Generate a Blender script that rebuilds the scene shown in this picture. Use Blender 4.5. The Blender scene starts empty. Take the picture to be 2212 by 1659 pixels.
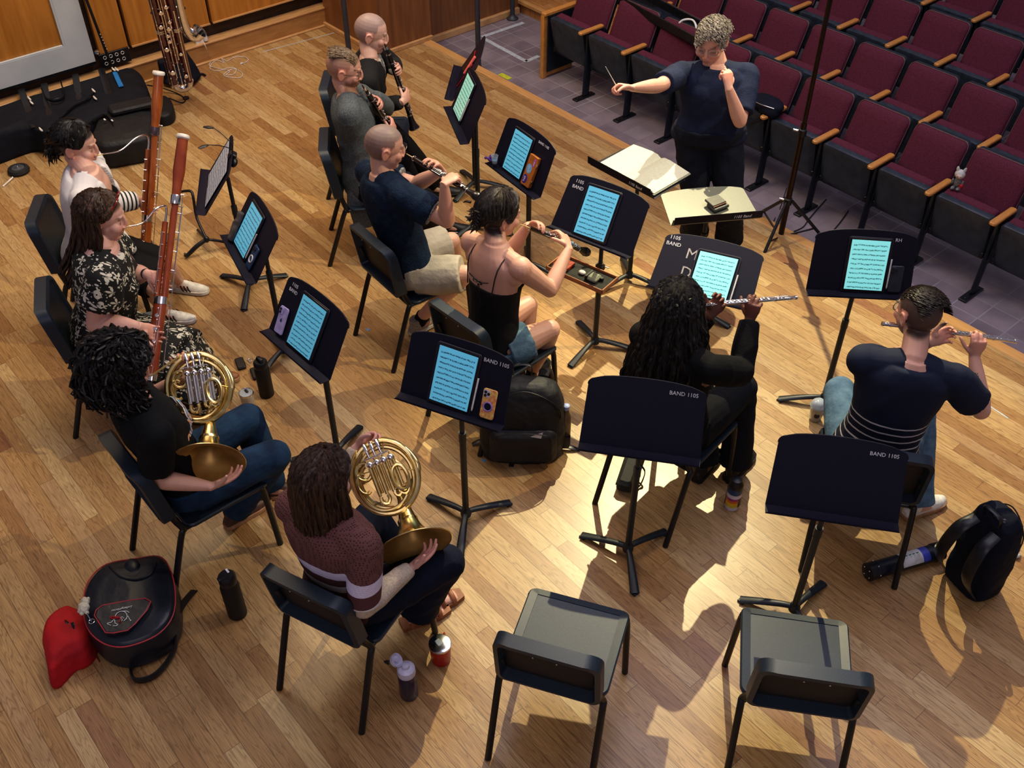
import bpy, math, random
import numpy as np
from mathutils import Vector, Matrix, noise as mnoise
random.seed(7); RNG = np.random.default_rng(7)
SC = bpy.context.scene; COL = SC.collection
PI = math.pi
def V(*a): return np.array(a, float)
def nrm(v):
    v = np.array(v, float); l = np.linalg.norm(v); return v/l if l > 1e-9 else v
# ---------------------------------------------------------------- camera model (used to read true floor positions)
H, FPX, CX, CY = 4.25, 2207., 1106., 829.5
TH = math.atan(FPX/2440.); AZ = math.radians(49.5)
_ct, _st = math.cos(TH), math.sin(TH)
_M = np.array([[1,0,0],[0,_st,-_ct],[0,_ct,_st]])
_R = np.array([[math.cos(AZ),-math.sin(AZ),0],[math.sin(AZ),math.cos(AZ),0],[0,0,1]])
def P(px, py, z=0.):
    v = _R@(_M@np.array([px-CX, -(py-CY), -FPX])); return V(0,0,H)+v*((z-H)/v[2])
def proj(w):
    v = _M.T@(_R.T@(np.array(w,float)-V(0,0,H))); return CX+FPX*v[0]/-v[2], CY-FPX*v[1]/-v[2]
def reach(A, px, py, L, lo, hi):
    """point over pixel px,py whose distance to A is L"""
    best = None
    for z in np.linspace(lo, hi, 240):
        q = P(px, py, z); e = abs(np.linalg.norm(q-A)-L)
        if best is None or e < best[0]: best = (e, q)
    return best[1]
# ---------------------------------------------------------------- materials
MATS = {}
def nt(name):
    m = bpy.data.materials.new(name); m.use_nodes = True
    t = m.node_tree; b = t.nodes['Principled BSDF']; return m, t, b
def N(t, kind, **kw):
    n = t.nodes.new(kind)
    for k, v in kw.items():
        if k.startswith('i_'):
            key = k[2:]
            key = int(key) if key.isdigit() else key.replace('_', ' ')
            n.inputs[key].default_value = v
        else: setattr(n, k, v)
    return n
def L(t, a, b): t.links.new(a, b)
def math_(t, op, a, b=None, c=None):
    n = t.nodes.new('ShaderNodeMath'); n.operation = op
    for i, v in enumerate((a, b, c)):
        if v is None: continue
        if isinstance(v, (int, float)): n.inputs[i].default_value = v
        else: t.links.new(v, n.inputs[i])
    return n.outputs[0]
def mixc(t, fac, a, b, mode='MIX'):
    n = t.nodes.new('ShaderNodeMix'); n.data_type = 'RGBA'; n.blend_type = mode
    for i, v in ((0, fac), (6, a), (7, b)):
        if isinstance(v, (int, float)): n.inputs[i].default_value = v
        elif isinstance(v, tuple): n.inputs[i].default_value = (*v[:3], 1)
        else: t.links.new(v, n.inputs[i])
    return n.outputs[2]
def ramp(t, fac, stops):
    n = t.nodes.new('ShaderNodeValToRGB'); e = n.color_ramp.elements
    while len(e) < len(stops): e.new(.5)
    for i, (p, c) in enumerate(stops):
        e[i].position = p; e[i].color = (*c[:3], 1)
    if not isinstance(fac, (int, float)): t.links.new(fac, n.inputs[0])
    return n.outputs[0]
def mat(name, col, rough=.5, metal=0., spec=.5, var=.12, scale=30., bump=0., bscale=None, emit=0., coat=0., trans=0., stretch=None, col2=None):
    if name in MATS: return MATS[name]
    m, t, b = nt(name)
    tc = N(t, 'ShaderNodeTexCoord'); src = tc.outputs['Object']
    if stretch:
        mp = N(t, 'ShaderNodeMapping'); mp.inputs['Scale'].default_value = stretch; L(t, src, mp.inputs[0]); src = mp.outputs[0]
    no = N(t, 'ShaderNodeTexNoise', i_Scale=scale, i_Detail=4.); L(t, src, no.inputs['Vector'])
    c2 = col2 or tuple(max(0, c*(1-2*var)) for c in col); c1 = tuple(min(1, c*(1+var)) for c in col) if not col2 else col
    rc = ramp(t, no.outputs['Fac'], [(.3, c2), (.7, c1)])
    L(t, rc, b.inputs['Base Color'])
    b.inputs['Roughness'].default_value = rough; b.inputs['Metallic'].default_value = metal
    b.inputs['Specular IOR Level'].default_value = spec
    if coat: b.inputs['Coat Weight'].default_value = coat; b.inputs['Coat Roughness'].default_value = .1
    if trans: b.inputs['Transmission Weight'].default_value = trans
    if emit: L(t, rc, b.inputs['Emission Color']); b.inputs['Emission Strength'].default_value = emit
    if bump:
        n2 = N(t, 'ShaderNodeTexNoise', i_Scale=bscale or scale*4, i_Detail=3.); L(t, src, n2.inputs['Vector'])
        bp = N(t, 'ShaderNodeBump', i_Strength=bump, i_Distance=.01); L(t, n2.outputs['Fac'], bp.inputs['Height']); L(t, bp.outputs[0], b.inputs['Normal'])
    MATS[name] = m; return m
# ---------------------------------------------------------------- frames
class F:
    """frame: origin o and orthonormal columns x,y,z"""
    def __init__(s, o=(0,0,0), x=(1,0,0), y=(0,1,0), z=(0,0,1)): s.o=np.array(o,float); s.R=np.stack([np.array(x,float),np.array(y,float),np.array(z,float)],1)
    def __call__(s, p): return np.asarray(p,float)@s.R.T+s.o
    def d(s, v): return s.R@np.asarray(v,float)
def frame_z(o, z, xh=(1,0,0)):
    z = nrm(z); x = np.array(xh,float); x = x-z*(x@z)
    if np.linalg.norm(x) < 1e-6: x = np.cross(z,(0,1,0))
    x = nrm(x); return F(o, x, np.cross(z,x), z)
def frame_yaw(o, deg):
    """x right, y forward (yaw), z up"""
    a = math.radians(deg); f = V(math.cos(a), math.sin(a), 0); return F(o, V(f[1],-f[0],0), f, V(0,0,1))
I = F()
# ---------------------------------------------------------------- mesh builder
class MB:
    def __init__(s): s.v=[]; s.f=[]; s.m=[]; s.n=0
    def add(s, v, f, mi=0, fr=None):
        v = np.asarray(v,float).reshape(-1,3)
        if fr is not None: v = fr(v)
        s.v.append(v); s.f += [tuple(i+s.n for i in q) for q in f]; s.m += [mi]*len(f); s.n += len(v); return s
    def rings(s, R, mi=0, fr=None, cap=True, closed=False):
        k = len(R); n = len(R[0]); v = np.concatenate(R); f = []
        for i in range(k-1+(1 if closed else 0)):
            a=i*n; b=((i+1)%k)*n
            for j in range(n):
                j2=(j+1)%n; f.append((a+j,a+j2,b+j2,b+j))
        if cap and not closed: f.append(tuple(range(n-1,-1,-1))); f.append(tuple(range((k-1)*n,k*n)))
        return s.add(v,f,mi,fr)
    def box(s, c, d, fr=None, mi=0, r=0.):
        """box centre c size d with small chamfer r"""
        x,y,z=[q/2 for q in d]
        if r<=0:
            v=[(i*x,j*y,k*z) for k in(-1,1) for j in(-1,1) for i in(-1,1)]
            return s.add(np.array(v)+c,[(0,2,3,1),(4,5,7,6),(0,1,5,4),(2,6,7,3),(0,4,6,2),(1,3,7,5)],mi,fr)
        return s.slab(c,(d[0],d[1]),d[2],fr=fr,mi=mi,r=r,ch=min(r,d[2]*.4),k=2)
    def slab(s, c, wh, t, fr=None, mi=0, r=.02, ch=.004, k=4):
        """rounded rectangle in xy, thickness t along z"""
        w,h=wh[0]/2,wh[1]/2; r=min(r,w*.99,h*.99)
        def ring(off,z):
            o=[]; rr=max(r-off,1e-4)
            for (sx,sy,a0) in((1,1,0),(-1,1,90),(-1,-1,180),(1,-1,270)):
                for q in range(k+1):
                    a=math.radians(a0+90*q/k); o.append((sx*(w-r)+rr*math.cos(a),sy*(h-r)+rr*math.sin(a),z))
            return np.array(o)+c
        ch=min(ch,t*.45,r*.9)
        return s.rings([ring(ch,-t/2),ring(0,-t/2+ch),ring(0,t/2-ch),ring(ch,t/2)],mi,fr)
    def prism(s, poly, z0, z1, fr=None, mi=0):
        p=np.array(poly,float); n=len(p)
        a=np.c_[p,np.full(n,z0)]; b=np.c_[p,np.full(n,z1)]
        return s.rings([a,b],mi,fr)
    def lathe(s, prof, fr=None, mi=0, n=20, cap=True):
        a=np.linspace(0,2*PI,n,endpoint=False)
        return s.rings([np.c_[r*np.cos(a),r*np.sin(a),np.full(n,z)] for r,z in prof],mi,fr,cap)
    def ell(s, c, r, fr=None, mi=0, n=16, m=10, rot=None):
        r=(r,r,r) if isinstance(r,(int,float)) else r
        R=[]
        for i in range(1,m):
            t=PI*i/m; a=np.linspace(0,2*PI,n,endpoint=False)
            R.append(np.c_[np.sin(t)*np.cos(a),np.sin(t)*np.sin(a),np.full(n,-math.cos(t))])
        v=np.concatenate(R); v=np.concatenate([[(0,0,-1)],v,[(0,0,1)]])*np.array(r)
        if rot is not None: v=v@np.array(rot).T
        v=v+np.array(c); f=[]
        for j in range(n): f.append((0,1+(j+1)%n,1+j)); f.append((len(v)-1,len(v)-1-n+j,len(v)-1-n+(j+1)%n))
        for i in range(m-2):
            for j in range(n): a=1+i*n; f.append((a+j,a+(j+1)%n,a+n+(j+1)%n,a+n+j))
        return s.add(v,f,mi,fr)
    def tube(s, pts, rad, n=10, side=None, mi=0, fr=None, smooth=0, cap=True, closed=False):
        """swept tube; rad scalar, list of scalars or list of (a,b) half widths (a along side)"""
        pts=[np.array(p,float) for p in pts]; k=len(pts)
        if isinstance(rad,(int,float)): rad=[(rad,rad)]*k
        rad=[(q,q) if isinstance(q,(int,float,np.floating)) else tuple(q) for q in rad]
        sd=None if side is None else ([np.array(side,float)]*k if np.ndim(side)==1 else [np.array(q,float) for q in side])
        if smooth and k>2:
            A=np.array([np.r_[p,r,(sd[i] if sd is not None else (0,0,0))] for i,(p,r) in enumerate(zip(pts,rad))]); out=[]
            kk=k if closed else k-1
            for i in range(kk):
                if closed: p0,p1,p2,p3=A[(i-1)%k],A[i],A[(i+1)%k],A[(i+2)%k]
                else: p1,p2=A[i],A[i+1]; p0=A[i-1] if i else 2*p1-p2; p3=A[i+2] if i+2<k else 2*p2-p1
                for q in range(smooth):
                    t=q/smooth; out.append(.5*((2*p1)+(-p0+p2)*t+(2*p0-5*p1+4*p2-p3)*t*t+(-p0+3*p1-3*p2+p3)*t**3))
            if not closed: out.append(A[-1])
            pts=[q[:3] for q in out]; rad=[(max(q[3],1e-4),max(q[4],1e-4)) for q in out]
            if sd is not None: sd=[q[5:8] for q in out]
            k=len(pts)
        R=[]; a=np.linspace(0,2*PI,n,endpoint=False); px=None
        for i in range(k):
            if closed: d=pts[(i+1)%k]-pts[i-1]
            else: d=pts[min(i+1,k-1)]-pts[max(i-1,0)]
            d=nrm(d)
            if sd is not None: x=sd[i]
            elif px is None: x=V(0,0,1) if abs(d[2])<.9 else V(1,0,0)
            else: x=px
            x=x-d*(x@d); x=nrm(x); y=np.cross(d,x); px=x
            R.append(pts[i]+np.outer(np.cos(a)*rad[i][0],x)+np.outer(np.sin(a)*rad[i][1],y))
        return s.rings(R,mi,fr,cap,closed)
    def cap(s, A, B, ra, rb, n=12, mi=0):
        """capsule"""
        s.tube([A,B],[ra,rb],n,mi=mi); s.ell(A,ra,n=n,m=8,mi=mi); return s.ell(B,rb,n=n,m=8,mi=mi)
    def mesh(s, name, mats, smooth=40):
        me=bpy.data.meshes.new(name)
        v=np.concatenate(s.v) if s.v else np.zeros((0,3))
        me.from_pydata(v.tolist(),[],s.f)
        for m in (mats if isinstance(mats,(list,tuple)) else [mats]): me.materials.append(m)
        if len(me.materials)>1: me.polygons.foreach_set('material_index',s.m)
        if smooth:
            me.polygons.foreach_set('use_smooth',[True]*len(me.polygons))
            try: me.set_sharp_from_angle(angle=math.radians(smooth))
            except Exception: pass
        me.update(); return me
    def obj(s, name, mats, parent=None, smooth=40, world=True):
        return link(name, s.mesh(name,mats,smooth), parent, world)
def link(name, me, parent=None, world=False):
    """world=True: mesh data is in world coords, moved into the parent's frame"""
    o=bpy.data.objects.new(name,me); COL.objects.link(o)
    if parent is not None:
        o.parent=parent
        if world:
            chain=parent; Mx=Matrix.Identity(4)
            while chain is not None: Mx=chain.matrix_basis@Mx; chain=chain.parent
            me.transform(Mx.inverted())
    return o
def recentre(o, c):
    """move a world-coordinate mesh's origin to c"""
    o.data.transform(Matrix.Translation(-Vector(c))); o.location=Vector(c); return o
def tag(o, label=None, cat=None, group=None, kind=None):
    if label: o['label']=label
    if cat: o['category']=cat
    if group: o['group']=group
    if kind: o['kind']=kind
    return o
def thing(name, label, cat, loc=(0,0,0), yaw=0., group=None):
    o=bpy.data.objects.new(name,None); COL.objects.link(o); o.empty_display_size=.1
    o.location=Vector(loc); o.rotation_euler=(0,0,math.radians(yaw)); return tag(o,label,cat,group)
def copy_tree(o, parent=None):
    kids={}
    for q in bpy.data.objects:
        if q.parent is not None: kids.setdefault(q.parent.name,[]).append(q)
    def rec(a,par):
        c=a.copy(); COL.objects.link(c); c.parent=par
        for ch in kids.get(a.name,[]): rec(ch,c)
        return c
    return rec(o,parent)
def smoothstep(a,b,x): t=np.clip((x-a)/(b-a),0,1); return t*t*(3-2*t)
def fused(mb, voxel=.006, smooth=2, name='tmp'):
    """one continuous skin from overlapping closed pieces"""
    me=mb.mesh(name,[],0); o=bpy.data.objects.new('tmpo',me); COL.objects.link(o)
    r=o.modifiers.new('r','REMESH'); r.mode='VOXEL'; r.voxel_size=voxel; r.adaptivity=0
    if smooth: q=o.modifiers.new('s','SMOOTH'); q.factor=.5; q.iterations=smooth
    dg=bpy.context.evaluated_depsgraph_get(); dg.update()
    out=bpy.data.meshes.new_from_object(o.evaluated_get(dg)); bpy.data.objects.remove(o); bpy.data.meshes.remove(me)
    out.name=name; out.polygons.foreach_set('use_smooth',[True]*len(out.polygons)); return out
def getco(me):
    a=np.empty(len(me.vertices)*3); me.vertices.foreach_get('co',a); return a.reshape(-1,3)
def getno(me):
    a=np.empty(len(me.vertices)*3); me.vertices.foreach_get('normal',a); return a.reshape(-1,3)
def setco(me,co): me.vertices.foreach_set('co',co.ravel()); me.update()
def vnoise(co, scale, seed=0):
    """cheap smooth numpy noise: sum of rotated sines"""
    r=np.random.default_rng(seed); o=np.zeros(len(co))
    for _ in range(6):
        k=r.normal(size=3); k/=np.linalg.norm(k); o+=np.sin(co@k*scale*r.uniform(.6,1.6)+r.uniform(0,6.28)+1.5*np.sin(co@np.roll(k,1)*scale*.7))
    return o/6
def wrinkle(me, amp=.004, scale=28, seed=0, ridge=True):
    co=getco(me); no=getno(me); d=vnoise(co,scale,seed)
    d2=vnoise(co,scale*2.1,seed+9)
    f=(1-np.abs(d)*2.2)+.4*d2 if ridge else d+.4*d2
    setco(me, co+no*(amp*f)[:,None])
def text_mesh(txt, size, fr, material, parent=None, name='lettering', depth=.0006, shear=0., bold=0., align='LEFT', world=True):
    cu=bpy.data.curves.new('t','FONT'); cu.body=txt; cu.size=size; cu.extrude=depth; cu.shear=shear; cu.offset=bold; cu.align_x=align; cu.resolution_u=2
    o=bpy.data.objects.new('t',cu); COL.objects.link(o)
    dg=bpy.context.evaluated_depsgraph_get(); me=bpy.data.meshes.new_from_object(o.evaluated_get(dg)); bpy.data.objects.remove(o)
    co=getco(me)
    if len(co): setco(me, fr(co))
    me.materials.clear(); me.materials.append(material)
    return link(name, me, parent, world)
# ================================================================ materials of the room
def plank_mat(name, w, Ln, cols, rot=0., gap=.0016, rough=.32, contrast=1.):
    m,t,b=nt(name); tc=N(t,'ShaderNodeTexCoord'); mp=N(t,'ShaderNodeMapping'); mp.inputs['Rotation'].default_value=(0,0,rot)
    L(t,tc.outputs['Object'],mp.inputs[0]); sp=N(t,'ShaderNodeSeparateXYZ'); L(t,mp.outputs[0],sp.inputs[0])
    x,y=sp.outputs[0],sp.outputs[1]
    row=math_(t,'FLOOR',math_(t,'DIVIDE',y,w))
    wn=N(t,'ShaderNodeTexWhiteNoise',noise_dimensions='1D'); L(t,row,wn.inputs['W'])
    xo=math_(t,'DIVIDE',math_(t,'ADD',x,math_(t,'MULTIPLY',wn.outputs['Value'],7.3)),Ln)
    pid=math_(t,'FLOOR',xo); cid=math_(t,'ADD',math_(t,'MULTIPLY',row,13.37),math_(t,'MULTIPLY',pid,5.71))
    w2=N(t,'ShaderNodeTexWhiteNoise',noise_dimensions='1D'); L(t,cid,w2.inputs['W'])
    base=ramp(t,w2.outputs['Value'],cols)
    # grain: long stretched noise, offset per plank, with cathedral rings
    cb=N(t,'ShaderNodeCombineXYZ'); L(t,math_(t,'MULTIPLY',x,2.2),cb.inputs[0]); L(t,math_(t,'MULTIPLY',y,26.),cb.inputs[1]); L(t,math_(t,'MULTIPLY',w2.outputs['Value'],90.),cb.inputs[2])
    n1=N(t,'ShaderNodeTexNoise',i_Scale=1.,i_Detail=2.,i_Distortion=.35); L(t,cb.outputs[0],n1.inputs['Vector'])
    rings=math_(t,'ABSOLUTE',math_(t,'SUBTRACT',math_(t,'FRACT',math_(t,'MULTIPLY',n1.outputs['Fac'],11.)),.5))
    rg=ramp(t,rings,[(.02,(.62,.57,.54)),(.22,(1,1,1))])
    cb2=N(t,'ShaderNodeCombineXYZ'); L(t,math_(t,'MULTIPLY',x,9.),cb2.inputs[0]); L(t,math_(t,'MULTIPLY',y,330.),cb2.inputs[1]); L(t,w2.outputs['Value'],cb2.inputs[2])
    n2=N(t,'ShaderNodeTexNoise',i_Scale=1.,i_Detail=3.); L(t,cb2.outputs[0],n2.inputs['Vector'])
    c=mixc(t,.8*contrast,base,rg,'MULTIPLY'); c=mixc(t,.75*contrast,c,ramp(t,n2.outputs['Fac'],[(.35,(.68,.66,.64)),(.6,(1.10,1.10,1.10))]),'MULTIPLY')
    n3=N(t,'ShaderNodeTexNoise',i_Scale=1.3,i_Detail=3.); L(t,tc.outputs['Object'],n3.inputs['Vector'])
    c=mixc(t,.35,c,ramp(t,n3.outputs['Fac'],[(.35,(.75,.72,.7)),(.65,(1.1,1.1,1.1))]),'MULTIPLY')
    gy=math_(t,'ABSOLUTE',math_(t,'SUBTRACT',math_(t,'FRACT',math_(t,'DIVIDE',y,w)),.5)); gx=math_(t,'ABSOLUTE',math_(t,'SUBTRACT',math_(t,'FRACT',xo),.5))
    g=math_(t,'MAXIMUM',math_(t,'GREATER_THAN',gy,.5-gap/w),math_(t,'GREATER_THAN',gx,.5-gap/Ln))
    c=mixc(t,math_(t,'MULTIPLY',g,.62),c,(.09,.045,.02))
    L(t,c,b.inputs['Base Color']); b.inputs['Roughness'].default_value=rough
    bp=N(t,'ShaderNodeBump',i_Strength=.25,i_Distance=.002); L(t,math_(t,'SUBTRACT',1.,g),bp.inputs['Height']); L(t,bp.outputs[0],b.inputs['Normal'])
    return m
M_FLOOR=plank_mat('oak_strip',.0825,1.05,[(0,(.33,.185,.078)),(.25,(.405,.245,.105)),(.5,(.45,.287,.128)),(.75,(.495,.335,.160)),(.93,(.545,.395,.205)),(1,(.31,.152,.073))])
M_FLOOR2=plank_mat('oak_aisle',.09,1.6,[(0,(.42,.19,.06)),(.5,(.52,.26,.09)),(1,(.58,.31,.12))])
def tile_mat():
    m,t,b=nt('quarry_tile'); tc=N(t,'ShaderNodeTexCoord'); sp=N(t,'ShaderNodeSeparateXYZ'); L(t,tc.outputs['Object'],sp.inputs[0]); x,y=sp.outputs[0],sp.outputs[1]; w=.2035
    fx=math_(t,'DIVIDE',math_(t,'ADD',x,.09),w); fy=math_(t,'DIVIDE',math_(t,'ADD',y,.06),w)
    cid=math_(t,'ADD',math_(t,'MULTIPLY',math_(t,'FLOOR',fx),3.17),math_(t,'MULTIPLY',math_(t,'FLOOR',fy),17.3))
    wn=N(t,'ShaderNodeTexWhiteNoise',noise_dimensions='1D'); L(t,cid,wn.inputs['W'])
    base=ramp(t,wn.outputs['Value'],[(0,(.20,.17,.20)),(.5,(.24,.205,.235)),(1,(.275,.24,.27))])
    n=N(t,'ShaderNodeTexNoise',i_Scale=5.,i_Detail=5.); L(t,tc.outputs['Object'],n.inputs['Vector'])
    c=mixc(t,.6,base,ramp(t,n.outputs['Fac'],[(.3,(.65,.65,.7)),(.7,(1.25,1.2,1.2))]),'MULTIPLY')
    gx=math_(t,'ABSOLUTE',math_(t,'SUBTRACT',math_(t,'FRACT',fx),.5)); gy=math_(t,'ABSOLUTE',math_(t,'SUBTRACT',math_(t,'FRACT',fy),.5))
    g=math_(t,'GREATER_THAN',math_(t,'MAXIMUM',gx,gy),.482)
    n4=N(t,'ShaderNodeTexNoise',i_Scale=.7,i_Detail=1.); L(t,tc.outputs['Object'],n4.inputs['Vector'])
    gc=ramp(t,n4.outputs['Fac'],[(.4,(.20,.18,.22)),(.62,(.50,.49,.55))])
    c=mixc(t,g,c,gc); L(t,c,b.inputs['Base Color']); b.inputs['Roughness'].default_value=.38
    return m
M_TILE=tile_mat()
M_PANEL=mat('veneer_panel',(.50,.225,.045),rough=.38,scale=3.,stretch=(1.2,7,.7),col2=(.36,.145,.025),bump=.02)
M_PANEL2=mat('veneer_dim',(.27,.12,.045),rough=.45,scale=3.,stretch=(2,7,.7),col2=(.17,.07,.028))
M_CURB=mat('curb_oak',(.44,.24,.09),rough=.4,scale=6.,stretch=(1,1,6),col2=(.33,.165,.06))
M_CURBTOP=mat('curb_cap',(.60,.37,.18),rough=.4,scale=8.,stretch=(6,1,1),col2=(.46,.26,.11))
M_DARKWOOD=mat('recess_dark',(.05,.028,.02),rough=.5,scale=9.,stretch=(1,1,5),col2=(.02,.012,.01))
M_WHITE=mat('door_white',(.56,.60,.62),rough=.45,scale=4.,col2=(.47,.51,.54))
M_BLACK=mat('black_satin',(.012,.013,.018),rough=.38,var=.2)
M_BLACKM=mat('black_matte',(.013,.014,.018),rough=.75,var=.3,bump=.15)
M_CHROME=mat('chrome',(.75,.75,.77),rough=.18,metal=1.,var=.05)
M_TAPE=mat('white_tape',(.55,.60,.66),rough=.6,scale=25.,col2=(.38,.42,.48))
M_EDGE=mat('edge_oak',(.62,.36,.15),rough=.3,scale=5.,stretch=(1,12,1),col2=(.50,.27,.10))
def structure(name, mb, m, smooth=0):
    o=mb.obj(name,m,smooth=smooth); o['kind']='structure'; return o
# ---------------------------------------------------------------- shell
EY=5.72   # stage front edge
PZ=-.15   # pit floor level
mb=MB(); mb.box((-1.5,1.1,-.1),(16.,2*(EY-.06-1.1),.2)); structure('floor',mb,M_FLOOR)
mb=MB(); mb.box((-1.5,EY-.03,-.095),(16.,.09,.194),r=.004); structure('trim_1',mb,M_EDGE)
mb=MB(); mb.box((-.5,10.,PZ-.05),(18.,8.5,.1)); o=structure('floor_pit',mb,M_TILE)
WX=-8.93
# left wall : curb, recess, panels
mb=MB(); mb.box((WX-.04,1.,.085),(.10,9.2,.17)); o=structure('baseboard_left',mb,M_CURB)
mb=MB(); mb.box((WX-.045,1.,.178),(.13,9.2,.018),r=.004); mb.box((WX+.02,1.,.008),(.03,9.2,.016),r=.004); structure('trim_2',mb,M_CURBTOP)
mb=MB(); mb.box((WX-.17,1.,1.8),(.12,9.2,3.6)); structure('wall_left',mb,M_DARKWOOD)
seams=[3.015,3.95,5.45]
for i,(y0,y1) in enumerate(((2.86,3.13),(3.155,3.94),(3.965,5.42))):
    mb=MB(); mb.box((WX-.075,(y0+y1)/2,2.0),(.05,y1-y0-.004,3.36),r=.004); structure('trim_%d'%(3+i),mb,M_PANEL)
    mb=MB(); mb.box((WX-.045,(y0+y1)/2,.324),(.02,y1-y0-.004,.012)); structure('trim_%d'%(13+i),mb,M_CURBTOP)
# cornerstone pilaster and pit wall
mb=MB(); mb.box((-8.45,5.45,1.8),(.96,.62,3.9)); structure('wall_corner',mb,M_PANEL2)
mb=MB(); mb.box((-8.45,5.125,.02),(.98,.03,.04),r=.004); mb.box((-7.955,5.45,.02),(.03,.62,.04),r=.004); structure('trim_6',mb,M_CURBTOP)
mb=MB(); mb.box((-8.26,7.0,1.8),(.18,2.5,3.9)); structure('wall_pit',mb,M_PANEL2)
mb=MB(); mb.box((-8.155,6.42,PZ+.035),(.04,1.28,.07),r=.006); structure('trim_7',mb,M_CURBTOP)
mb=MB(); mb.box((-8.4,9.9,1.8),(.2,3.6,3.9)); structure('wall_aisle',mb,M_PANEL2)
mb=MB(); mb.box((-8.28,8.6,.04),(.05,3.1,.08),r=.006); structure('trim_8',mb,M_CURBTOP)
# raised aisle floor
mb=MB(); mb.box((-7.62,8.75,(PZ-.02)/2-.01),(1.36,3.3,.13)); structure('floor_aisle',mb,M_FLOOR2)
mb=MB(); mb.box((-7.62,7.085,-.03),(1.38,.05,.04),r=.006); structure('trim_9',mb,M_EDGE)
# white door
DY0,DY1=.6,2.80
mb=MB()
x=WX-.05
mb.box((x,(2.585+DY1)/2,1.9),(.05,DY1-2.585,2.8))
mb.box((x,(DY0+DY1)/2,.40),(.05,DY1-DY0,.20))
mb.box((x,DY0-.1,1.8),(.05,.2,3.0),r=.004)
door=structure('door_1',mb,M_WHITE)
mb=MB(); mb.box((x-.012,(DY0+2.6)/2,1.9),(.02,2.585-DY0,2.84)); o=mb.obj('door_panel',M_PANEL,door,0)
mb=MB(); mb.box((x+.012,2.577,1.9),(.022,.018,2.8),r=.003); mb.box((x+.012,(DY0+2.57)/2,.505),(.022,2.56-DY0,.018),r=.003); mb.obj('door_bead',M_WHITE,door,0)
mb=MB(); mb.box((x+.01,(DY0+DY1)/2,.285),(.03,DY1-DY0,.018)); mb.obj('bottom_seal',M_BLACK,door,0)
# tape marks on the floor (flat strips)
def strip(name,a,b,w,z,m,label,cat='tape',group=None):
    a=np.array(a);b=np.array(b);d=nrm(b-a);n=V(-d[1],d[0],0)*w/2; k=max(2,int(np.linalg.norm(b-a)/.08)); R=[]
    v=[];f=[]
    for i in range(k+1):
        p=a+(b-a)*i/k; j=(random.random()-.5)*.012
        v+= [p+n*(1+j*9),p-n*(1-j*9)]
        if i: q=2*i; f.append((q-2,q-1,q+1,q))
    v=np.array(v); v[:,2]=z
    mb=MB(); mb.add(v,f); o=mb.obj(name,m,smooth=0); recentre(o,(a+b)/2*V(1,1,0)+V(0,0,z)); tag(o,label,cat,group); return o
zt=PZ+.002
strip('floor_tape',P(1041,80,PZ),P(1131,49,PZ),.05,zt,M_TAPE,'white tape line on the tiles running towards the metal railing foot')
strip('floor_tape',P(1046,84,PZ),P(1137,133,PZ),.05,zt,M_TAPE,'long worn white tape line on the tiles behind the clarinets')
strip('floor_tape',P(1137,133,PZ),P(1164,121,PZ),.05,zt,M_TAPE,'short white tape piece by the foot of the wooden row end')
strip('floor_tape',P(568,112,0),P(722,71,0),.012,.001,M_TAPE,'thin pale tape line on stage boards along the left wall')
strip('floor_tape',P(505,165,0),P(605,228,0),.008,.001,M_CURBTOP,'thin pale tape line on boards below the white cable')
M_YEL=mat('hazard_yellow',(.55,.6,.05),rough=.5); 
strip('floor_tape',P(1080,160,PZ),P(1102,171,PZ),.06,zt+.001,M_YEL,'scrap of yellow and black hazard tape on the tiles')
strip('floor_tape',P(2115,862,0),P(2178,904,0),.010,.001,M_TAPE,'narrow white tape scrap on boards right of the flautist in stripes')
M_BLUE=mat('blue_tape',(.10,.25,.55),rough=.6)
for px,py,l in ((1045,995,'small blue tape dot near the backpack strap'),(795,712,'small blue tape dot under the oboist in navy')):
    c=P(px,py,0); mb=MB(); mb.slab((0,0,.001),(.025,.02),.001,r=.004,ch=.0002); o=mb.obj('tape_dot',M_BLUE,smooth=0); o.location=Vector(c); tag(o,l,'tape')
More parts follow.
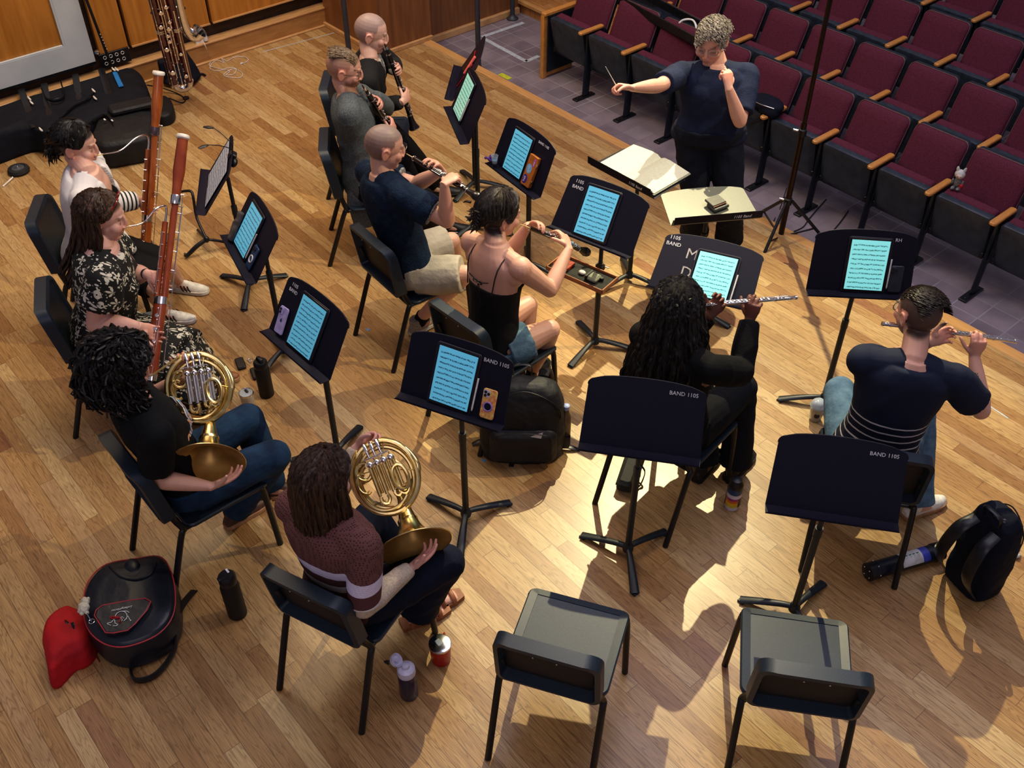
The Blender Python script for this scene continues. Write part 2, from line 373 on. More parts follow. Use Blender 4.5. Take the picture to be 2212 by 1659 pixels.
# ================================================================ music chairs
M_CHAIR=mat('chair_shell',(.018,.031,.050),rough=.42,spec=.45,scale=200.,var=.15,bump=.08,bscale=500.)
M_CBACK=mat('chair_back_inner',(.016,.014,.016),rough=.6,scale=60.)
M_TUBE=mat('chair_tube',(.010,.011,.014),rough=.35,spec=.5)
M_RIVET=mat('rivet',(.6,.6,.6),rough=.3,metal=1.)
def make_chair():
    t=thing('music_chair','x','chair')   # local: x right, y forward
    # seat shell
    mb=MB(); R=[]
    def ring(y0,off,z):
        o=[]; w,h,r=.232,.225,.045; rr=max(r-off,.003)
        for (sx,sy,a0) in((1,1,0),(-1,1,90),(-1,-1,180),(1,-1,270)):
            for q in range(6):
                a=math.radians(a0+90*q/5); xx=sx*(w-r)+rr*math.cos(a); yy=sy*(h-r)+rr*math.sin(a)
                dz=-.012*(1-(xx/w)**2)+(.012*max(0,yy/h)**2)-(.02*max(0,(yy-.16)/.065)**2)
                o.append((xx,yy,z+dz))
        return np.array(o)
    mb.rings([ring(0,.012,.424),ring(0,0,.432),ring(0,0,.446),ring(0,.006,.452),ring(0,.05,.450),ring(0,.15,.447)])
    mb.obj('seat',M_CHAIR,t,world=False)
    # backrest shell: curved panel, hollow at the rear
    def bp(u,v,off=0):   # u -1..1 across, v 0..1 up
        x=u*.222*(1-.02*v); y=-.240-.070*v-.012*(1-v)-.03*(1-u*u)+off; z=.52+.350*v
        return (x,y,z)
    mb=MB()
    def outline(k=7,inset=0.):
        o=[]; r=.07
        W,Hh=.222-inset,.1725-inset; r=max(r-inset,.01)
        for (sx,sy,a0) in((1,1,0),(-1,1,90),(-1,-1,180),(1,-1,270)):
            rr=r if sy>0 else r*.45
            for q in range(k):
                a=math.radians(a0+90*q/(k-1)); o.append(((sx*(W-rr)+rr*math.cos(a))/.222,(sy*(Hh-rr)+rr*math.sin(a))/.345+.5))
        return o
    o0=outline(); o1=outline(inset=.022); o2=outline(inset=.036)
    R=[[bp(u,v,.0) for u,v in o2],[bp(u,v,.010) for u,v in o1],[bp(u,v,.002) for u,v in o0],[bp(u,v,-.060) for u,v in o0],[bp(u,v,-.062) for u,v in o1],[bp(u,v,-.012) for u,v in o2]]
    mb.rings([np.array(r) for r in R],cap=False)
    # front skin closing
    gx=np.linspace(-1,1,13); f=[]; n=len(o2)
    c=np.array([bp(0,.5,.004)]); mb.add(np.concatenate([R[0],c]),[(i,(i+1)%n,n) for i in range(n)])
    mb.obj('backrest',M_CHAIR,t,world=False,smooth=50)
    mb=MB(); c=np.array([bp(0,.5,-.016)]); mb.add(np.concatenate([R[5],c]),[((i+1)%n,i,n) for i in range(n)]); mb.obj('backrest_liner',M_CBACK,t,world=False)
    for u in (-.22,.22): MB().ell(bp(u,.88,-.045),(.004,.003,.004),n=8,m=5).obj('rivet',M_RIVET,t,world=False)
    for s in (-1,1):
        mb=MB(); sd=V(1,0,0)
        mb.tube([(s*.232,-.41,.0),(s*.226,-.27,.40),(s*.222,-.245,.445),(s*.205,-.262,.50),(s*.20,-.285,.58),(s*.198,-.315,.68)],[(.0155,.0165)]*6,n=10,side=sd,smooth=4)
        mb.obj('leg',M_TUBE,t,world=False)
        mb=MB(); mb.tube([(s*.242,.20,.0),(s*.225,.185,.40),(s*.215,.17,.428)],[(.0155,.0165)]*3,n=10,side=sd,smooth=3)
        mb.obj('leg',M_TUBE,t,world=False)
    mb=MB()
    for s in (-1,1): mb.tube([(s*.212,-.25,.430),(s*.212,.19,.424)],(.009),n=8)
    mb.tube([(-.215,-.235,.425),(.215,-.235,.425)],.010,n=8); mb.tube([(-.21,.17,.418),(.21,.17,.418)],.008,n=8)
    mb.obj('seat_frame',M_TUBE,t,world=False)
    return t
CH=dict(bas1=((-5.75,1.55),58,'black music chair under the bassoonist in the white cardigan'),bas2=((-4.94,1.27),68,'black music chair under the bassoonist in the floral dress'),
 horn1=((-3.654,1.103),90,'black music chair under the curly-haired horn player'),horn2=((-2.596,1.318),110.9,'black music chair under the horn player in the brown striped sweater'),
 clw=((-6.04,3.82),50,'black music chair under the clarinettist with the shaved head'),clm=((-5.33,3.35),56,'black music chair under the clarinettist in the grey cardigan'),
 obm=((-4.351,2.98),86.9,'black music chair under the oboist in the navy shirt and pale shorts'),obl=((-3.48,2.91),93,'black music chair under the oboist in the black camisole'),
 flw=((-2.37,3.205),99,'black music chair under the long-haired flautist, behind an empty music stand'),flm=((-1.566,3.72),126,'black music chair under the flautist in the striped navy shirt'),
 e1=((-1.785,1.842),121.5,'empty black music chair nearest the red and steel mug'),e2=((-1.088,2.528),129.5,'empty black music chair at bottom right, behind a bare music stand'))
_c0=make_chair(); CHAIRS={}
for i,(k,(c,y,l)) in enumerate(CH.items()):
    o=_c0 if i==0 else copy_tree(_c0)
    o.location=(c[0],c[1],0); o.rotation_euler=(0,0,math.radians(y-90)); tag(o,l,'chair','black music chairs of the wind section'); CHAIRS[k]=o
# ================================================================ music stands
M_DESK=mat('stand_desk',(.010,.010,.024),rough=.5,spec=.25,scale=300.,var=.1,bump=.05)
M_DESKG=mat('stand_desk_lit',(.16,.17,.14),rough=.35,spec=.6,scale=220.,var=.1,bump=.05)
M_STAND=mat('stand_base',(.016,.022,.030),rough=.42,scale=250.,bump=.06)
M_CHALK=mat('paint_pen',(.62,.62,.66),rough=.8)
M_STENCIL=mat('stencil_grey',(.42,.40,.40),rough=.8)
ST={}
def desk_frame(b,yaw,zc,tilt,off):
    a=math.radians(yaw); n=V(math.cos(a),math.sin(a),0); tl=math.radians(tilt)
    s=np.cross(-n,V(0,0,1)); up=V(-n[0]*math.cos(tl),-n[1]*math.cos(tl),math.sin(tl)); nn=np.cross(s,up)
    c=V(b[0],b[1],zc)+n*off
    return F(c,s,up,nn)       # x right for the player, y up the desk, z out of the desk
DW,DT,DH,LP,LA=.278,.266,.314,.064,.389
def make_stand(key,b,yaw,zc,tilt,off,label,base_rot=0.,deskmat=None,texts=(),legs=True,arch=.028):
    fr=desk_frame(b,yaw,zc,tilt,off)
    t=thing('music_stand',label,'music stand',(b[0],b[1],0),yaw,'black orchestral music stands'); ST[key]=fr
    dm=deskmat or M_DESK
    # desk plate outline
    r=.03; h=DH/2; pts=[(-DW,-h),(DW,-h)]
    def arc(cx,cy,a0,a1,k=6): return [(cx+r*math.cos(math.radians(a0+(a1-a0)*i/k)),cy+r*math.sin(math.radians(a0+(a1-a0)*i/k))) for i in range(k+1)]
    pts+=arc(DT-r,h-r,0,80); 
    top=[((DT-.04)*math.cos(PI*i/12), h+arch*math.sin(PI*i/12)**1.0) for i in range(1,12)]
    pts+=[(x,y-.0) for x,y in top]; pts+=arc(-(DT-r),h-r,100,180)
    n=len(pts); th=.0025; v=[];f=[]
    mb=MB(); mb.prism(pts,-th,0,fr)
    # folded rim at top edge for a visible edge line
    rim=[fr((x,y,-.004)) for x,y in pts[2:]]; mb.tube(rim,.0035,n=6)
    mb.obj('desk',dm,t,smooth=30)
    # lip
    mb=MB(); c,s_=math.cos(LA),math.sin(LA)
    def lp(x,q,o): return (x,-h-q*s_*1.0+o*c*0, q*c)
    lf=[]
    prof=[(0,0),(LP-.012,0),(LP-.004,.003),(LP,.012)]
    R=[]
    for (q,u) in prof: R.append(np.array([(-DW+ (.012 if u>.01 else 0),-h-q*s_+u,q*c),(DW-(.012 if u>.01 else 0),-h-q*s_+u,q*c)]))
    v=np.concatenate(R+[r_-V(0,.003,0) for r_ in R]); k=len(R); f=[]
    for i in range(k-1):
        f.append((2*i,2*i+1,2*i+3,2*i+2)); a=2*k; f.append((a+2*i+1,a+2*i,a+2*i+2,a+2*i+3))
    for e in (0,1):
        for i in range(k-1): f.append((2*i+e,2*i+2+e,2*k+2*i+2+e,2*k+2*i+e) if e==0 else (2*i+2+e,2*i+e,2*k+2*i+e,2*k+2*i+2+e))
    f.append((2*k-2,2*k-1,4*k-1,4*k-2)); f.append((1,0,2*k,2*k+1))
    mb.add(v,f,fr=fr); mb.obj('lip',dm,t,smooth=30)
    # bracket + pole
    pt=fr((0,-.02,-.03)); mb=MB(); mb.box((0,-.02,-.02),(.07,.10,.03),fr=fr,r=.005); mb.obj('tilt_bracket',M_STAND,t)
    bx=V(b[0],b[1],0)
    mb=MB(); top_=V(b[0],b[1],max(zc-.04,.3)); mb.tube([bx+V(0,0,.05),bx+V(0,0,.62)],.0172,n=14); mb.tube([bx+V(0,0,.60),bx+V(0,0,.66)],.0195,n=14); mb.tube([bx+V(0,0,.6),top_],.013,n=12)
    mb.tube([top_,fr((0,-.02,-.02))],.010,n=10)
    mb.obj('pole',M_STAND,t)
    if legs:
        mb=MB(); mb.lathe([(.028,.035),(.03,.05),(.024,.075),(.018,.085)],F(bx),n=16); mb.obj('hub',M_STAND,t)
        for k in range(3):
            a=math.radians(base_rot+120*k); d=V(math.cos(a),math.sin(a),0)
            mb=MB(); mb.tube([bx+V(0,0,.058)+d*.01,bx+d*.06+V(0,0,.056),bx+d*.15+V(0,0,.04),bx+d*.262+V(0,0,.012)],[(.016,.013),(.017,.014),(.021,.012),(.024,.009)],n=10,side=np.cross(d,V(0,0,1)),smooth=4)
            mb.box(bx+d*.25+V(0,0,.006),(.036,.036,.012),r=.003)
            mb.obj('leg',M_STAND,t)
    for (txt,sz,x,y,sh) in texts:
        m=M_STENCIL if sz>.04 else M_CHALK
        text_mesh(txt,sz,F(fr((x,y,.0012)),fr.d((1,0,0)),fr.d((0,1,0)),fr.d((0,0,1))),m,t,'lettering',bold=.0002 if sz<.04 else .0,shear=sh)
    return t
ang13=math.degrees(math.atan2(*(P(1370,1303,0)-P(1352,1190,.03))[1::-1]))
def legdir(B,tip): q=P(*tip,0)-P(B[0],B[1],.03); return math.degrees(math.atan2(q[1],q[0]))
make_stand('12',(-2.906,2.156),-65.3,1.05,64.4,.029,'music stand marked BAND 1105 holding a tablet and a yellow floral phone',legdir((1001,1112),(985,1215)),texts=[('BAND 1105',.026,.118,.118,0)])
make_stand('13',(-2.172,2.649),-51.7,1.025,64.2,.038,'bare music stand marked BAND 1105 behind the long-haired flautist',legdir((1352,1190),(1370,1303)),texts=[('BAND 1105',.026,.10,.128,0)])
make_stand('14',(-1.375,3.007),-51.9,1.035,61.9,.048,'bare music stand marked BAND 1105 behind the flautist in stripes',legdir((1720,1318),(1590,1295)),texts=[('BAND 1105',.024,.11,.126,0)])
make_stand('6',(-2.210,4.363),-45.,1.051,71.4,.014,'music stand marked RH holding a bright tablet before the flautist in stripes',legdir((1787,868),(1680,866)),texts=[('RH',.026,.15,.128,0)])
make_stand('4',(-3.50,3.691),-76.7,1.022,54.3,.041,'music stand marked 1105 BAND with a small shelf clamped to its pole',legdir((1280,738),(1215,800)),texts=[('1105',.028,-.225,.125,0),('BAND',.028,-.235,.09,0)])
make_stand('3',(-4.422,3.926),-95.9,.913,67.,.047,'music stand holding a tablet, a stickered wooden case and a small cup',20,texts=[('BAND 1105',.022,.09,.132,-.1)])
make_stand('11',(-3.744,1.886),-88.1,.991,58.7,.047,'music stand marked 1105 BAND with a lilac phone left of its tablet',legdir((716,985),(625,1002)),texts=[('1105',.026,-.22,.125,0),('BAND',.026,-.23,.093,0)])
make_stand('2',(-5.047,3.984),-116.1,1.011,65.9,.049,'music stand with a green-lit tablet facing the bearded clarinettist',30)
make_stand('10',(-4.723,2.125),-103.5,.93,56.4,.047,'music stand with a tablet, grey cloth and blue phone before the floral dress',legdir((535,630),(470,692)),texts=[('LF',.022,-.17,.125,.2)])
make_stand('9',(-5.502,2.324),-121.1,.904,53.9,.049,'music stand with paper sheets and a clip lamp at the left',80)
make_stand('5',(-2.709,3.690),-63.4,1.052,34.6,.03,'music stand marked 1105 BAND with stencilled M and D before the long-haired flautist',legdir((1500,690),(1572,735)),texts=[('1105',.030,-.245,.135,0),('BAND',.030,-.255,.098,0),('M',.085,-.135,.045,0),('D',.085,-.135,-.06,0)])
make_stand('7',(-3.86,4.368),-88.9,.863,3.,-.0,'flat music stand carrying the open score in front of the conductor',legdir((1358,605),(1300,637)))
make_stand('8',(-3.309,4.411),-31.8,.857,5.4,-.0,'flat music stand with a black wallet beside the open score',20,deskmat=M_DESKG)
make_stand('1',(-5.517,4.33),-135.1,.998,55.3,.021,'rearmost music stand carrying a red tablet case before the shaved-head clarinettist',legdir((1024,399),(1066,408)))
for k,txt,(x,z_) in (('7','1105 Band',(.09,.02)),('8','1105 Band',(.09,.02))):
    fr=ST[k]; c=math.cos(LA); q=.066
    root=[o for o in bpy.data.objects if o.name.startswith('music_stand') and abs(o.location[0]-fr.o[0])<.12 and abs(o.location[1]-fr.o[1])<.12][0]
    # upright outer face of the lip
    mbx=MB(); mbx.slab((0,-DH/2-.034,.058),(2*DW-.01,.004),.052,fr=fr,r=.0015,ch=.001); mbx.obj('lip_face',M_DESK,root)
    text_mesh(txt,.026,F(fr((x,-DH/2-.0375,.045)),fr.d((1,0,0)),fr.d((0,0,1)),fr.d((0,-1,0))),M_CHALK,root,'lettering',bold=.0005,shear=.2)
# ================================================================ theatre seats
M_SEAT=mat('seat_cloth',(.115,.016,.042),rough=.85,scale=140.,var=.22,bump=.25,bscale=300.)
M_SHELL=mat('seat_shell',(.030,.042,.062),rough=.38,spec=.5,scale=20.,var=.15)
M_SHELL2=mat('seat_back_shell',(.012,.02,.032),rough=.4)
M_ARM=mat('arm_oak',(.60,.30,.085),rough=.35,scale=14.,stretch=(6,1,1),col2=(.47,.21,.05),coat=.3)
def make_seat(w):
    t=thing('theatre_seat','x','seat'); hw=w/2-.034
    # local: x along row, y away from stage, z up from pit floor
    # tipped-up pan: moulded shell facing the stage
    def outline(W,z0,z1,r=.03,k=5):
        o=[]; c=(z0+z1)/2; h=(z1-z0)/2
        for (sx,sy,a0) in((1,1,0),(-1,1,90),(-1,-1,180),(1,-1,270)):
            for q in range(k):
                a=math.radians(a0+90*q/(k-1)); o.append((sx*(W-r)+r*math.cos(a),c+sy*(h-r)+r*math.sin(a)))
        return o
    def tilt(y,z): return y+(.62-z)*.12+(.03*((z-.62)/.34)**2 if z<.62 else 0)
    mb=MB(); R=[]
    for (dy,ins) in ((.07,.0),(.01,0),(0,.012),(-.006,.05)):
        R.append(np.array([(x,tilt(dy,z),z) for x,z in outline(hw-ins,.26+ins,.625-ins*.4)]))
    mb.rings(R); mb.obj('seat_shell',M_SHELL,t,world=False)
    mb=MB(); R=[]
    for (dy,ins,up) in ((.06,.006,0),(.075,.0,.01),(.13,0,.016),(.155,.02,.008)):
        R.append(np.array([(x*1,tilt(dy,z)+ (.01*math.cos(x/hw*4.5) if z>.5 else 0),z+up+(.006*math.cos(x/hw*5) if z>.5 else 0)) for x,z in outline(hw-.012-ins,.30+ins,.628-ins,r=.035)]))
    mb.rings(R); mb.obj('seat_cushion',M_SEAT,t,world=False)
    # reclined back
    def bk(y,z,ins=0): return None
    o=outline(hw+.006,.40,.84,r=.045,k=6); mb=MB(); R=[]
    def by(z): return .245+(z-.40)*.40
    for (dy,sc) in ((.0,.90),(-.028,.96),(-.03,.90)): pass
    cx,cz=0,.62
    for (dy,sc) in ((.0,1.),(-.022,.985),(-.034,.93),(-.040,.70),(-.036,.3)):
        R.append(np.array([(x*sc,by(cz+(z-cz)*sc)+dy,cz+(z-cz)*sc) for x,z in o]))
    mb.rings(R); mb.obj('back_cushion',M_SEAT,t,world=False)
    mb=MB(); R=[]
    for (dy,sc) in ((-.004,1.012),(.0,1.025),(.03,1.02),(.05,.9)):
        R.append(np.array([(x*sc,by(cz+(z-cz)*sc)+dy,cz+(z-cz)*sc-(.0)) for x,z in o]))
    mb.rings(R); mb.obj('back_shell',M_SHELL2,t,world=False)
    mb=MB(); e=[(x*1.01,by(cz+(z-cz)*1.01)-.006,cz+(z-cz)*1.01) for x,z in o]; mb.tube(e,.0035,n=6,closed=True); mb.obj('piping',M_EDGEP,t,world=False)
    [MB().box((q*(hw-.01),.09,.30),(.03,.06,.05),r=.006).obj('hinge',M_BLACK,t,world=False) for q in(-1,1)]
    return t
M_EDGEP=mat('seat_piping',(.20,.09,.09),rough=.6)
def make_post():
    t=thing('armrest','x','armrest')
    mb=MB(); mb.slab((0,.13,.632),(.052,.29),.024,r=.02,ch=.005,k=4); mb.obj('arm_cap',M_ARM,t,world=False)
    mb=MB(); mb.prism([(-.014,.09),(-.014,.28),(.014,.28),(.014,.09)],.45,.62); mb.tube([(0,.12,.50),(0,.10,.02)],[(.015,.045)]*2,n=8,side=V(1,0,0)); mb.box((0,.20,.42),(.024,.24,.36),r=.008); mb.obj('arm_frame',M_SHELL2,t,world=False)
    mb=MB(); mb.box((0,.08,.008),(.06,.24,.016),r=.004); mb.ell((0,.0,.018),(.012,.012,.006),n=8,m=5); mb.obj('floor_foot',M_BLACK,t,world=False)
    return t
rows=[dict(y=6.17,z=PZ,arms=[-6.29,-5.757,-5.255,-4.745,-4.24,-3.746,-3.26,-2.79,-2.30,-1.80,-1.31,-.82],start=-6.79,n='front row'),
 dict(y=7.02,z=PZ,arms=[-6.24,-5.74,-5.28,-4.82,-4.35,-3.87,-3.396,-2.90,-2.41,-1.93],start=-6.72,n='second row'),
 dict(y=7.95,z=PZ+.03,arms=[-6.34,-5.84,-5.36,-4.84,-4.34,-3.86,-3.375,-2.89,-2.41],start=-6.85,n='third row'),
 dict(y=8.85,z=PZ+.09,arms=[-6.1,-5.6,-5.1,-4.59,-4.08,-3.57,-3.06,-2.55],start=-6.6,n='fourth row'),
 dict(y=9.75,z=PZ+.15,arms=[-5.6,-5.1,-4.59,-4.08,-3.57,-3.06],start=-6.1,n='fifth row')]
s0=make_seat(.49); p0=make_post(); ns=0; npst=0
def inframe(q): x,y=proj(q); return -60<x<2290 and -140<y<1700
ORD=['first','second','third','fourth','fifth','sixth','seventh','eighth','ninth','tenth','eleventh','twelfth']
for ri,rw in enumerate(rows):
    prev=rw['start']; ks=0; kp=0
    for i,ax in enumerate(rw['arms']):
        c=V((prev+ax)/2,rw['y']+.05,rw['z'])
        if inframe(c+V(0,.2,.6)) or inframe(c+V(0,.05,.3)) or inframe(c+V(0,.3,.8)):
            o=s0 if ns==0 else copy_tree(s0); ns+=1
            o.location=c; o.scale=((ax-prev)/.49,1,1); ks+=1
            tag(o,'maroon tip-up theatre seat, %s visible from the left in the %s'%(ORD[ks-1],rw['n']),'seat','maroon theatre seats in the '+rw['n'])
        c=V(ax,rw['y']+.0,rw['z'])
        if inframe(c+V(0,.1,.63)):
            o=p0 if npst==0 else copy_tree(p0); npst+=1; kp+=1
            o.location=c; tag(o,'oak-topped armrest, %s visible from the left in the %s'%(ORD[kp-1],rw['n']),'armrest','oak-topped armrests in the '+rw['n'])
        prev=ax
# wooden row end panel
t=thing('row_end_panel','wooden row end with an oak arm beside the first front-row seat','end panel',(-6.83,6.3,PZ))
mb=MB(); mb.slab((-6.83,6.42,PZ+.625),(.06,.42),.03,r=.012,ch=.005); mb.obj('arm_cap',M_ARM,t)
mb=MB(); mb.box((-6.84,6.235,PZ+.305),(.045,.05,.61),r=.004); mb.box((-6.84,6.42,PZ+.04),(.03,.36,.06),r=.004); mb.obj('end_post',M_ARM,t)
mb=MB(); mb.box((-6.815,6.43,PZ+.33),(.02,.35,.54),r=.004); mb.obj('inner_panel',M_SHELL2,t)
# ================================================================ people
def skin_mat():
    m,t,b=nt('skin'); at=N(t,'ShaderNodeVertexColor'); at.layer_name='Col'
    tc=N(t,'ShaderNodeTexCoord'); no=N(t,'ShaderNodeTexNoise',i_Scale=22.,i_Detail=4.); L(t,tc.outputs['Object'],no.inputs['Vector'])
    c=mixc(t,.3,at.outputs['Color'],ramp(t,no.outputs['Fac'],[(.3,(.82,.74,.74)),(.7,(1.08,1.05,1.04))]),'MULTIPLY')
    L(t,c,b.inputs['Base Color']); b.inputs['Roughness'].default_value=.48; b.inputs['Subsurface Weight'].default_value=.08; b.inputs['Subsurface Radius'].default_value=(.012,.005,.003); b.inputs['Subsurface Scale'].default_value=1.
    n2=N(t,'ShaderNodeTexNoise',i_Scale=260.,i_Detail=2.); L(t,tc.outputs['Object'],n2.inputs['Vector']); bp=N(t,'ShaderNodeBump',i_Strength=.12,i_Distance=.002); L(t,n2.outputs['Fac'],bp.inputs['Height']); L(t,bp.outputs[0],b.inputs['Normal'])
    return m
M_SKIN=skin_mat()
def hair_mat(name,c1,c2,rough=.42):
    m,t,b=nt(name); tc=N(t,'ShaderNodeTexCoord'); mp=N(t,'ShaderNodeMapping'); mp.inputs['Scale'].default_value=(90,90,9); L(t,tc.outputs['Object'],mp.inputs[0])
    no=N(t,'ShaderNodeTexNoise',i_Scale=1.,i_Detail=3.); L(t,mp.outputs[0],no.inputs['Vector'])
    L(t,ramp(t,no.outputs['Fac'],[(.35,c1),(.68,c2)]),b.inputs['Base Color']); b.inputs['Roughness'].default_value=rough; b.inputs['Specular IOR Level'].default_value=.35
    bp=N(t,'ShaderNodeBump',i_Strength=.35,i_Distance=.003); L(t,no.outputs['Fac'],bp.inputs['Height']); L(t,bp.outputs[0],b.inputs['Normal']); return m
H_BLACK=hair_mat('hair_black',(.004,.004,.005),(.022,.019,.018)); H_BROWN=hair_mat('hair_brown',(.016,.009,.006),(.075,.042,.026)); H_LBROWN=hair_mat('hair_light_brown',(.035,.02,.013),(.13,.08,.05)); H_GREY=hair_mat('hair_grey',(.10,.085,.07),(.42,.38,.33)); H_SANDY=hair_mat('hair_sandy',(.07,.045,.025),(.26,.18,.11)); H_DARK=hair_mat('hair_dark',(.008,.006,.005),(.045,.035,.03))
M_LENS=mat('lens_glass',(.55,.6,.65),rough=.05,var=.02,trans=.85); M_LENS.node_tree.nodes['Principled BSDF'].inputs['Alpha'].default_value=.18
def ik(A,B,l1,l2,hint):
    A=np.array(A);B=np.array(B); d=B-A; D=np.linalg.norm(d); k=1.
    if D>(l1+l2)*.995: k=D/((l1+l2)*.995)
    l1*=k;l2*=k; u=d/D; a=(l1*l1-l2*l2+D*D)/(2*D); h=math.sqrt(max(l1*l1-a*a,0)); v=np.array(hint)-A; v=v-u*(v@u); return A+u*a+nrm(v)*h
def head_frame(c,yaw,pitch=0,roll=0):
    """x right y forward z up; pitch>0 looks down; roll>0 tilts to own right"""
    f=frame_yaw(c,yaw); p=math.radians(pitch); r=math.radians(roll)
    Rp=np.array([[1,0,0],[0,math.cos(p),math.sin(p)],[0,-math.sin(p),math.cos(p)]])
    Rr=np.array([[math.cos(r),0,math.sin(r)],[0,1,0],[-math.sin(r),0,math.cos(r)]])
    f.R=f.R@Rp@Rr; return f
def add_head(mb,f,hs=1.,jaw=1.,puff=0.,nose=1.):
    class G:                                # scaled frame
        def __call__(s,p): return f(np.asarray(p,float)*hs)
    g=G(); E=lambda c,r,rot=None,n=20,m=14: mb.ell(c,r,g,n=n,m=m,rot=rot)
    E((0,-.012,.026),(.077,.098,.092)); E((0,.022,-.035),(.063*jaw,.066,.078)); E((0,.012,-.062),(.058*jaw,.056,.050)); E((0,.060,-.094),(.024,.021,.020))
    mb.tube([(0,.080,.018),(0,.092,.0),(0,.0965*nose,-.024),(0,.0965*nose,-.036)],[(.008,.010),(.0085,.010),(.0105,.011),(.0115,.008)],n=10,side=(1,0,0),fr=g,smooth=3)
    for s in(-1,1):
        E((s*.012,.092,-.038),(.0085,.010,.007),n=10,m=8); E((s*.022,.076,.022),(.022,.014,.009),n=12,m=8)
        E((s*.034,.058,-.028),(.028+puff,.026+puff,.026+puff),n=12,m=10); E((s*.031,.0665,-.001),(.0155,.014,.011),n=12,m=10)
        a=math.radians(18)*s; ear=np.array([[math.cos(a),-math.sin(a),0],[math.sin(a),math.cos(a),0],[0,0,1]])
        E((s*.077,-.010,-.010),(.006,.017,.029),rot=ear,n=12,m=10); mb.tube([(s*.080,-.016,-.036),(s*.083,-.030,-.008),(s*.084,-.024,.016),(s*.080,-.006,.020),(s*.076,.004,.004)],.0052,n=7,fr=g,smooth=3)
    E((0,.0815,-.058),(.023,.011,.0065),n=14,m=8); E((0,.080,-.0685),(.020,.011,.0075),n=14,m=8)
def add_hand(mb,W,d,n,curl=(35,40,45,50),thumb=30,k=1.,left=False,spread=3.,rl=None):
    """W wrist, d towards knuckles, n out of the palm; fingers are separate chains"""
    d=nrm(d); n=np.array(n,float); n=nrm(n-d*(n@d)); s=np.cross(d,n); s=s if not left else -s   # s points to the thumb side
    mb.tube([W-d*.015*k,W+d*.02*k,W+d*.055*k,W+d*.085*k],[(.024*k,.018*k),(.031*k,.016*k),(.040*k,.0145*k),(.038*k,.012*k)],n=14,side=s,smooth=3)
    mb.ell(W+d*.035*k+s*.022*k+n*.006*k,(.018*k,.018*k,.018*k),n=10,m=8)
    for i,(off,ln) in enumerate(((.0305,.072),(.0105,.080),(-.0105,.075),(-.030,.060))):
        b=W+d*(.082-.006*abs(i-1)-(.006 if i==3 else 0))*k+s*off*k; a=math.radians(curl[i]*.55); sp=math.radians(spread*(1.5-i)); dd=d*math.cos(sp)+s*math.sin(sp)
        pts=[b-d*.02*k]; q=b; ang=a; rr=[.0092*k]
        pts.append(b); rr.append(.0092*k)
        for j,fl in enumerate((.46,.30,.24)):
            q=q+(dd*math.cos(ang)+n*math.sin(ang))*ln*fl*k; pts.append(q); rr.append((.0083,.0077,.0066)[j]*k); ang+=math.radians(curl[i]*(.9,.6,0)[j])
        mb.tube(pts,rr,n=9,side=s,smooth=2); mb.ell(pts[-1],.0067*k,n=8,m=6)
    b=W+d*.022*k+s*.024*k; t=math.radians(thumb); td=nrm(d*.62+s*.72+n*.35); t2=nrm(td*math.cos(t)+ (n*.7+d*.5-s*.2)*math.sin(t))
    pts=[b,b+td*.034*k,b+td*.034*k+t2*.030*k,b+td*.034*k+t2*.030*k+nrm(t2+ (n-s*.3)*.25)*.022*k]
    mb.tube(pts,[.013*k,.0115*k,.010*k,.0078*k],n=9,smooth=2); mb.ell(pts[-1],.0078*k,n=8,m=6)
def torso(H_,Nk,fwd,prof,mb,s=1.,n=24):
    """prof: rows (t, halfwidth, front depth, back depth)"""
    up=nrm(Nk-H_); r=nrm(np.cross(fwd,up)); f=np.cross(up,r); Lt=np.linalg.norm(Nk-H_); R=[]
    P_=np.array(prof,float); T=[]
    for i in range(len(P_)-1):
        p0=P_[max(i-1,0)];p1=P_[i];p2=P_[i+1];p3=P_[min(i+2,len(P_)-1)]
        for q in range(4):
            t=q/4; T.append(.5*((2*p1)+(-p0+p2)*t+(2*p0-5*p1+4*p2-p3)*t*t+(-p0+3*p1-3*p2+p3)*t**3))
    T.append(P_[-1]); a=np.linspace(0,2*PI,n,endpoint=False)
    for t,w,df,db in T:
        c=H_+up*Lt*t; x=np.sign(np.cos(a))*np.abs(np.cos(a))**.85*w*s; y=np.sin(a); y=np.where(y>0,y*df,y*db)*s
        R.append(c+np.outer(x,r)+np.outer(y,f))
    mb.rings(R); return up,r,f,Lt
BODY=[(-.16,.09,.07,.09),(-.10,.15,.10,.12),(0,.165,.105,.13),(.12,.158,.10,.115),(.30,.138,.10,.095),(.5,.142,.105,.10),(.7,.160,.110,.105),(.86,.165,.095,.10),(.94,.130,.075,.088),(.99,.088,.066,.074),(1.04,.060,.055,.060)]
def grow(prof,g,t0=-9,t1=9,wm=1.,fm=1.): return [(t,w*wm+g,a*fm+g,b+g) for t,w,a,b in prof if t0<=t<=t1]
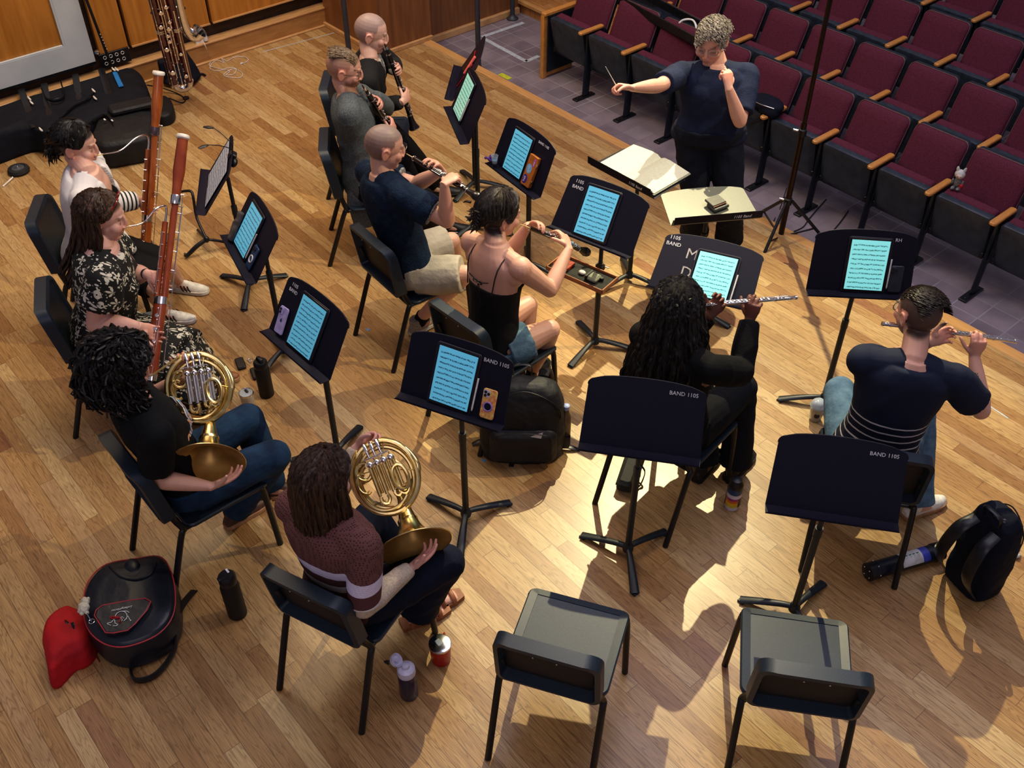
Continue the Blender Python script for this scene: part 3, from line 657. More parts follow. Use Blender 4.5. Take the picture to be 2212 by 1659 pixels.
def person(label,hip,yaw,neck,head,hyaw=None,hpitch=15,hroll=0,cyaw=None,s=1.06,skin=(.62,.36,.26),lip=(.45,.16,.13),tw=1.,fat=1.,bust=0.,arms=None,feet=None,face=None,jaw=1.,puff=0.,hs=1.10,nmax=.158,headhair=None,sw=.175,wear=(),cat='person',base=None,legfat=1.,armfat=1.,l_leg=(.43,.42),voxel=.0048,belly=1.):
    """arms: dict side-> (wrist, handdir, palm normal, elbow hint, curls, thumb); feet: side->(ankle, toe dir, knee hint)"""
    H_=np.array(hip,float); Nk=np.array(neck,float); Hd=np.array(head,float); cyaw=yaw if cyaw is None else cyaw; ln_=np.linalg.norm(Nk-Hd); Nk=Hd+(Nk-Hd)/ln_*min(ln_,nmax*s); hyaw=yaw if hyaw is None else hyaw
    fy=V(math.cos(math.radians(yaw)),math.sin(math.radians(yaw)),0); fc=V(math.cos(math.radians(cyaw)),math.sin(math.radians(cyaw)),0); rh=V(fy[1],-fy[0],0)
    J={}; mb=MB(); prof=[(t,w*tw*fat,a*fat*(belly if .1<t<.6 else 1),b*fat) for t,w,a,b in BODY]
    up,r,f,Lt=torso(H_,Nk,fc,prof,mb,s); J.update(up=up,r=r,f=f,Lt=Lt,H=H_,N=Nk,fy=fy,rh=rh)
    hf=head_frame(Hd,hyaw,hpitch,hroll); J['hf']=hf; J['hs']=hs*s
    mb.tube([Nk-up*.05,Nk+up*.01,hf((0,-.022,-.075)),hf((0,-.015,-.02))],[(.060*s*(.5+.5*fat),.058*s),(.055*s*(.5+.5*fat),.056*s),(.052*s*(.5+.5*fat),.054*s),.05],n=18,side=r,smooth=3)
    add_head(mb,hf,hs*s,jaw,puff)
    for sd,sg in(('R',1),('L',-1)):
        S=Nk-up*.055*s+r*sg*sw*s; J['S'+sd]=S
        mb.tube([Nk-up*.03+r*sg*.05,Nk-up*.035*s+r*sg*.11*s,S],[(.038*s,.042*s),(.044*s,.046*s),(.050*s*armfat,.05*s)],n=14,side=up,smooth=3); mb.ell(S,.054*s*armfat,n=16,m=12)
        mb.ell(S-up*.05*s-r*sg*.03*s,(.05*s,.06*s,.07*s),n=14,m=10)
        W,hd,pn,eh,curls,th=arms[sd]; W=np.array(W,float); E_=ik(S,W,.285*s,.255*s,eh); J['E'+sd]=E_; J['W'+sd]=W; af=armfat
        mb.tube([S,S+(E_-S)*.35,S+(E_-S)*.75,E_],[.051*s*af,.048*s*af,.041*s*af,.038*s*af],n=16,smooth=3); mb.ell(E_,.038*s*af,n=14,m=10)
        mb.tube([E_,E_+(W-E_)*.25,E_+(W-E_)*.65,W],[(.038*s*af,.038*s*af),(.041*s*af,.038*s*af),(.032*s*af,.029*s*af),(.025*s,.019*s)],n=16,side=np.cross(nrm(hd),pn),smooth=3)
        add_hand(mb,W,hd,pn,curls,th,k=.98*s,left=(sd=='L'))
        hj=H_+rh*sg*.095*s-V(0,0,.02); A_,toe,kh=feet[sd]; A_=np.array(A_,float); K=np.array(kh[1],float) if isinstance(kh,tuple) else ik(hj,A_,l_leg[0]*s,l_leg[1]*s,kh); J['K'+sd]=K; J['A'+sd]=A_; J['Hj'+sd]=hj; J['T'+sd]=nrm(toe); lf=legfat
        mb.tube([hj,hj+(K-hj)*.45,hj+(K-hj)*.85,K],[.086*s*lf,.075*s*lf,.058*s*lf,.054*s*lf],n=16,smooth=3); mb.ell(K,.054*s*lf,n=14,m=10)
        mb.tube([K,K+(A_-K)*.3,K+(A_-K)*.7,A_],[.052*s*lf,.056*s*lf,.042*s*lf,.036*s],n=16,smooth=3)
        td=nrm(V(toe[0],toe[1],0)); mb.tube([A_-td*.03-V(0,0,.03),A_+td*.05-V(0,0,.045),A_+td*.15-V(0,0,.065)],[(.035,.03),(.04,.03),(.035,.016)],n=12,side=np.cross(td,V(0,0,1)),smooth=3)
    if bust:
        for sg in(-1,1): mb.ell(H_+up*Lt*.66+f*(.075*s)+r*sg*.075*s,(bust,bust,bust),n=16,m=12)
    me=fused(mb,voxel,2,'person'); co=getco(me)
    # ---- colour by anatomy
    h=((co-hf.o)@hf.R)/(hs*s); x,y,z=h.T; col=np.tile(np.array(skin),(len(co),1)); near=(np.abs(x)<.11)&(np.abs(y)<.15)&(np.abs(z)<.16)
    def blend(mask,c): nonlocal col; k=np.clip(mask,0,1)[:,None]; col=col*(1-k)+np.array(c)*k
    red=np.array(skin)*V(1.08,.78,.74)
    blend(near*np.exp(-((np.abs(x)-.04)**2/.0004+(z+.03)**2/.0005))*(y>.03)*.8,red)
    blend(near*np.exp(-(x**2/.0002+(z+.03)**2/.0002))*(y>.09)*.6,red)
    blend(near*smoothstep(.066,.074,np.abs(x))*(np.abs(z)<.045)*(np.abs(y+.01)<.04)*.55,red)
    # hands: pinker knuckles
    for sd in 'RL':
        k_=np.linalg.norm(co-(J['W'+sd]+nrm(arms[sd][1])*.10),axis=1); blend(.45*(1-smoothstep(.04,.09,k_)),red)
    blend(near*(y>.07)*np.exp(-((np.abs(x)/.021)**4+((z+.063)/.009)**4)),lip)
    fc_=dict(brow=(.09,.05,.035),eye=True); fc_.update(face or {})
    blend(near*(y>.05)*np.exp(-(((np.abs(x)-.032)/.016)**4+((z-.024-.10*(np.abs(x)-.02))/.0038)**2))*.85,fc_['brow'])
    blend(near*(y>.05)*np.exp(-(((np.abs(x)-.031)/.0135)**4+((z+.002)/.0055)**2))*.65,np.array(skin)*.45)
    blend(near*(y>.05)*np.exp(-(((np.abs(x)-.031)/.0125)**4+((z+.0065)/.0022)**2))*.9,(.03,.02,.018))
    if headhair is not None: headhair(blend,near,x,y,z,co)
    nz=vnoise(co,35,3)*.04; col=np.clip(col*(1+nz[:,None]),0,1)
    ca=me.color_attributes.new('Col','FLOAT_COLOR','POINT'); ca.data.foreach_set('color',np.c_[col,np.ones(len(col))].ravel()); me.materials.append(M_SKIN)
    o=link('person',me); base=H_*V(1,1,0) if base is None else base
    recentre(o,base); tag(o,label,'person')
    J.update(o=o,s=s,prof=prof,arms=arms,feet=feet,fat=fat,tw=tw,armfat=armfat,legfat=legfat,sw=sw,bust=bust); return J
def part(J,name,mb_or_me,m,vox=None,smooth=2,wr=None,seed=0,sub=None,label=None):
    if isinstance(mb_or_me,MB):
        me=fused(mb_or_me,vox,smooth,name) if vox else mb_or_me.mesh(name,[],50)
    else: me=mb_or_me
    if wr: wrinkle(me,wr[0],wr[1],seed)
    for q in (m if isinstance(m,(list,tuple)) else [m]): me.materials.append(q)
    o=link(name,me,sub or J['o'],True)
    if label: o['label']=label
    return o
def sleeve(mb,J,sd,t_up,t_fore=0.,g=.014,flare=.0):
    S,E_,W=J['S'+sd],J['E'+sd],J['W'+sd]; s=J['s']; af=J['armfat']
    sg=1 if sd=='R' else -1
    mb.tube([J['N']-J['up']*.045*s+J['r']*sg*.07*s,J['N']-J['up']*.045*s+J['r']*sg*.12*s,S],[(.042*s+g,.05*s+g),(.046*s+g,.052*s+g),(.050*s*af+g*.8,.052*s+g*.8)],n=16,side=J['up'],smooth=3); mb.tube([J['N']-J['up']*.014*s+J['r']*sg*.030*s,J['N']-J['up']*.035*s+J['r']*sg*.11*s],[(.036*s+g,.052*s+g),(.038*s+g,.048*s+g)],n=14,side=J['up'])
    mb.ell(S,.052*s*af+g*.8,n=16,m=12); mb.ell(S-J['up']*.055*s-J['r']*sg*.045*s,(.045*s+g,.055*s+g,.07*s+g),n=14,m=10)
    t=min(t_up,1.); P2=S+(E_-S)*t
    mb.tube([S,S+(E_-S)*t*.5,P2],[.052*s*af+g,.048*s*af+g+flare*.5,(.040*s*af+g+flare)],n=18,smooth=3)
    if t_fore>0:
        mb.ell(E_,.040*s*af+g,n=16,m=12); P3=E_+(W-E_)*t_fore
        mb.tube([E_,E_+(P3-E_)*.35,E_+(P3-E_)*.8,P3],[.040*s*af+g,.042*s*af+g,.035*s*af+g,.031*s*af+g*.8],n=16,smooth=3)
def shirt(J,m,g=.015,sl=(.55,0.),t0=-.10,t1=1.0,wm=1.,fm=1.,name='shirt',vox=.0075,wr=(.0035,30),seed=1,flare=.012,label=None,extra=None,hemflare=0.):
    mb=MB(); pr=[(t,w*wm+g+(hemflare if t<.05 else 0),a*fm+g,b+g) for t,w,a,b in J['prof'] if t0-.07<=t<=t1]
    torso(J['H'],J['N'],J['f'],pr,mb,J['s'])
    for sd in 'RL': sleeve(mb,J,sd,sl[0],sl[1],g,flare)
    if J['bust']:
        for sg in(-1,1): mb.ell(J['H']+J['up']*J['Lt']*.66+J['f']*(.078*J['s'])+J['r']*sg*.072*J['s'],J['bust']+g,n=16,m=12)
    if extra: extra(mb)
    me=fused(mb,vox,3,name); 
    if wr: wrinkle(me,wr[0],wr[1],seed)
    o=part(J,name,me,m,label=label); return o
def trousers(J,m,g=.014,t=1.,name='trousers',vox=.008,wr=(.0045,26),seed=2,flare=.0,top=.12,label=None,hem=None):
    mb=MB(); s=J['s']; lf=J['legfat']; pr=grow(J['prof'],g,-.2,top); torso(J['H'],J['N'],J['fy'],pr,mb,s)
    for sd in 'RL':
        hj,K,A_=J['Hj'+sd],J['K'+sd],J['A'+sd]
        if t<=.5:   # shorts: part of the thigh
            tt=t*2; Q=hj+(K-hj)*tt; mb.tube([hj,hj+(K-hj)*tt*.5,Q],[.088*s*lf+g,.082*s*lf+g+flare*.5,(.066*s*lf+g+flare)],n=18,smooth=3)
        else:
            mb.tube([hj,hj+(K-hj)*.45,hj+(K-hj)*.85,K],[.088*s*lf+g,.078*s*lf+g,.062*s*lf+g,.058*s*lf+g],n=18,smooth=3); mb.ell(K,.058*s*lf+g,n=16,m=12)
            Q=K+(A_-K)*min((t-.5)*2,1.); mb.tube([K,K+(Q-K)*.35,K+(Q-K)*.75,Q],[.056*s*lf+g,.058*s*lf+g,.048*s*lf+g+flare*.5,.044*s*lf+g+flare],n=18,smooth=3)
    me=fused(mb,vox,2,name); wrinkle(me,wr[0],wr[1],seed); return part(J,name,me,m,label=label)
def shoe(J,sd,m,msole=None,high=.05,label=None,name='shoe'):
    A_,toe,_=J['feet'][sd]; A_=np.array(A_); td=nrm(V(toe[0],toe[1],0)); z=td*0+V(0,0,1); x=np.cross(td,z); fl=V(A_[0],A_[1],A_[2]-.085)
    fr=F(fl,x,td,z)
    mb=MB(); pr=[(-.085,.020,.045),(-.07,.032,.062),(-.02,.036,.078),(.05,.040,.070),(.11,.046,.052),(.16,.043,.040),(.195,.028,.030),(.205,.012,.022)]
    R=[]; a=np.linspace(0,2*PI,16,endpoint=False)
    for y,w,h in pr: R.append(np.c_[np.cos(a)*w,np.full(16,y),.012+np.maximum(np.sin(a),-.02)*h])
    mb.rings(R[::-1],fr=fr); mb.tube([fr((0,-.025,.05)),fr((0,-.03,.085+high*.5))],[(.042,.046),(.040,.044)],n=16,side=x)
    o=part(J,name,mb,m,.005,2,label=label)
    if msole:
        mb=MB(); R=[]; 
        for z0,g_ in((0,.0),(.0,.004),(.022,.004),(.024,0)):
            out=[(math.copysign(w+g_,sx),y) for sx,seq in((1,pr),(-1,pr[::-1])) for y,w,h in seq]; R.append(np.array([(X,Y,z0) for X,Y in out]))
        mb.rings(R,fr=fr); part(J,'sole',mb,msole,sub=o)
    return o,fr
# ---------------------------------------------------------------- hair
def locks(J,m,style,n=170,seed=1,name='hair',rad=.008,Lh=.25,grow_=1.,face=62,part_x=0.,wave=.006,th_end=100,curl=0.,out=.004,thin=1.,back=None,gather=None,cap=True,spread_out=.0,label=None,ztop=1.):
    rng=np.random.default_rng(seed); hf=J['hf']; hs=J['hs']; mb=MB()
    R3=V(.079,.100,.094)*grow_; c0=V(0,-.014,.027)
    if cap:
        # scalp cap that leaves the face free
        th=np.linspace(0,1,14); a=np.linspace(0,2*PI,40,endpoint=False); rr=[]
        for t in th[1:]:
            row=[]
            for q in a:
                ph=abs((q+PI)%(2*PI)-PI); lim=math.radians(th_end if ph>math.radians(face) else 50+ (th_end-50)*(ph/math.radians(face))**3)
                tt=t*lim; row.append(c0+V(R3[0]*math.sin(tt)*math.sin(q),R3[1]*math.sin(tt)*math.cos(q),R3[2]*math.cos(tt)))
            rr.append(np.array(row)*hs)
        mb.rings([hf(r_) for r_ in [np.tile((c0+V(0,0,R3[2]))*hs,(40,1))*1.0+rng.normal(size=(40,3))*1e-5]+rr],cap=False)
    for i in range(n):
        ph=rng.uniform(-180,180); th0=rng.uniform(2,60)**1.0
        side=1 if ph>0 else -1; pts=[]; ofs=rng.uniform(0,out)+.002; wv=rng.uniform(0,6.28); 
        the=th_end*rng.uniform(.93,1.05)
        K=9
        for k in range(K+1):
            t=k/K; th_=th0+(the-th0)*t; p=ph
            if abs(ph)<face+15: p=side*(abs(ph)+(face+15-abs(ph))*smoothstep(25,80,th_))
            a=math.radians(p); b=math.radians(th_); rr=R3*(1+ofs*10*(.6+.4*t))
            q=c0+V(rr[0]*math.sin(b)*math.sin(a)+part_x*(1-t)*.0,rr[1]*math.sin(b)*math.cos(a),rr[2]*math.cos(b))
            q=q+rng.normal(size=3)*wave*.4; pts.append(hf(q*hs))
        last=pts[-1]; dn=V(0,0,-1); Ll=Lh*rng.uniform(.8,1.08)
        if gather is not None:
            G=hf(np.array(gather)*hs); pts=pts[:K-1]; pts.append((pts[-1]+G)/2+nrm((pts[-1]+G)/2-hf(c0*hs))*.012); pts.append(G+rng.normal(size=3)*.01)
        elif Ll>.01:
            rad_out=nrm((last-hf(c0*hs))*V(1,1,0)); M_=max(3,int(Ll/.03))
            bk=np.zeros(3) if back is None else np.array(back)
            for k in range(1,M_+1):
                t=k/M_; q=last+dn*Ll*t+rad_out*(spread_out*math.sin(t*PI*.5))+bk*t*t+rng.normal(size=3)*wave*.5
                if curl: q=q+V(math.cos(wv+t*9),math.sin(wv+t*9),0)*curl
                pts.append(q)
        elif curl:
            pass
        if curl:
            pts=[p_+V(math.cos(wv+k*1.6),math.sin(wv+k*1.6),.5*math.sin(wv*2+k*1.9))*curl*smoothstep(0,3,k) for k,p_ in enumerate(pts)]
        k=len(pts); rads=[(rad*(.5+.6*math.sin(PI*min(1,.15+j/(k-1)*.85)))+.0008)*thin for j in range(k)]
        mb.tube(pts,rads,n=5,smooth=2)
    return part(J,name,mb,m,label=label)
def glasses(J,m,label=None,rim=.0013,up=0.,lens=True):
    hf=J['hf'];hs=J['hs']; g=lambda p: hf(np.array(p)*hs); mb=MB()
    for s in(-1,1):
        a=np.linspace(0,2*PI,20,endpoint=False); mb.tube([g((s*.033+.024*math.cos(q),.092-.010*abs(s*.033+.024*math.cos(q))/.05,.0-.004+.018*math.sin(q)+up)) for q in a],rim*1.3,n=6,closed=True)
        mb.tube([g((s*.057,.083,.004+up)),g((s*.074,.05,.004+up)),g((s*.080,-.01,.004+up)),g((s*.079,-.035,-.01+up))],rim,n=6)
    mb.tube([g((-.010,.094,0+up)),g((0,.098,.002+up)),g((.010,.094,0+up))],rim,n=6)
    o=part(J,'glasses',mb,m,label=label)
    if lens:
        for s in(-1,1):
            mb=MB(); a=np.linspace(0,2*PI,20,endpoint=False); mb.rings([np.array([g((s*.033+.023*math.cos(q),.0915+dy-.010*abs(s*.033+.024*math.cos(q))/.05,-.004+.0175*math.sin(q)+up)) for q in a]) for dy in(0,.001)]); part(J,'lens',mb,M_LENS,sub=o)
    return o
def cropped(zline=.045,back=-.045,c=(.12,.09,.09),k=.8,top=None):
    def fn(blend,near,x,y,z,co):
        th=zline*smoothstep(-.02,.085,y)+back*(1-smoothstep(-.09,.0,y))+ (.0)*0
        line=np.where(y>0.03, zline+.012*(1-(x/.06)**2)-.0, np.where(y>-.02,-.0+ (y+.02)*.7, back+ (y+.1)*.0))
        mk=smoothstep(-.008,.008,z-line)*near*(~((np.abs(x)>.074)&(np.abs(z+.005)<.04)&(y>-.045)&(y<.02)))
        blend(mk*k,c)
        if top is not None:
            blend(near*smoothstep(.055,.085,z)*.8,top)
    return fn
def cloth(name,col,var=.12,rough=.85,scale=120.,bump=.2,**k): return mat(name,col,rough=rough,scale=scale,var=var,bump=bump,spec=.25,**k)
# ================================================================ instruments
M_EBONY=mat('grenadilla',(.012,.010,.010),rough=.25,spec=.6,coat=.3)
M_SILVER=mat('silver_plate',(.80,.79,.80),rough=.16,metal=1.,var=.04)
M_BRASS=mat('lacquered_brass',(.82,.68,.36),rough=.24,metal=1.,var=.12,scale=18.,col2=(.66,.50,.20))
M_BRASSIN=mat('bell_inside',(.55,.36,.12),rough=.42,metal=.55,scale=9.,col2=(.34,.20,.06))
M_MAPLE=mat('bassoon_maple',(.46,.13,.022),rough=.18,coat=.8,scale=16.,stretch=(1,1,.25),col2=(.25,.055,.014))
M_MAPLE2=mat('bassoon_dark',(.20,.032,.014),rough=.18,coat=.8,scale=16.,stretch=(1,1,.25),col2=(.30,.07,.018))
M_MAROON=mat('contra_maroon',(.115,.012,.016),rough=.16,coat=.9,var=.2)
M_IVORY=mat('ivory_ring',(.78,.74,.68),rough=.35)
M_REED=mat('reed_cane',(.72,.55,.26),rough=.6)
def keys(root,fr,specs,r=.0075,m=None,mrod=None):
    """key cups (one object each) and rods over them"""
    base=None
    for (z,a,q) in specs:
        x=fr.R[:,0]*math.cos(a)+fr.R[:,1]*math.sin(a); sc_=np.linalg.norm(x); x=x/sc_; c=fr((0,0,z))
        if base is None:
            mb=MB(); mb.lathe([(q*.9,0),(q,.0012),(q*.9,.003),(q*.3,.0036)],n=12); me=mb.mesh('key',m or M_SILVER)
        o=bpy.data.objects.new('key',me) if base is not None and abs(base-q)<1e-6 else None
        if o is None:
            mb=MB(); mb.lathe([(q*.9,0),(q,.0012),(q*.9,.003),(q*.3,.0036)],n=12); me=mb.mesh('key',m or M_SILVER); o=bpy.data.objects.new('key',me); base=q
        COL.objects.link(o); o.parent=root
        pos=c+x*KR*sc_; z_=x; y_=fr.R[:,2]; xx=np.cross(y_,z_)
        Mx=Matrix([[*np.c_[xx,y_,z_,pos][i]] for i in range(3)]+[[0,0,0,1]]); o.matrix_local=root.matrix_basis.inverted()@Mx
KR=.014
def woodwind(kind,A,B,front,label,cat):
    """A mouthpiece tip, B bell end, front = the side the keys face"""
    global KR
    A=np.array(A);B=np.array(B); Ln=np.linalg.norm(B-A); fr=frame_z(A,B-A,front); fr=F(fr.o,fr.R[:,0]*1.22,fr.R[:,1]*1.22,fr.R[:,2]); root=thing(kind,label,cat,A)
    if kind=='clarinet':
        r=.0135; mb=MB(); mb.tube([fr((-.004,0,0)),fr((-.002,0,.03)),fr((0,0,.06)),fr((0,0,.085))],[(.002,.007),(.008,.009),(.0125,.0125),(.0125,.0125)],n=14,side=fr.R[:,0]); mb.obj('mouthpiece',M_EBONY,root)
        mb=MB(); mb.lathe([(.0142,.028),(.0142,.045)],fr); mb.obj('ligature',M_SILVER,root)
        js=[('barrel',.085,.15,.0155),('upper_joint',.15,.345,r),('lower_joint',.345,Ln-.11,r+.0006)]
        bell=[(r+.002,Ln-.11),(.0165,Ln-.09),(.0175,Ln-.065),(.022,Ln-.035),(.031,Ln-.008),(.033,Ln),(.029,Ln-.004),(.014,Ln-.05)]
        rings=[.085,.15,.345,Ln-.108,Ln-.001]; rr=[.0165,.0155,.0158,.0175,.0335]
    elif kind=='oboe':
        r=.0105; mb=MB(); mb.tube([fr((0,0,0)),fr((0,0,.03)),fr((0,0,.07))],[(.003,.0012),(.0028,.0028),(.0035,.0035)],n=10,side=fr.R[:,1]); mb.obj('reed',M_REED,root)
        js=[('upper_joint',.065,.31,r),('lower_joint',.31,Ln-.10,r+.001)]
        bell=[(r+.002,Ln-.10),(.014,Ln-.07),(.019,Ln-.045),(.0225,Ln-.028),(.021,Ln-.010),(.018,Ln),(.013,Ln-.006),(.009,Ln-.05)]
        rings=[.067,.31,Ln-.098]; rr=[.0125,.0135,.015]
    KR=r+.006
    for n_,z0,z1,q in js:
        mb=MB(); mb.lathe([(q*.97,z0),(q,z0+.004),(q,z1-.004),(q*.97,z1)],fr,n=16); mb.obj(n_,M_EBONY,root)
    mb=MB(); mb.lathe(bell,fr,n=24,cap=True); mb.obj('bell',M_EBONY,root)
    for z,q in zip(rings,rr):
        mb=MB(); mb.lathe([(q,z-.003),(q+.0008,z),(q,z+.003)],fr,n=18); mb.obj('joint_ring',M_SILVER,root)
    sp=[]; 
    for i in range(7): sp.append((.18+i*.022,.25*(-1)**i,.0062))
    for i in range(8): sp.append((.36+i*.024 if kind=='clarinet' else .33+i*.022,.3*(-1)**(i+1),.0075))
    for i in range(4): sp.append((Ln-.21+i*.024,.9 if i%2 else -.7,.0085))
    sp=[q for q in sp if q[0]<Ln-.05]
    keys(root,fr,sp)
    for a,z0,z1 in ((.55,.165,.33),(-.6,.17,.32),(.6,.35,Ln-.11),(-.55,.36,Ln-.14),(1.5,.2,Ln-.16)):
        d=V(math.cos(a),math.sin(a),0)*(r+.0055); mb=MB(); mb.tube([fr(d+V(0,0,z0)),fr(d+V(0,0,z1))],.0016,n=6)
        for k in range(5):
            z=z0+(z1-z0)*k/4; mb.tube([fr(d*.6+V(0,0,z)),fr(d*1.12+V(0,0,z))],.0020,n=6)
        mb.obj('key_rod',M_SILVER,root)
    # side levers
    for k,(z,a) in enumerate(((.30,1.3),(.325,-1.2),(Ln-.17,1.2),(Ln-.15,-1.3))):
        mb=MB(); d=V(math.cos(a),math.sin(a),0); mb.tube([fr(d*(r+.004)+V(0,0,z)),fr(d*(r+.012)+V(0,0,z+.02)),fr(d*(r+.011)+V(0,0,z+.04))],[(.002,.0015),(.005,.0018),(.004,.0018)],n=8,side=fr.R[:,2]); mb.obj('key_lever',M_SILVER,root)
    return root,fr,Ln
def flute(A,B,up,label):
    """A crown end, B foot end"""
    global KR
    A=np.array(A);B=np.array(B); Ln=np.linalg.norm(B-A); fr=frame_z(A,B-A,up); root=thing('flute',label,'flute',A); r=.0095
    for n_,z0,z1,q in (('head_joint',0,.225,.0092),('body_joint',.222,.56,r),('foot_joint',.56,Ln,r)):
        mb=MB(); mb.lathe([(q*.9,z0),(q,z0+.002),(q,z1-.002),(q*.9,z1)],fr,n=18); mb.obj(n_,M_SILVER,root)
    mb=MB(); mb.slab((0,0,0),(.018,.034),.003,F(fr((.0095,0,.045)),fr.R[:,1],fr.R[:,2],fr.R[:,0]),r=.008,ch=.001); mb.obj('lip_plate',M_SILVER,root)
    for z in (.0,.222,.56,Ln-.002):
        mb=MB(); mb.lathe([(.0108,z),(.0112,z+.004),(.0108,z+.010)],fr,n=18); mb.obj('joint_ring',M_SILVER,root)
    KR=r+.002; sp=[(.25+i*.0195,0.12*(-1)**i if i<15 else .5,.0078) for i in range(19) if .25+i*.0195<Ln-.02]; keys(root,fr,sp)
    for a in(.8,-.8):
        d=V(math.cos(a),math.sin(a),0)*(r+.004); mb=MB(); mb.tube([fr(d+V(0,0,.24)),fr(d+V(0,0,Ln-.03))],.0017,n=6)
        for k in range(9): z=.245+k*(Ln-.28)/8; mb.tube([fr(d*.7+V(0,0,z)),fr(d*1.1+V(0,0,z))],.0021,n=6)
        mb.obj('key_rod',M_SILVER,root)
    return root,fr,Ln
def bassoon(B,T,side,mouth,label,wood,ring_col):
    """B bottom, T top"""
    global KR
    B=np.array(B);T=np.array(T); Ln=np.linalg.norm(T-B); fr=frame_z(B,T-B,side); root=thing('bassoon',label,'bassoon',B); fr=F(fr.o,fr.R[:,0]*1.28,fr.R[:,1]*1.28,fr.R[:,2])
    s=Ln/1.34; z=lambda q:q*s
    mb=MB(); mb.tube([fr((0,0,z(.035))),fr((0,0,z(.2))),fr((0,0,z(.42)))],[(.034,.023),(.035,.024),(.037,.025)],n=20,side=fr.R[:,0]); mb.obj('boot_joint',wood,root)
    mb=MB(); mb.tube([fr((0,0,0)),fr((0,0,z(.036)))],[(.032,.021),(.036,.025)],n=20,side=fr.R[:,0]); mb.obj('boot_cap',M_SILVER,root)
    mb=MB(); mb.tube([fr((0,0,z(.415))),fr((0,0,z(.455)))],[(.039,.027)]*2,n=20,side=fr.R[:,0]); mb.obj('boot_band',M_SILVER,root)
    mb=MB(); mb.tube([fr((-.018,0,z(.45))),fr((-.018,0,z(.7))),fr((-.020,0,z(.86)))],[.017,.0175,.0155],n=16); mb.obj('wing_joint',wood,root)
    mb=MB(); mb.tube([fr((.016,0,z(.45))),fr((.014,0,z(.98)))],[.0185,.019],n=16); mb.obj('long_joint',wood,root)
    mb=MB(); mb.lathe([(.0205,z(.96)),(.0215,z(.965)),(.0215,z(1.005)),(.0205,z(1.01))],F(fr((.014,0,0)),fr.R[:,0],fr.R[:,1],fr.R[:,2]),n=20); mb.obj('bell_band',ring_col,root)
    fb=F(fr((.014,0,0)),fr.R[:,0],fr.R[:,1],fr.R[:,2])
    mb=MB(); mb.lathe([(.019,z(1.01)),(.020,z(1.06)),(.026,z(1.14)),(.024,z(1.22)),(.0225,z(1.325)),(.012,z(1.325)),(.012,z(1.2))],fb,n=22); mb.obj('bell',wood,root)
    mb=MB(); mb.lathe([(.022,z(1.315)),(.028,z(1.322)),(.029,z(1.334)),(.026,z(1.340)),(.015,z(1.338)),(.013,z(1.32))],fb,n=24); mb.obj('bell_ring',M_IVORY,root)
    # bocal
    M_=np.array(mouth); b0=fr((-.020,0,z(.86))); b1=fr((-.020,0,z(.92))); top=b1+(M_-b1)*.22+V(0,0,.035); mid=b1+(M_-b1)*.55+V(0,0,-.012)
    mb=MB(); mb.tube([b0,b1,b1+(M_-b1)*.06+fr.R[:,2]*.035,top,mid,M_+(b1-M_)*.12],[.0062,.0060,.0056,.0050,.0042,.0034],n=10,smooth=6); mb.obj('bocal',M_IVORY if False else M_SILVER,root)
    mb=MB(); mb.tube([M_+(b1-M_)*.14,M_+(b1-M_)*.06,M_],[(.0035,.0035),(.004,.003),(.0065,.0016)],n=10); mb.obj('reed',M_REED,root)
    KR=.0265
    sp=[(z(.10+i*.055),1.57+.35*(-1)**i,.010) for i in range(6)]+[(z(.14+i*.07),-1.4,.011) for i in range(4)]
    keys(root,fr,sp); KR=.022
    keys(root,fr,[(z(.50+i*.05),2.2+.3*(-1)**i,.0085) for i in range(7)]+[(z(.52+i*.07),.9,.010) for i in range(6)])
    for a,z0,z1,rr in ((1.5,.06,.40,.029),(1.9,.10,.38,.031),(-1.3,.08,.39,.029),(2.5,.48,.84,.026),(2.1,.47,.80,.024),(1.0,.47,.97,.026),(.5,.50,1.02,.036),(-2.2,.47,.80,.026),(0.1,.05,.95,.040)):
        d=V(math.cos(a)*rr*1.15,math.sin(a)*rr,0); mb=MB(); mb.tube([fr(d+V(0,0,z(z0))),fr(d+V(0,0,z(z1)))],.0021,n=6)
        for k in range(6):
            q=z0+(z1-z0)*k/5; mb.tube([fr(d*.65+V(0,0,z(q))),fr(d*1.12+V(0,0,z(q)))],.0027,n=6)
        mb.obj('key_rod',M_SILVER,root)
    return root,fr,s
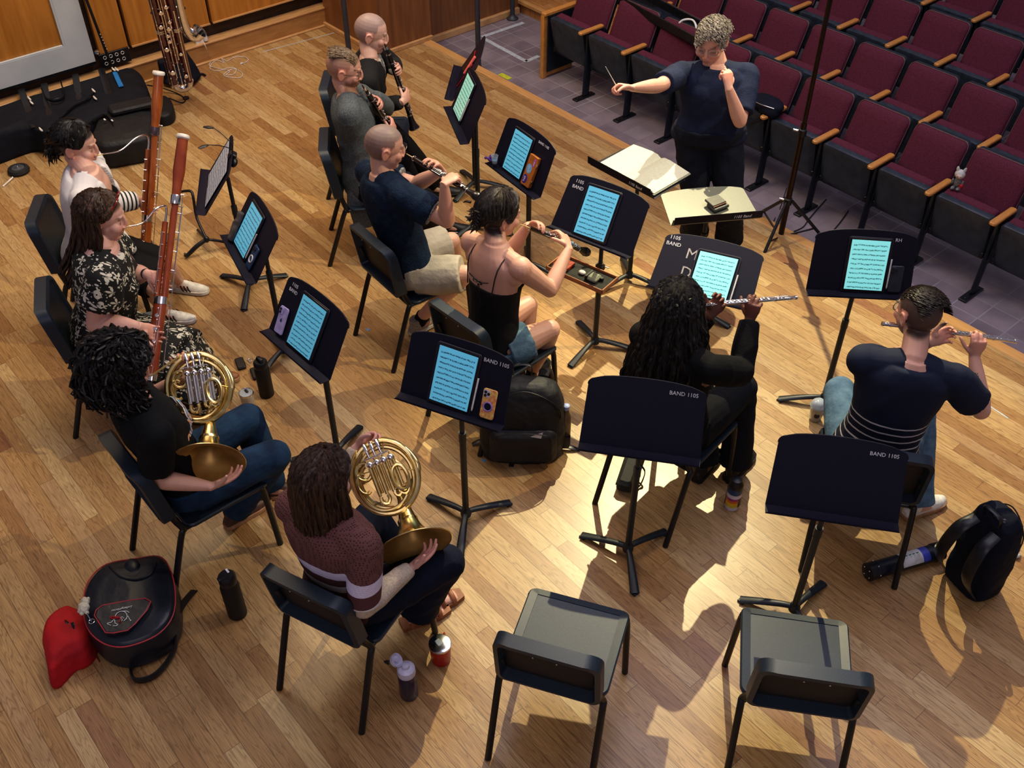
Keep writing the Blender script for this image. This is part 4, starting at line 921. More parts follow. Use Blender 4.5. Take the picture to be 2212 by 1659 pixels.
def french_horn(fr,label,lead,mouth,bell_c,bell_n,sc=1.,rotor_col=None):
    """fr: coil frame (x across, y along the coil plane towards the valves, z out of the plane, towards the viewer of the valves);
    bell_c rim centre, bell_n opening direction"""
    root=thing('french_horn',label,'french horn',fr.o); g=lambda p: fr(np.array(p)*sc)
    B=lambda: MB()
    def ringt(name,cx,cy,rx,ry,z,r,a0,a1,n=36,m=M_BRASS,zz=0.):
        pts=[g((cx+rx*math.cos(a),cy+ry*math.sin(a),z+zz*(i/n))) for i,a in enumerate(np.linspace(math.radians(a0),math.radians(a1),n))]
        mb=MB(); mb.tube(pts,r*sc,n=9); return mb.obj(name,m,root)
    ringt('main_loop',0,0,.130,.150,.0,.0125,-75,285,48)
    ringt('inner_loop',.004,-.004,.108,.126,-.006,.0095,-70,262,44)
    ringt('branch_loop',-.012,-.026,.098,.108,.014,.0088,120,400,44)
    ringt('slide_crook',-.070,.045,.030,.034,.02,.0085,60,330,22)
    # valve cluster : four rotors with straight slide tubes
    for i in range(4):
        x=-.036+i*.029; fy=.062
        mb=MB(); mb.lathe([(.013,-.022),(.0145,-.02),(.0145,.016),(.012,.020),(.005,.023)],F(g((x,fy,.022)),fr.R[:,0],fr.R[:,1],fr.R[:,2]),n=18); mb.obj('rotor',M_SILVER,root)
        mb=MB(); mb.tube([g((x-.006,fy-.012,.030)),g((x-.006,-.070,.030))],.0072*sc,n=10); mb.tube([g((x+.0065,fy-.012,.022)),g((x+.0065,-.060,.022))],.0066*sc,n=10); mb.obj('slide_tube',M_SILVER if rotor_col else M_BRASS,root)
    for cx,cy,r in ((-.026,-.082,.017),(.058,-.066,.020),(.030,-.075,.012)):
        pts=[g((cx+r*math.cos(a),cy-.004+r*1.25*math.sin(a),.028)) for a in np.linspace(math.radians(35),math.radians(-215) if cx<0 else math.radians(-225),20)]
        mb=MB(); mb.tube(pts,.0078*sc,n=9); mb.obj('slide_bow',M_BRASS,root)
    mb=MB(); pts=[g((.060+.030*math.cos(a),-.028+.052*math.sin(a),.034)) for a in np.linspace(0,2*PI,30,endpoint=False)]; mb.tube(pts,.0078*sc,n=9,closed=True); mb.obj('tuning_slide',M_BRASS,root)
    mb=MB(); pts=[g((-.085+.026*math.cos(a),.0+.04*math.sin(a),.022)) for a in np.linspace(math.radians(60),math.radians(300),20)]; mb.tube(pts,.0075*sc,n=9); mb.obj('third_slide',M_BRASS,root)
    for i in range(3):
        x=-.028+i*.026; mb=MB(); mb.tube([g((x,.085,.035)),g((x-.002,.125,.045)),g((x-.004,.150,.030))],[(.004,.0015),(.006,.0015),(.0075,.0018)],n=8,side=fr.R[:,0],smooth=2); mb.obj('valve_lever',M_SILVER,root)
    mb=MB(); mb.tube([g((-.05,.088,.036)),g((.05,.088,.036))],.003,n=8); 
    for x in(-.05,-.015,.02,.05): mb.tube([g((x,.086,.036)),g((x,.08,.01))],.0028,n=6)
    mb.obj('lever_axle',M_SILVER,root)
    # linkage + braces
    for i,(a,b) in enumerate((((-.12,.05,.0),(-.05,.04,.02)),((.125,-.02,0),(.07,-.0,.03)),((-.11,-.09,0),(-.03,-.09,.02)),((.04,.135,0),(.03,.09,.02)))):
        mb=MB(); mb.tube([g(a),g(b)],.0028,n=6); mb.obj('brace',M_BRASS,root)
    # leadpipe
    M_=np.array(mouth); l0=g(lead); mb=MB(); far=M_+(l0-M_)*.12; mb.tube([far,M_+(l0-M_)*.5,l0,g((lead[0]*.6+.02,lead[1]*1.02+.004,.008))],[.0045,.005,.0062,.0066],n=10,smooth=4); mb.obj('leadpipe',M_BRASS,root)
    fm=frame_z(M_,M_-l0); mb=MB(); mb.lathe([(.004,-.055),(.0055,-.03),(.010,-.012),(.0125,-.002),(.0125,.0),(.009,-.001),(.004,-.012)],fm,n=18); mb.obj('mouthpiece',M_SILVER,root)
    # bell
    n_=nrm(bell_n); fb=frame_z(bell_c,n_); prof=[(.010,-.30),(.014,-.26),(.020,-.21),(.0275,-.165),(.036,-.125),(.047,-.088),(.064,-.055),(.088,-.030),(.116,-.013),(.142,-.004),(.153,0)]
    th0=fb((0,0,-.30*sc)); 
    mb=MB(); mb.lathe([(r*sc,z*sc) for r,z in prof[2:]],fb,n=44,cap=False); mb.obj('bell',M_BRASS,root,smooth=60)
    mb=MB(); mb.lathe([(r*sc-.0012,z*sc+.0008) for r,z in prof[2:]][::-1],fb,n=44,cap=False); mb.obj('bell_inside',M_BRASSIN,root,smooth=60)
    mb=MB(); a=np.linspace(0,2*PI,44,endpoint=False); mb.tube([fb((.153*sc*math.cos(q),.153*sc*math.sin(q),0)) for q in a],.0022,n=8,closed=True); mb.obj('bell_rim',M_BRASS,root)
    mb=MB(); mb.lathe([(.0375*sc,-.118*sc),(.042*sc,-.121*sc),(.042*sc,-.112*sc),(.040*sc,-.105*sc)],fb,n=30,cap=False); mb.obj('bell_collar',M_BRASS,root)
    tt=fb((0,0,-.21*sc)); e=g((.10,-.105,.0)); e2=g((.136,-.02,.0)); e3=g((.12,.07,.0))
    mb=MB(); mb.tube([tt+n_*.004,tt-n_*.05*sc,e*.55+(tt-n_*.09*sc)*.45,e2,e3,g((.06,.135,0))],[.020*sc,.0165*sc,.014*sc,.0115*sc,.010*sc,.0085*sc],n=14,smooth=5); mb.obj('bell_throat',M_BRASS,root)
    return root
# ================================================================ cast
def seat_of(k,back=.07,z=.545):
    c,y,_=CH[k]; a=math.radians(y); return V(c[0]-back*math.cos(a),c[1]-back*math.sin(a),z)
def nearP(Q,px,py,dist,sgn=1):
    """wrist over pixel (px,py), dist from Q; sgn +1 the higher (nearer camera) solution"""
    best=None
    zs=np.linspace(Q[2]-.25,Q[2]+.25,200); ds=np.array([np.linalg.norm(P(px,py,z)-Q) for z in zs]); im=int(ds.argmin())
    rng_=range(im,200) if sgn>0 else range(im,-1,-1)
    b=min(rng_,key=lambda i:abs(ds[i]-dist)); return P(px,py,zs[b])
def tfind(A,B,px,py):
    ts=np.linspace(0,1,200); return A+(B-A)*min(ts,key=lambda t:(lambda q:(q[0]-px)**2+(q[1]-py)**2)(proj(A+(B-A)*t)))
RELAX=(30,35,40,45)
def chk(n,J): print('[%s] torso %.2f neck-head %.2f arms R %.2f L %.2f legs R %.2f L %.2f'%(n,J['Lt'],np.linalg.norm(J['N']-J['hf'].o),np.linalg.norm(J['SR']-J['WR']),np.linalg.norm(J['SL']-J['WL']),np.linalg.norm(J['HjR']-J['AR']),np.linalg.norm(J['HjL']-J['AL'])),'head px',[round(q) for q in proj(J['hf'].o)])
def yv(d): a=math.radians(d); return V(math.cos(a),math.sin(a),0)
def rgt(d): a=math.radians(d); return V(math.sin(a),-math.cos(a),0)
UP=V(0,0,1)
M_DENIM=cloth('denim',(.022,.060,.125),col2=(.008,.022,.055),scale=9.,bump=.3); M_DENIM2=cloth('light_denim',(.13,.22,.30),scale=20.,col2=(.07,.13,.20),bump=.3)
M_NAVYP=cloth('navy_trouser',(.008,.012,.030),scale=30.); M_BLKC=cloth('black_cloth',(.007,.007,.009),scale=40.); M_KHAKI=cloth('stone_chino',(.46,.42,.34),scale=14.,col2=(.36,.33,.27),bump=.3)
M_LINEN=cloth('navy_linen',(.012,.030,.065),scale=26.,col2=(.006,.014,.034),bump=.5,); M_GREYK=cloth('heather_knit',(.13,.15,.165),scale=160.,var=.3,bump=.5)
M_LEATHB=mat('brown_leather',(.10,.05,.035),rough=.5); M_TAN=mat('tan_leather',(.30,.12,.05),rough=.5); M_SOLE=mat('rubber_sole',(.62,.60,.55),rough=.6); M_WSHOE=mat('white_leather',(.72,.71,.66),rough=.5); M_GSOLE=mat('gum_sole',(.42,.24,.14),rough=.6); M_BSHOE=mat('black_shoe',(.012,.012,.013),rough=.5); M_KSHOE=mat('khaki_knit_shoe',(.36,.32,.28),rough=.8,scale=200.,var=.3)
# ---- 1 bassoonist in white cardigan -----------------------------------------
def striped_sleeve(name,c1,c2,axis_pt,axis,s0,s1,period,duty=.45,bump=.2,lo=None):
    """bands across a direction between s0 and s1"""
    m,t,b=nt(name); ge=N(t,'ShaderNodeNewGeometry'); sub=N(t,'ShaderNodeVectorMath',operation='SUBTRACT'); L(t,ge.outputs['Position'],sub.inputs[0]); sub.inputs[1].default_value=tuple(axis_pt)
    dt=N(t,'ShaderNodeVectorMath',operation='DOT_PRODUCT'); L(t,sub.outputs[0],dt.inputs[0]); dt.inputs[1].default_value=tuple(nrm(axis)); v=dt.outputs['Value']
    band=math_(t,'LESS_THAN',math_(t,'FRACT',math_(t,'DIVIDE',math_(t,'SUBTRACT',v,s0),period)),duty)
    ln=N(t,'ShaderNodeVectorMath',operation='LENGTH'); L(t,sub.outputs[0],ln.inputs[0]); ok=math_(t,'MULTIPLY',math_(t,'MULTIPLY',math_(t,'GREATER_THAN',v,s0),math_(t,'LESS_THAN',v,s1)),math_(t,'LESS_THAN',ln.outputs['Value'],.19)); f=math_(t,'MULTIPLY',band,ok)
    L(t,mixc(t,f,c1,c2),b.inputs['Base Color']); b.inputs['Roughness'].default_value=.85
    no=N(t,'ShaderNodeTexNoise',i_Scale=300.); bp=N(t,'ShaderNodeBump',i_Strength=bump,i_Distance=.004); L(t,no.outputs['Fac'],bp.inputs['Height']); L(t,bp.outputs[0],b.inputs['Normal']); return m
hip=seat_of('bas1',.10); head=P(166,312,1.27); neck=P(192,385,1.115)
T=P(338,153,1.50); Bm=reach(T,309,612,1.34,.15,.6); mouth=None
hfh=head_frame(head,52,12)
Q1=tfind(T,Bm,322,440); Q2=tfind(T,Bm,305,545)
WL=nearP(Q1,300,432,.10,-1); WR=nearP(Q2,284,540,.11,1)
ax=nrm(Bm-T)
def grip(Q,W,axis,sign,k=.6):
    d=nrm(Q-W+axis*.02); n=nrm(np.cross(d,axis)*sign); return d,nrm(n+ (d*0))
dL,nL=grip(Q1,WL,ax,1); dR,nR=grip(Q2,WR,ax,-1)
J=person('bassoonist with dark pinned hair in a white cardigan over a black dress',hip,58,neck,head,hyaw=52,hpitch=12,skin=(.66,.40,.32),lip=(.50,.20,.17),fat=1.18,belly=1.1,bust=.075,puff=.006,armfat=1.15,
 arms={'R':(WR,dR,nR,P(215,520,.75),(35,45,55,60),20),'L':(WL,dL,nL,WL-UP*.6,(35,45,55,60),20)},
 feet={'R':(P(352,668,.09),yv(45),P(330,520,1.2)),'L':(P(385,604,.09),yv(40),P(372,480,1.3))},headhair=cropped(.052,-.05,(.02,.018,.018),.95))
chk('bas1',J); JB1=J
def vneck(J,depth=.10):
    return None
shirt(J,cloth('black_dress',(.008,.008,.010)),g=.006,sl=(.0,0),t1=.76,name='dress',vox=.007,seed=3)
def cardi(J,m,g,open_w,sl,t0,t1=1.0,name='cardigan',seed=4,vox=.0075,wr=(.004,24),label=None):
    """knit with an open front: front strip pushed inside the body"""
    mb=MB(); pr=[(t,w+g,a+g,b+g) for t,w,a,b in J['prof'] if t0-.07<=t<=t1]; torso(J['H'],J['N'],J['f'],pr,mb,J['s'])
    for sd in 'RL': sleeve(mb,J,sd,sl[0],sl[1],g,.004)
    if J['bust']:
        for sg in(-1,1): mb.ell(J['H']+J['up']*J['Lt']*.66+J['f']*(.07*J['s'])+J['r']*sg*.09*J['s'],J['bust']+g,n=16,m=12)
    me=fused(mb,vox,3,name); wrinkle(me,wr[0],wr[1],seed)
    co=getco(me); no=getno(me); rel=co-J['H']; x=rel@J['r']; y=rel@J['f']; z=rel@J['up']/J['Lt']
    w=open_w(z) if callable(open_w) else open_w
    k=smoothstep(0,.012,w-np.abs(x))*(y>.02)*(z<1.1); setco(me,co-J['f']*(k*.07)[:,None]); return part(J,name,me,m,label=label)
M_CARD=striped_sleeve('white_cardigan',(.66,.64,.66),(.015,.02,.02),J['WL'],J['EL']-J['WL'],-.02,.14,.028,.42)
cardi(J,M_CARD,.020,lambda z:np.where(z<.55,.05+.08*z,.094-.06*(z-.55)),(1.,.92),-.1)
part(J,'skirt',(lambda mb:(torso(J['H'],J['N'],J['fy'],grow(J['prof'],.02,-.2,.3),mb),[mb.tube([J['Hj'+s]+UP*.02,J['K'+s]+UP*.015],[.105,.085],n=16) for s in 'RL'],mb.tube([(J['HjR']+J['HjL'])/2,(J['KR']+J['KL'])/2],[(.16,.09),(.15,.07)],n=16,side=J['rh']))and mb)(MB()),cloth('black_dress2',(.008,.008,.010)),.008,2,(.004,22),5)
for s in 'RL':
    o,fr=shoe(J,s,M_WSHOE,M_SOLE,label='white leather sneaker with black stripes')
    for sg in(-1,1):
        for k in range(3):
            mb=MB(); mb.tube([fr((sg*.046,.045+k*.024,.022)),fr((sg*.046,.035+k*.024,.040)),fr((sg*.036,.025+k*.024,.062))],[(.005,.0012)]*3,n=6,side=fr.R[:,1]); part(J,'shoe_stripe',mb,M_BLACK,sub=o)
locks(J,H_BLACK,'up',n=150,seed=5,Lh=0.,grow_=1.05,face=58,wave=.004,out=.004,gather=(0,-.135,-.02),th_end=96,rad=.007)
mb=MB(); rng=np.random.default_rng(8)
for i in range(60):
    c=J['hf'](V(rng.normal()*.028,-.125+rng.normal()*.014,-.035+rng.normal()*.03)); dd=J['hf'].d((rng.normal()*.5,-1,rng.normal()*.8-.5)); mb.tube([c,c+nrm(dd)*.02,c+nrm(dd)*.035+V(0,0,-.015),c+nrm(dd)*.04+V(rng.normal()*.012,rng.normal()*.012,-.045)],[.008,.009,.006,.001],n=6,smooth=2)
mb.ell(J['hf']((0,-.12,-.03)),(.05,.04,.055)); part(J,'hair_bun',mb,H_BLACK)
mb=MB(); mb.tube([J['hf']((.070,-.055,.075)),J['hf']((.083,-.03,.052)),J['hf']((.088,-.01,.028))],[(.006,.003)]*3,n=8,smooth=3); part(J,'hair_clip',mb,mat('pearl_clip',(.75,.70,.82),rough=.3,scale=90.,col2=(.35,.30,.5)))
for s in (-1,1):
    mb=MB(); mb.ell(J['hf']((s*.080,-.014,-.045)),.005); part(J,'earring',mb,M_IVORY)
mb=MB(); a=np.linspace(-2.2,2.2,16); mb.tube([J['N']-J['up']*(.025+.055*math.cos(q/2)**2*1.0)+J['f']*(.075*math.cos(q*.7))+J['r']*.085*math.sin(q*.7)+J['up']*.02 for q in a],.0013,n=5); part(J,'necklace',mb,M_CHROME)
mouth=J['hf']((0,.098,-.062))
bassoon(Bm,T,nrm(np.cross(UP,ax))*1.,mouth,'orange-brown bassoon with a white bell ring, played by the woman in the white cardigan',M_MAPLE,mat('purple_band',(.15,.11,.14),rough=.3,metal=.6))
# ---- 2 bassoonist in floral dress ---------------------------------------------
hip=seat_of('bas2',.10); head=P(222,468,1.285); neck=P(222,540,1.12)
T=P(389,291,1.50); Bm=reach(T,326,822,1.34,.12,.6); ax=nrm(Bm-T)
Q1=tfind(T,Bm,352,600); Q2=tfind(T,Bm,342,715); WL=nearP(Q1,318,592,.10,-1); WR=nearP(Q2,302,706,.12,1)
dL,nL=grip(Q1,WL,ax,1); dR,nR=grip(Q2,WR,ax,-1)
J=person('bassoonist with long brown hair and red sunglasses on her head in a floral dress',hip,66,neck,head,hyaw=58,hpitch=14,skin=(.66,.40,.34),lip=(.50,.22,.19),fat=1.25,belly=1.15,bust=.08,puff=.006,armfat=1.42,
 arms={'R':(WR,dR,nR,P(182,712,.72),(30,40,50,60),20),'L':(WL,dL,nL,P(290,600,.78),(35,45,55,60),20)},
 feet={'R':(P(402,850,.09),yv(60),P(440,740,1.1)),'L':(P(440,800,.09),yv(55),P(450,700,1.2))},headhair=cropped(.055,-.05,(.06,.035,.025),.9))
chk('bas2',J); JB2=J
def floral():
    m,t,b=nt('floral_print'); tc=N(t,'ShaderNodeTexCoord'); vo=N(t,'ShaderNodeTexVoronoi',i_Scale=15.,i_Randomness=.55); L(t,tc.outputs['Object'],vo.inputs['Vector'])
    sc=N(t,'ShaderNodeVectorMath',operation='SCALE'); L(t,tc.outputs['Object'],sc.inputs[0]); sc.inputs[3].default_value=1.; pz=N(t,'ShaderNodeVectorMath',operation='SUBTRACT'); L(t,sc.outputs[0],pz.inputs[0]); L(t,vo.outputs['Position'],pz.inputs[1])
    def dot(v): d=N(t,'ShaderNodeVectorMath',operation='DOT_PRODUCT'); L(t,pz.outputs[0],d.inputs[0]); d.inputs[1].default_value=v; return d.outputs['Value']
    u,v_=dot((.76,-.65,0)),dot((.35,.41,.84)); rr=vo.outputs['Distance']
    ang=N(t,'ShaderNodeMath',operation='ARCTAN2'); L(t,u,ang.inputs[0]); L(t,v_,ang.inputs[1])
    pet=math_(t,'ADD',.30,math_(t,'MULTIPLY',.15,math_(t,'COSINE',math_(t,'MULTIPLY',ang.outputs[0],5.))))
    fl=math_(t,'MULTIPLY',math_(t,'LESS_THAN',rr,pet),math_(t,'GREATER_THAN',rr,.085))
    v2=N(t,'ShaderNodeTexVoronoi',i_Scale=52.,feature='SMOOTH_F1'); L(t,tc.outputs['Object'],v2.inputs['Vector']); lf=math_(t,'MULTIPLY',math_(t,'LESS_THAN',v2.outputs['Distance'],.26),math_(t,'MULTIPLY',math_(t,'GREATER_THAN',rr,.40),math_(t,'LESS_THAN',rr,.58)))
    f=math_(t,'MAXIMUM',fl,lf); L(t,mixc(t,f,(.010,.011,.012),(.56,.54,.47)),b.inputs['Base Color']); b.inputs['Roughness'].default_value=.85; return m
M_FLORAL=floral()
def dress_extra(mb):
    K=(J['KR']+J['KL'])/2; Hj=(J['HjR']+J['HjL'])/2; A_=(J['AR']+J['AL'])/2
    mb.tube([Hj-J['fy']*.03,Hj+(K-Hj)*.5,K+J['fy']*.03+UP*.0],[(.23,.13),(.24,.12),(.25,.105)],n=22,side=J['rh'],smooth=4)
    mb.tube([K+J['fy']*.0-UP*.02,K+(A_-K)*.35+J['fy']*.02,K+(A_-K)*.72+J['fy']*.03],[(.24,.11),(.27,.13),(.30,.15)],n=22,side=J['rh'],smooth=4)
    for s in 'RL': mb.ell(J['K'+s],.09)
shirt(J,M_FLORAL,g=.016,sl=(.50,0),name='dress',vox=.009,wr=(.007,22),seed=7,flare=.035,extra=dress_extra)
for s in 'RL': shoe(J,s,M_TAN,M_GSOLE)
locks(J,H_LBROWN,'long',n=70,seed=3,Lh=.0,grow_=1.06,face=60,wave=.003,th_end=88,rad=.008,gather=(0,-.115,.0))
locks(J,H_BROWN,'long',n=190,seed=2,Lh=.40,grow_=1.05,face=75,wave=.005,th_end=100,rad=.0085,back=-yv(66)*.13,spread_out=.03,name='hair_length',cap=True)
mb=MB(); hf=J['hf']; a=np.linspace(0,2*PI,18,endpoint=False)
for s in(-1,1): mb.tube([hf((s*.037+.028*math.cos(q),.064+.012*math.sin(q),.122+.022*math.sin(q)-.25*abs(s*.037+.028*math.cos(q))**1.2)) for q in a],.0035,n=6,closed=True); mb.tube([hf((s*.064,.062,.110)),hf((s*.090,.03,.07)),hf((s*.096,-.03,.02))],[(.003,.006)]*3,n=6)
o=part(J,'sunglasses',mb,mat('red_acetate',(.32,.012,.02),rough=.25,coat=.5))
for s in(-1,1):
    mb=MB(); mb.rings([np.array([hf((s*.037+.026*math.cos(q),.064+dy+.011*math.sin(q),.122+dy+.020*math.sin(q)-.25*abs(s*.037+.026*math.cos(q))**1.2)) for q in a]) for dy in(0,.0015)]); part(J,'lens',mb,mat('mirror_lens',(.05,.30,.38),rough=.12,metal=.6,scale=60.,col2=(.02,.06,.12)),sub=o)
mb=MB(); ff=frame_z(WL+nrm(J['EL']-WL)*.02,J['EL']-WL); mb.lathe([(.028,-.008),(.031,0),(.028,.008)],ff,n=18); part(J,'watch_band',mb,M_BLACK)
for s in(-1,1):
    mb=MB(); a2=np.linspace(0,2*PI,12,endpoint=False); mb.tube([J['hf']((s*.082,-.012+.010*math.cos(q),-.052+.012*math.sin(q))) for q in a2],.0014,n=5,closed=True); part(J,'earring',mb,mat('gold',(.8,.55,.2),rough=.2,metal=1.))
mouth=J['hf']((0,.100,-.062))
bassoon(Bm,T,nrm(np.cross(UP,ax)),mouth,'reddish bassoon with a steel bell band, played by the woman in the floral dress',M_MAPLE2,M_SILVER)
def vframe(o,roll=0,tx=0,ty=0):
    """frame at o turned towards where the player faces the stage rear: x image-right, y up, z towards the balcony"""
    v=nrm(V(0,0,H)-o); x=nrm(np.cross(UP,v)); y=np.cross(v,x); r=math.radians(roll); x,y=x*math.cos(r)+y*math.sin(r),y*math.cos(r)-x*math.sin(r)
    a=math.radians(tx); y,v=y*math.cos(a)+v*math.sin(a),v*math.cos(a)-y*math.sin(a); a=math.radians(ty); x,v=x*math.cos(a)+v*math.sin(a),v*math.cos(a)-x*math.sin(a)
    return F(o,x,y,v)
# ---- 3 curly-haired horn player ---------------------------------------------
hip=seat_of('horn1',.10); head=P(262,795,1.27); neck=P(292,872,1.11)
co_=P(430,838,.97); hf1=vframe(co_,-6,-12,4); vw=vframe(co_)
bc=P(449,1000,.80); u_=nrm(vw.R[:,0]*-.30+vw.R[:,1]*-.90); bn=nrm(vw.R[:,2]*.58+u_*.82)
WL=P(396,812,1.00)-vw.R[:,2]*.03; WR=bc-vw.R[:,1]*.105+vw.R[:,2]*.06-vw.R[:,0]*.01
J=person('french horn player with curly black hair in a black printed T-shirt and jeans',hip,86,neck,head,hyaw=72,hpitch=22,skin=(.60,.36,.27),fat=1.08,bust=.05,armfat=1.12,
 arms={'R':(WR,nrm(vw.R[:,0]+.15*vw.R[:,1]),nrm(vw.R[:,1]+.2*vw.R[:,2]),P(318,1075,.62),(18,22,25,30),10),'L':(WL,nrm(vw.R[:,1]*.95+vw.R[:,0]*.35),nrm(vw.R[:,2]-.1*vw.R[:,1]),P(370,880,.70)-vw.R[:,2]*.1,(95,90,90,85),35)},
 feet={'R':(P(510,1100,.09),yv(95),('K',P(592,985,.57))),'L':(P(588,1046,.09),yv(60),('K',P(535,905,.57)))})
chk('horn1',J); JH1=J
o=shirt(J,cloth('black_tee',(.009,.010,.012)),g=.016,sl=(.72,0),t0=-.16,name='t_shirt',seed=11,flare=.018)
# bright print on the chest, slanting letters
def on_surface(J,x,t,txt,size,m,roll=0,par=None,off=.135,name='printed_lettering',curve=None,bold=.003):
    me=text_mesh(txt,size,I,m,None,name,depth=.002,bold=bold,align='CENTER').data; o=[q for q in bpy.data.objects if q.data is me][0]
    co=getco(me); r=math.radians(roll); X=co[:,0]*math.cos(r)-co[:,1]*math.sin(r)+x; Y=co[:,0]*math.sin(r)+co[:,1]*math.cos(r)
    w=J['wrap']; a=np.clip(X/w[0],-1.4,1.4); base=J['H']+J['up']*J['Lt']*t
    setco(me, base+np.outer(np.sin(a)*w[0],J['r'])+np.outer(np.cos(a)*w[1]+co[:,2],J['f'])+np.outer(Y,J['up'])); par=par or J['o']
    o.parent=par; Mx=Matrix.Identity(4); c=par
    while c is not None: Mx=c.matrix_basis@Mx; c=c.parent
    me.transform(Mx.inverted()); return o
M_PR1=mat('print_rainbow',(.75,.30,.10),rough=.7,scale=28.,col2=(.05,.35,.62)); M_PRW=mat('print_white',(.75,.75,.72),rough=.7)
J['wrap']=(.17,.165)
on_surface(J,.0,.60,'KAMBAK',.085,M_PRW,-6,o,bold=.006); J['wrap']=(.17,.172); on_surface(J,.0,.60,'KAMBAK',.085,M_PR1,-6,o,bold=.001)
trousers(J,M_DENIM,g=.020,flare=.012,seed=12)
for s in 'RL': shoe(J,s,M_LEATHB,M_GSOLE,label='brown leather shoe')
locks(J,H_BLACK,'curl',n=520,seed=14,Lh=.13,grow_=1.22,face=50,wave=.016,out=.022,th_end=112,rad=.0062,curl=.012,spread_out=.02)
french_horn(hf1,'brass french horn with silver valves held by the curly-haired player',(-.055,.148,.004),J['hf']((0,.106,-.064)),bc,bn,1.12,True)
# ---- 4 horn player in the brown striped sweater -------------------------------
hip=seat_of('horn2',.09); head=P(700,1038,1.27); neck=P(702,1118,1.11)
co_=P(832,1030,.98); hf2=vframe(co_,14,-8,6); vw=vframe(co_)
bc=P(896,1180,.76); bn=nrm(vw.R[:,2]*.46-vw.R[:,1]*.88+vw.R[:,0]*.12)
WL=P(770,968,1.05)-vw.R[:,2]*.02; WR=bc-vw.R[:,1]*.085+vw.R[:,2]*.05-vw.R[:,0]*.03
J=person('french horn player with straight brown hair in a brown and white striped sweater',hip,108,neck,head,hyaw=100,hpitch=18,skin=(.64,.38,.32),fat=1.05,bust=.05,
 arms={'R':(WR,nrm(vw.R[:,0]*.85+.5*vw.R[:,1]),nrm(vw.R[:,1]*.8-.4*vw.R[:,0]+.3*vw.R[:,2]),P(815,1300,.72),(18,22,28,35),10),'L':(WL,nrm(vw.R[:,1]*.5+vw.R[:,0]*.9),nrm(vw.R[:,2]*.6-.8*vw.R[:,1]),P(745,1080,.80),(80,80,80,75),35)},
 feet={'R':(P(893,1322,.085),yv(75),('K',P(965,1215,.57))),'L':(P(925,1296,.085),yv(80),('K',P(800,1120,.58)))})
chk('horn2',J); JH2=J
def sweater_mat():
    m,t,b=nt('striped_knit'); tc=N(t,'ShaderNodeNewGeometry'); sp=N(t,'ShaderNodeSeparateXYZ'); L(t,tc.outputs['Position'],sp.inputs[0]); z=sp.outputs[2]
    c=ramp(t,math_(t,'MULTIPLY',z,1.),[(0,(.10,.035,.035)),(.745,(.60,.58,.60)),(.80,(.10,.035,.035)),(.86,(.62,.58,.72)),(.925,(.155,.065,.060))])
    for n in t.nodes:
        if n.bl_idname=='ShaderNodeValToRGB': n.color_ramp.interpolation='CONSTANT'
    vo=N(t,'ShaderNodeTexVoronoi',i_Scale=95.,i_Randomness=.25); L(t,tc.outputs['Position'],vo.inputs['Vector']); hole=math_(t,'MULTIPLY',math_(t,'LESS_THAN',vo.outputs['Distance'],.33),math_(t,'GREATER_THAN',z,.925))
    L(t,mixc(t,hole,c,(.05,.018,.018)),b.inputs['Base Color']); b.inputs['Roughness'].default_value=.9; bp=N(t,'ShaderNodeBump',i_Strength=.6,i_Distance=.004); L(t,vo.outputs['Distance'],bp.inputs['Height']); L(t,bp.outputs[0],b.inputs['Normal']); return m
shirt(J,sweater_mat(),g=.020,sl=(.95,0),t0=-.06,name='sweater',vox=.0075,wr=(.004,20),seed=15,flare=.004)
mb=MB()
for sd in 'RL':
    E_,W=J['E'+sd],J['W'+sd]; S=J['S'+sd]; mb=MB(); mb.tube([S+(E_-S)*.82,S+(E_-S)*.93,E_],[.052,.054,.052],n=16,smooth=2); mb.ell(E_,.052,n=14,m=10); mb.tube([E_,E_+(W-E_)*.35,E_+(W-E_)*.8,E_+(W-E_)*.97],[.052,.050,.040,.034],n=16,smooth=3); part(J,'sleeve',mb,cloth('cream_sleeve',(.50,.42,.33)),.007,3,(.004,26),16,label='cream lower sleeve')
trousers(J,M_NAVYP,g=.022,flare=.035,t=.93,seed=17)
for s in 'RL':
    A_,toe,_=J['feet'][s]; td=nrm(toe); fl=V(A_[0],A_[1],0); x=np.cross(td,UP); fr=F(fl,x,td,UP)
    mb=MB(); mb.prism([(-.036,-.07),(.036,-.07),(.042,.05),(.046,.13),(.030,.185),(-.026,.185),(-.044,.13),(-.038,.05)],0,.028,fr); o=part(J,'sandal',mb,M_TAN)
    for y,h in((.125,.055),(.065,.075),(-.02,.10)):
        mb=MB(); a=np.linspace(0,PI,12); mb.tube([fr((.046*math.cos(q),y,.02+h*.75*math.sin(q))) for q in a],[(.011,.0025)]*12,n=8,side=td); part(J,'strap',mb,M_TAN,sub=o)
locks(J,H_BROWN,'long',n=260,seed=19,Lh=.235,grow_=1.07,face=66,wave=.005,th_end=100,rad=.0085,out=.006,spread_out=.012)
mb=MB(); ff=frame_z(J['WL']+nrm(J['EL']-J['WL'])*.05,J['EL']-J['WL'])
for k in range(4): a=np.linspace(0,2*PI,20,endpoint=False); mb.tube([ff((.031*math.cos(q),.030*math.sin(q),.007*math.sin(q*3+k)+k*.006)) for q in a],.003,n=6,closed=True)
part(J,'bracelet',mb,mat('shell_beads',(.55,.48,.36),rough=.5,scale=200.,col2=(.25,.2,.14)))
french_horn(hf2,'brass french horn held by the player in the striped sweater',(-.075,.135,.004),J['hf']((0,.106,-.064)),bc,bn,1.08)
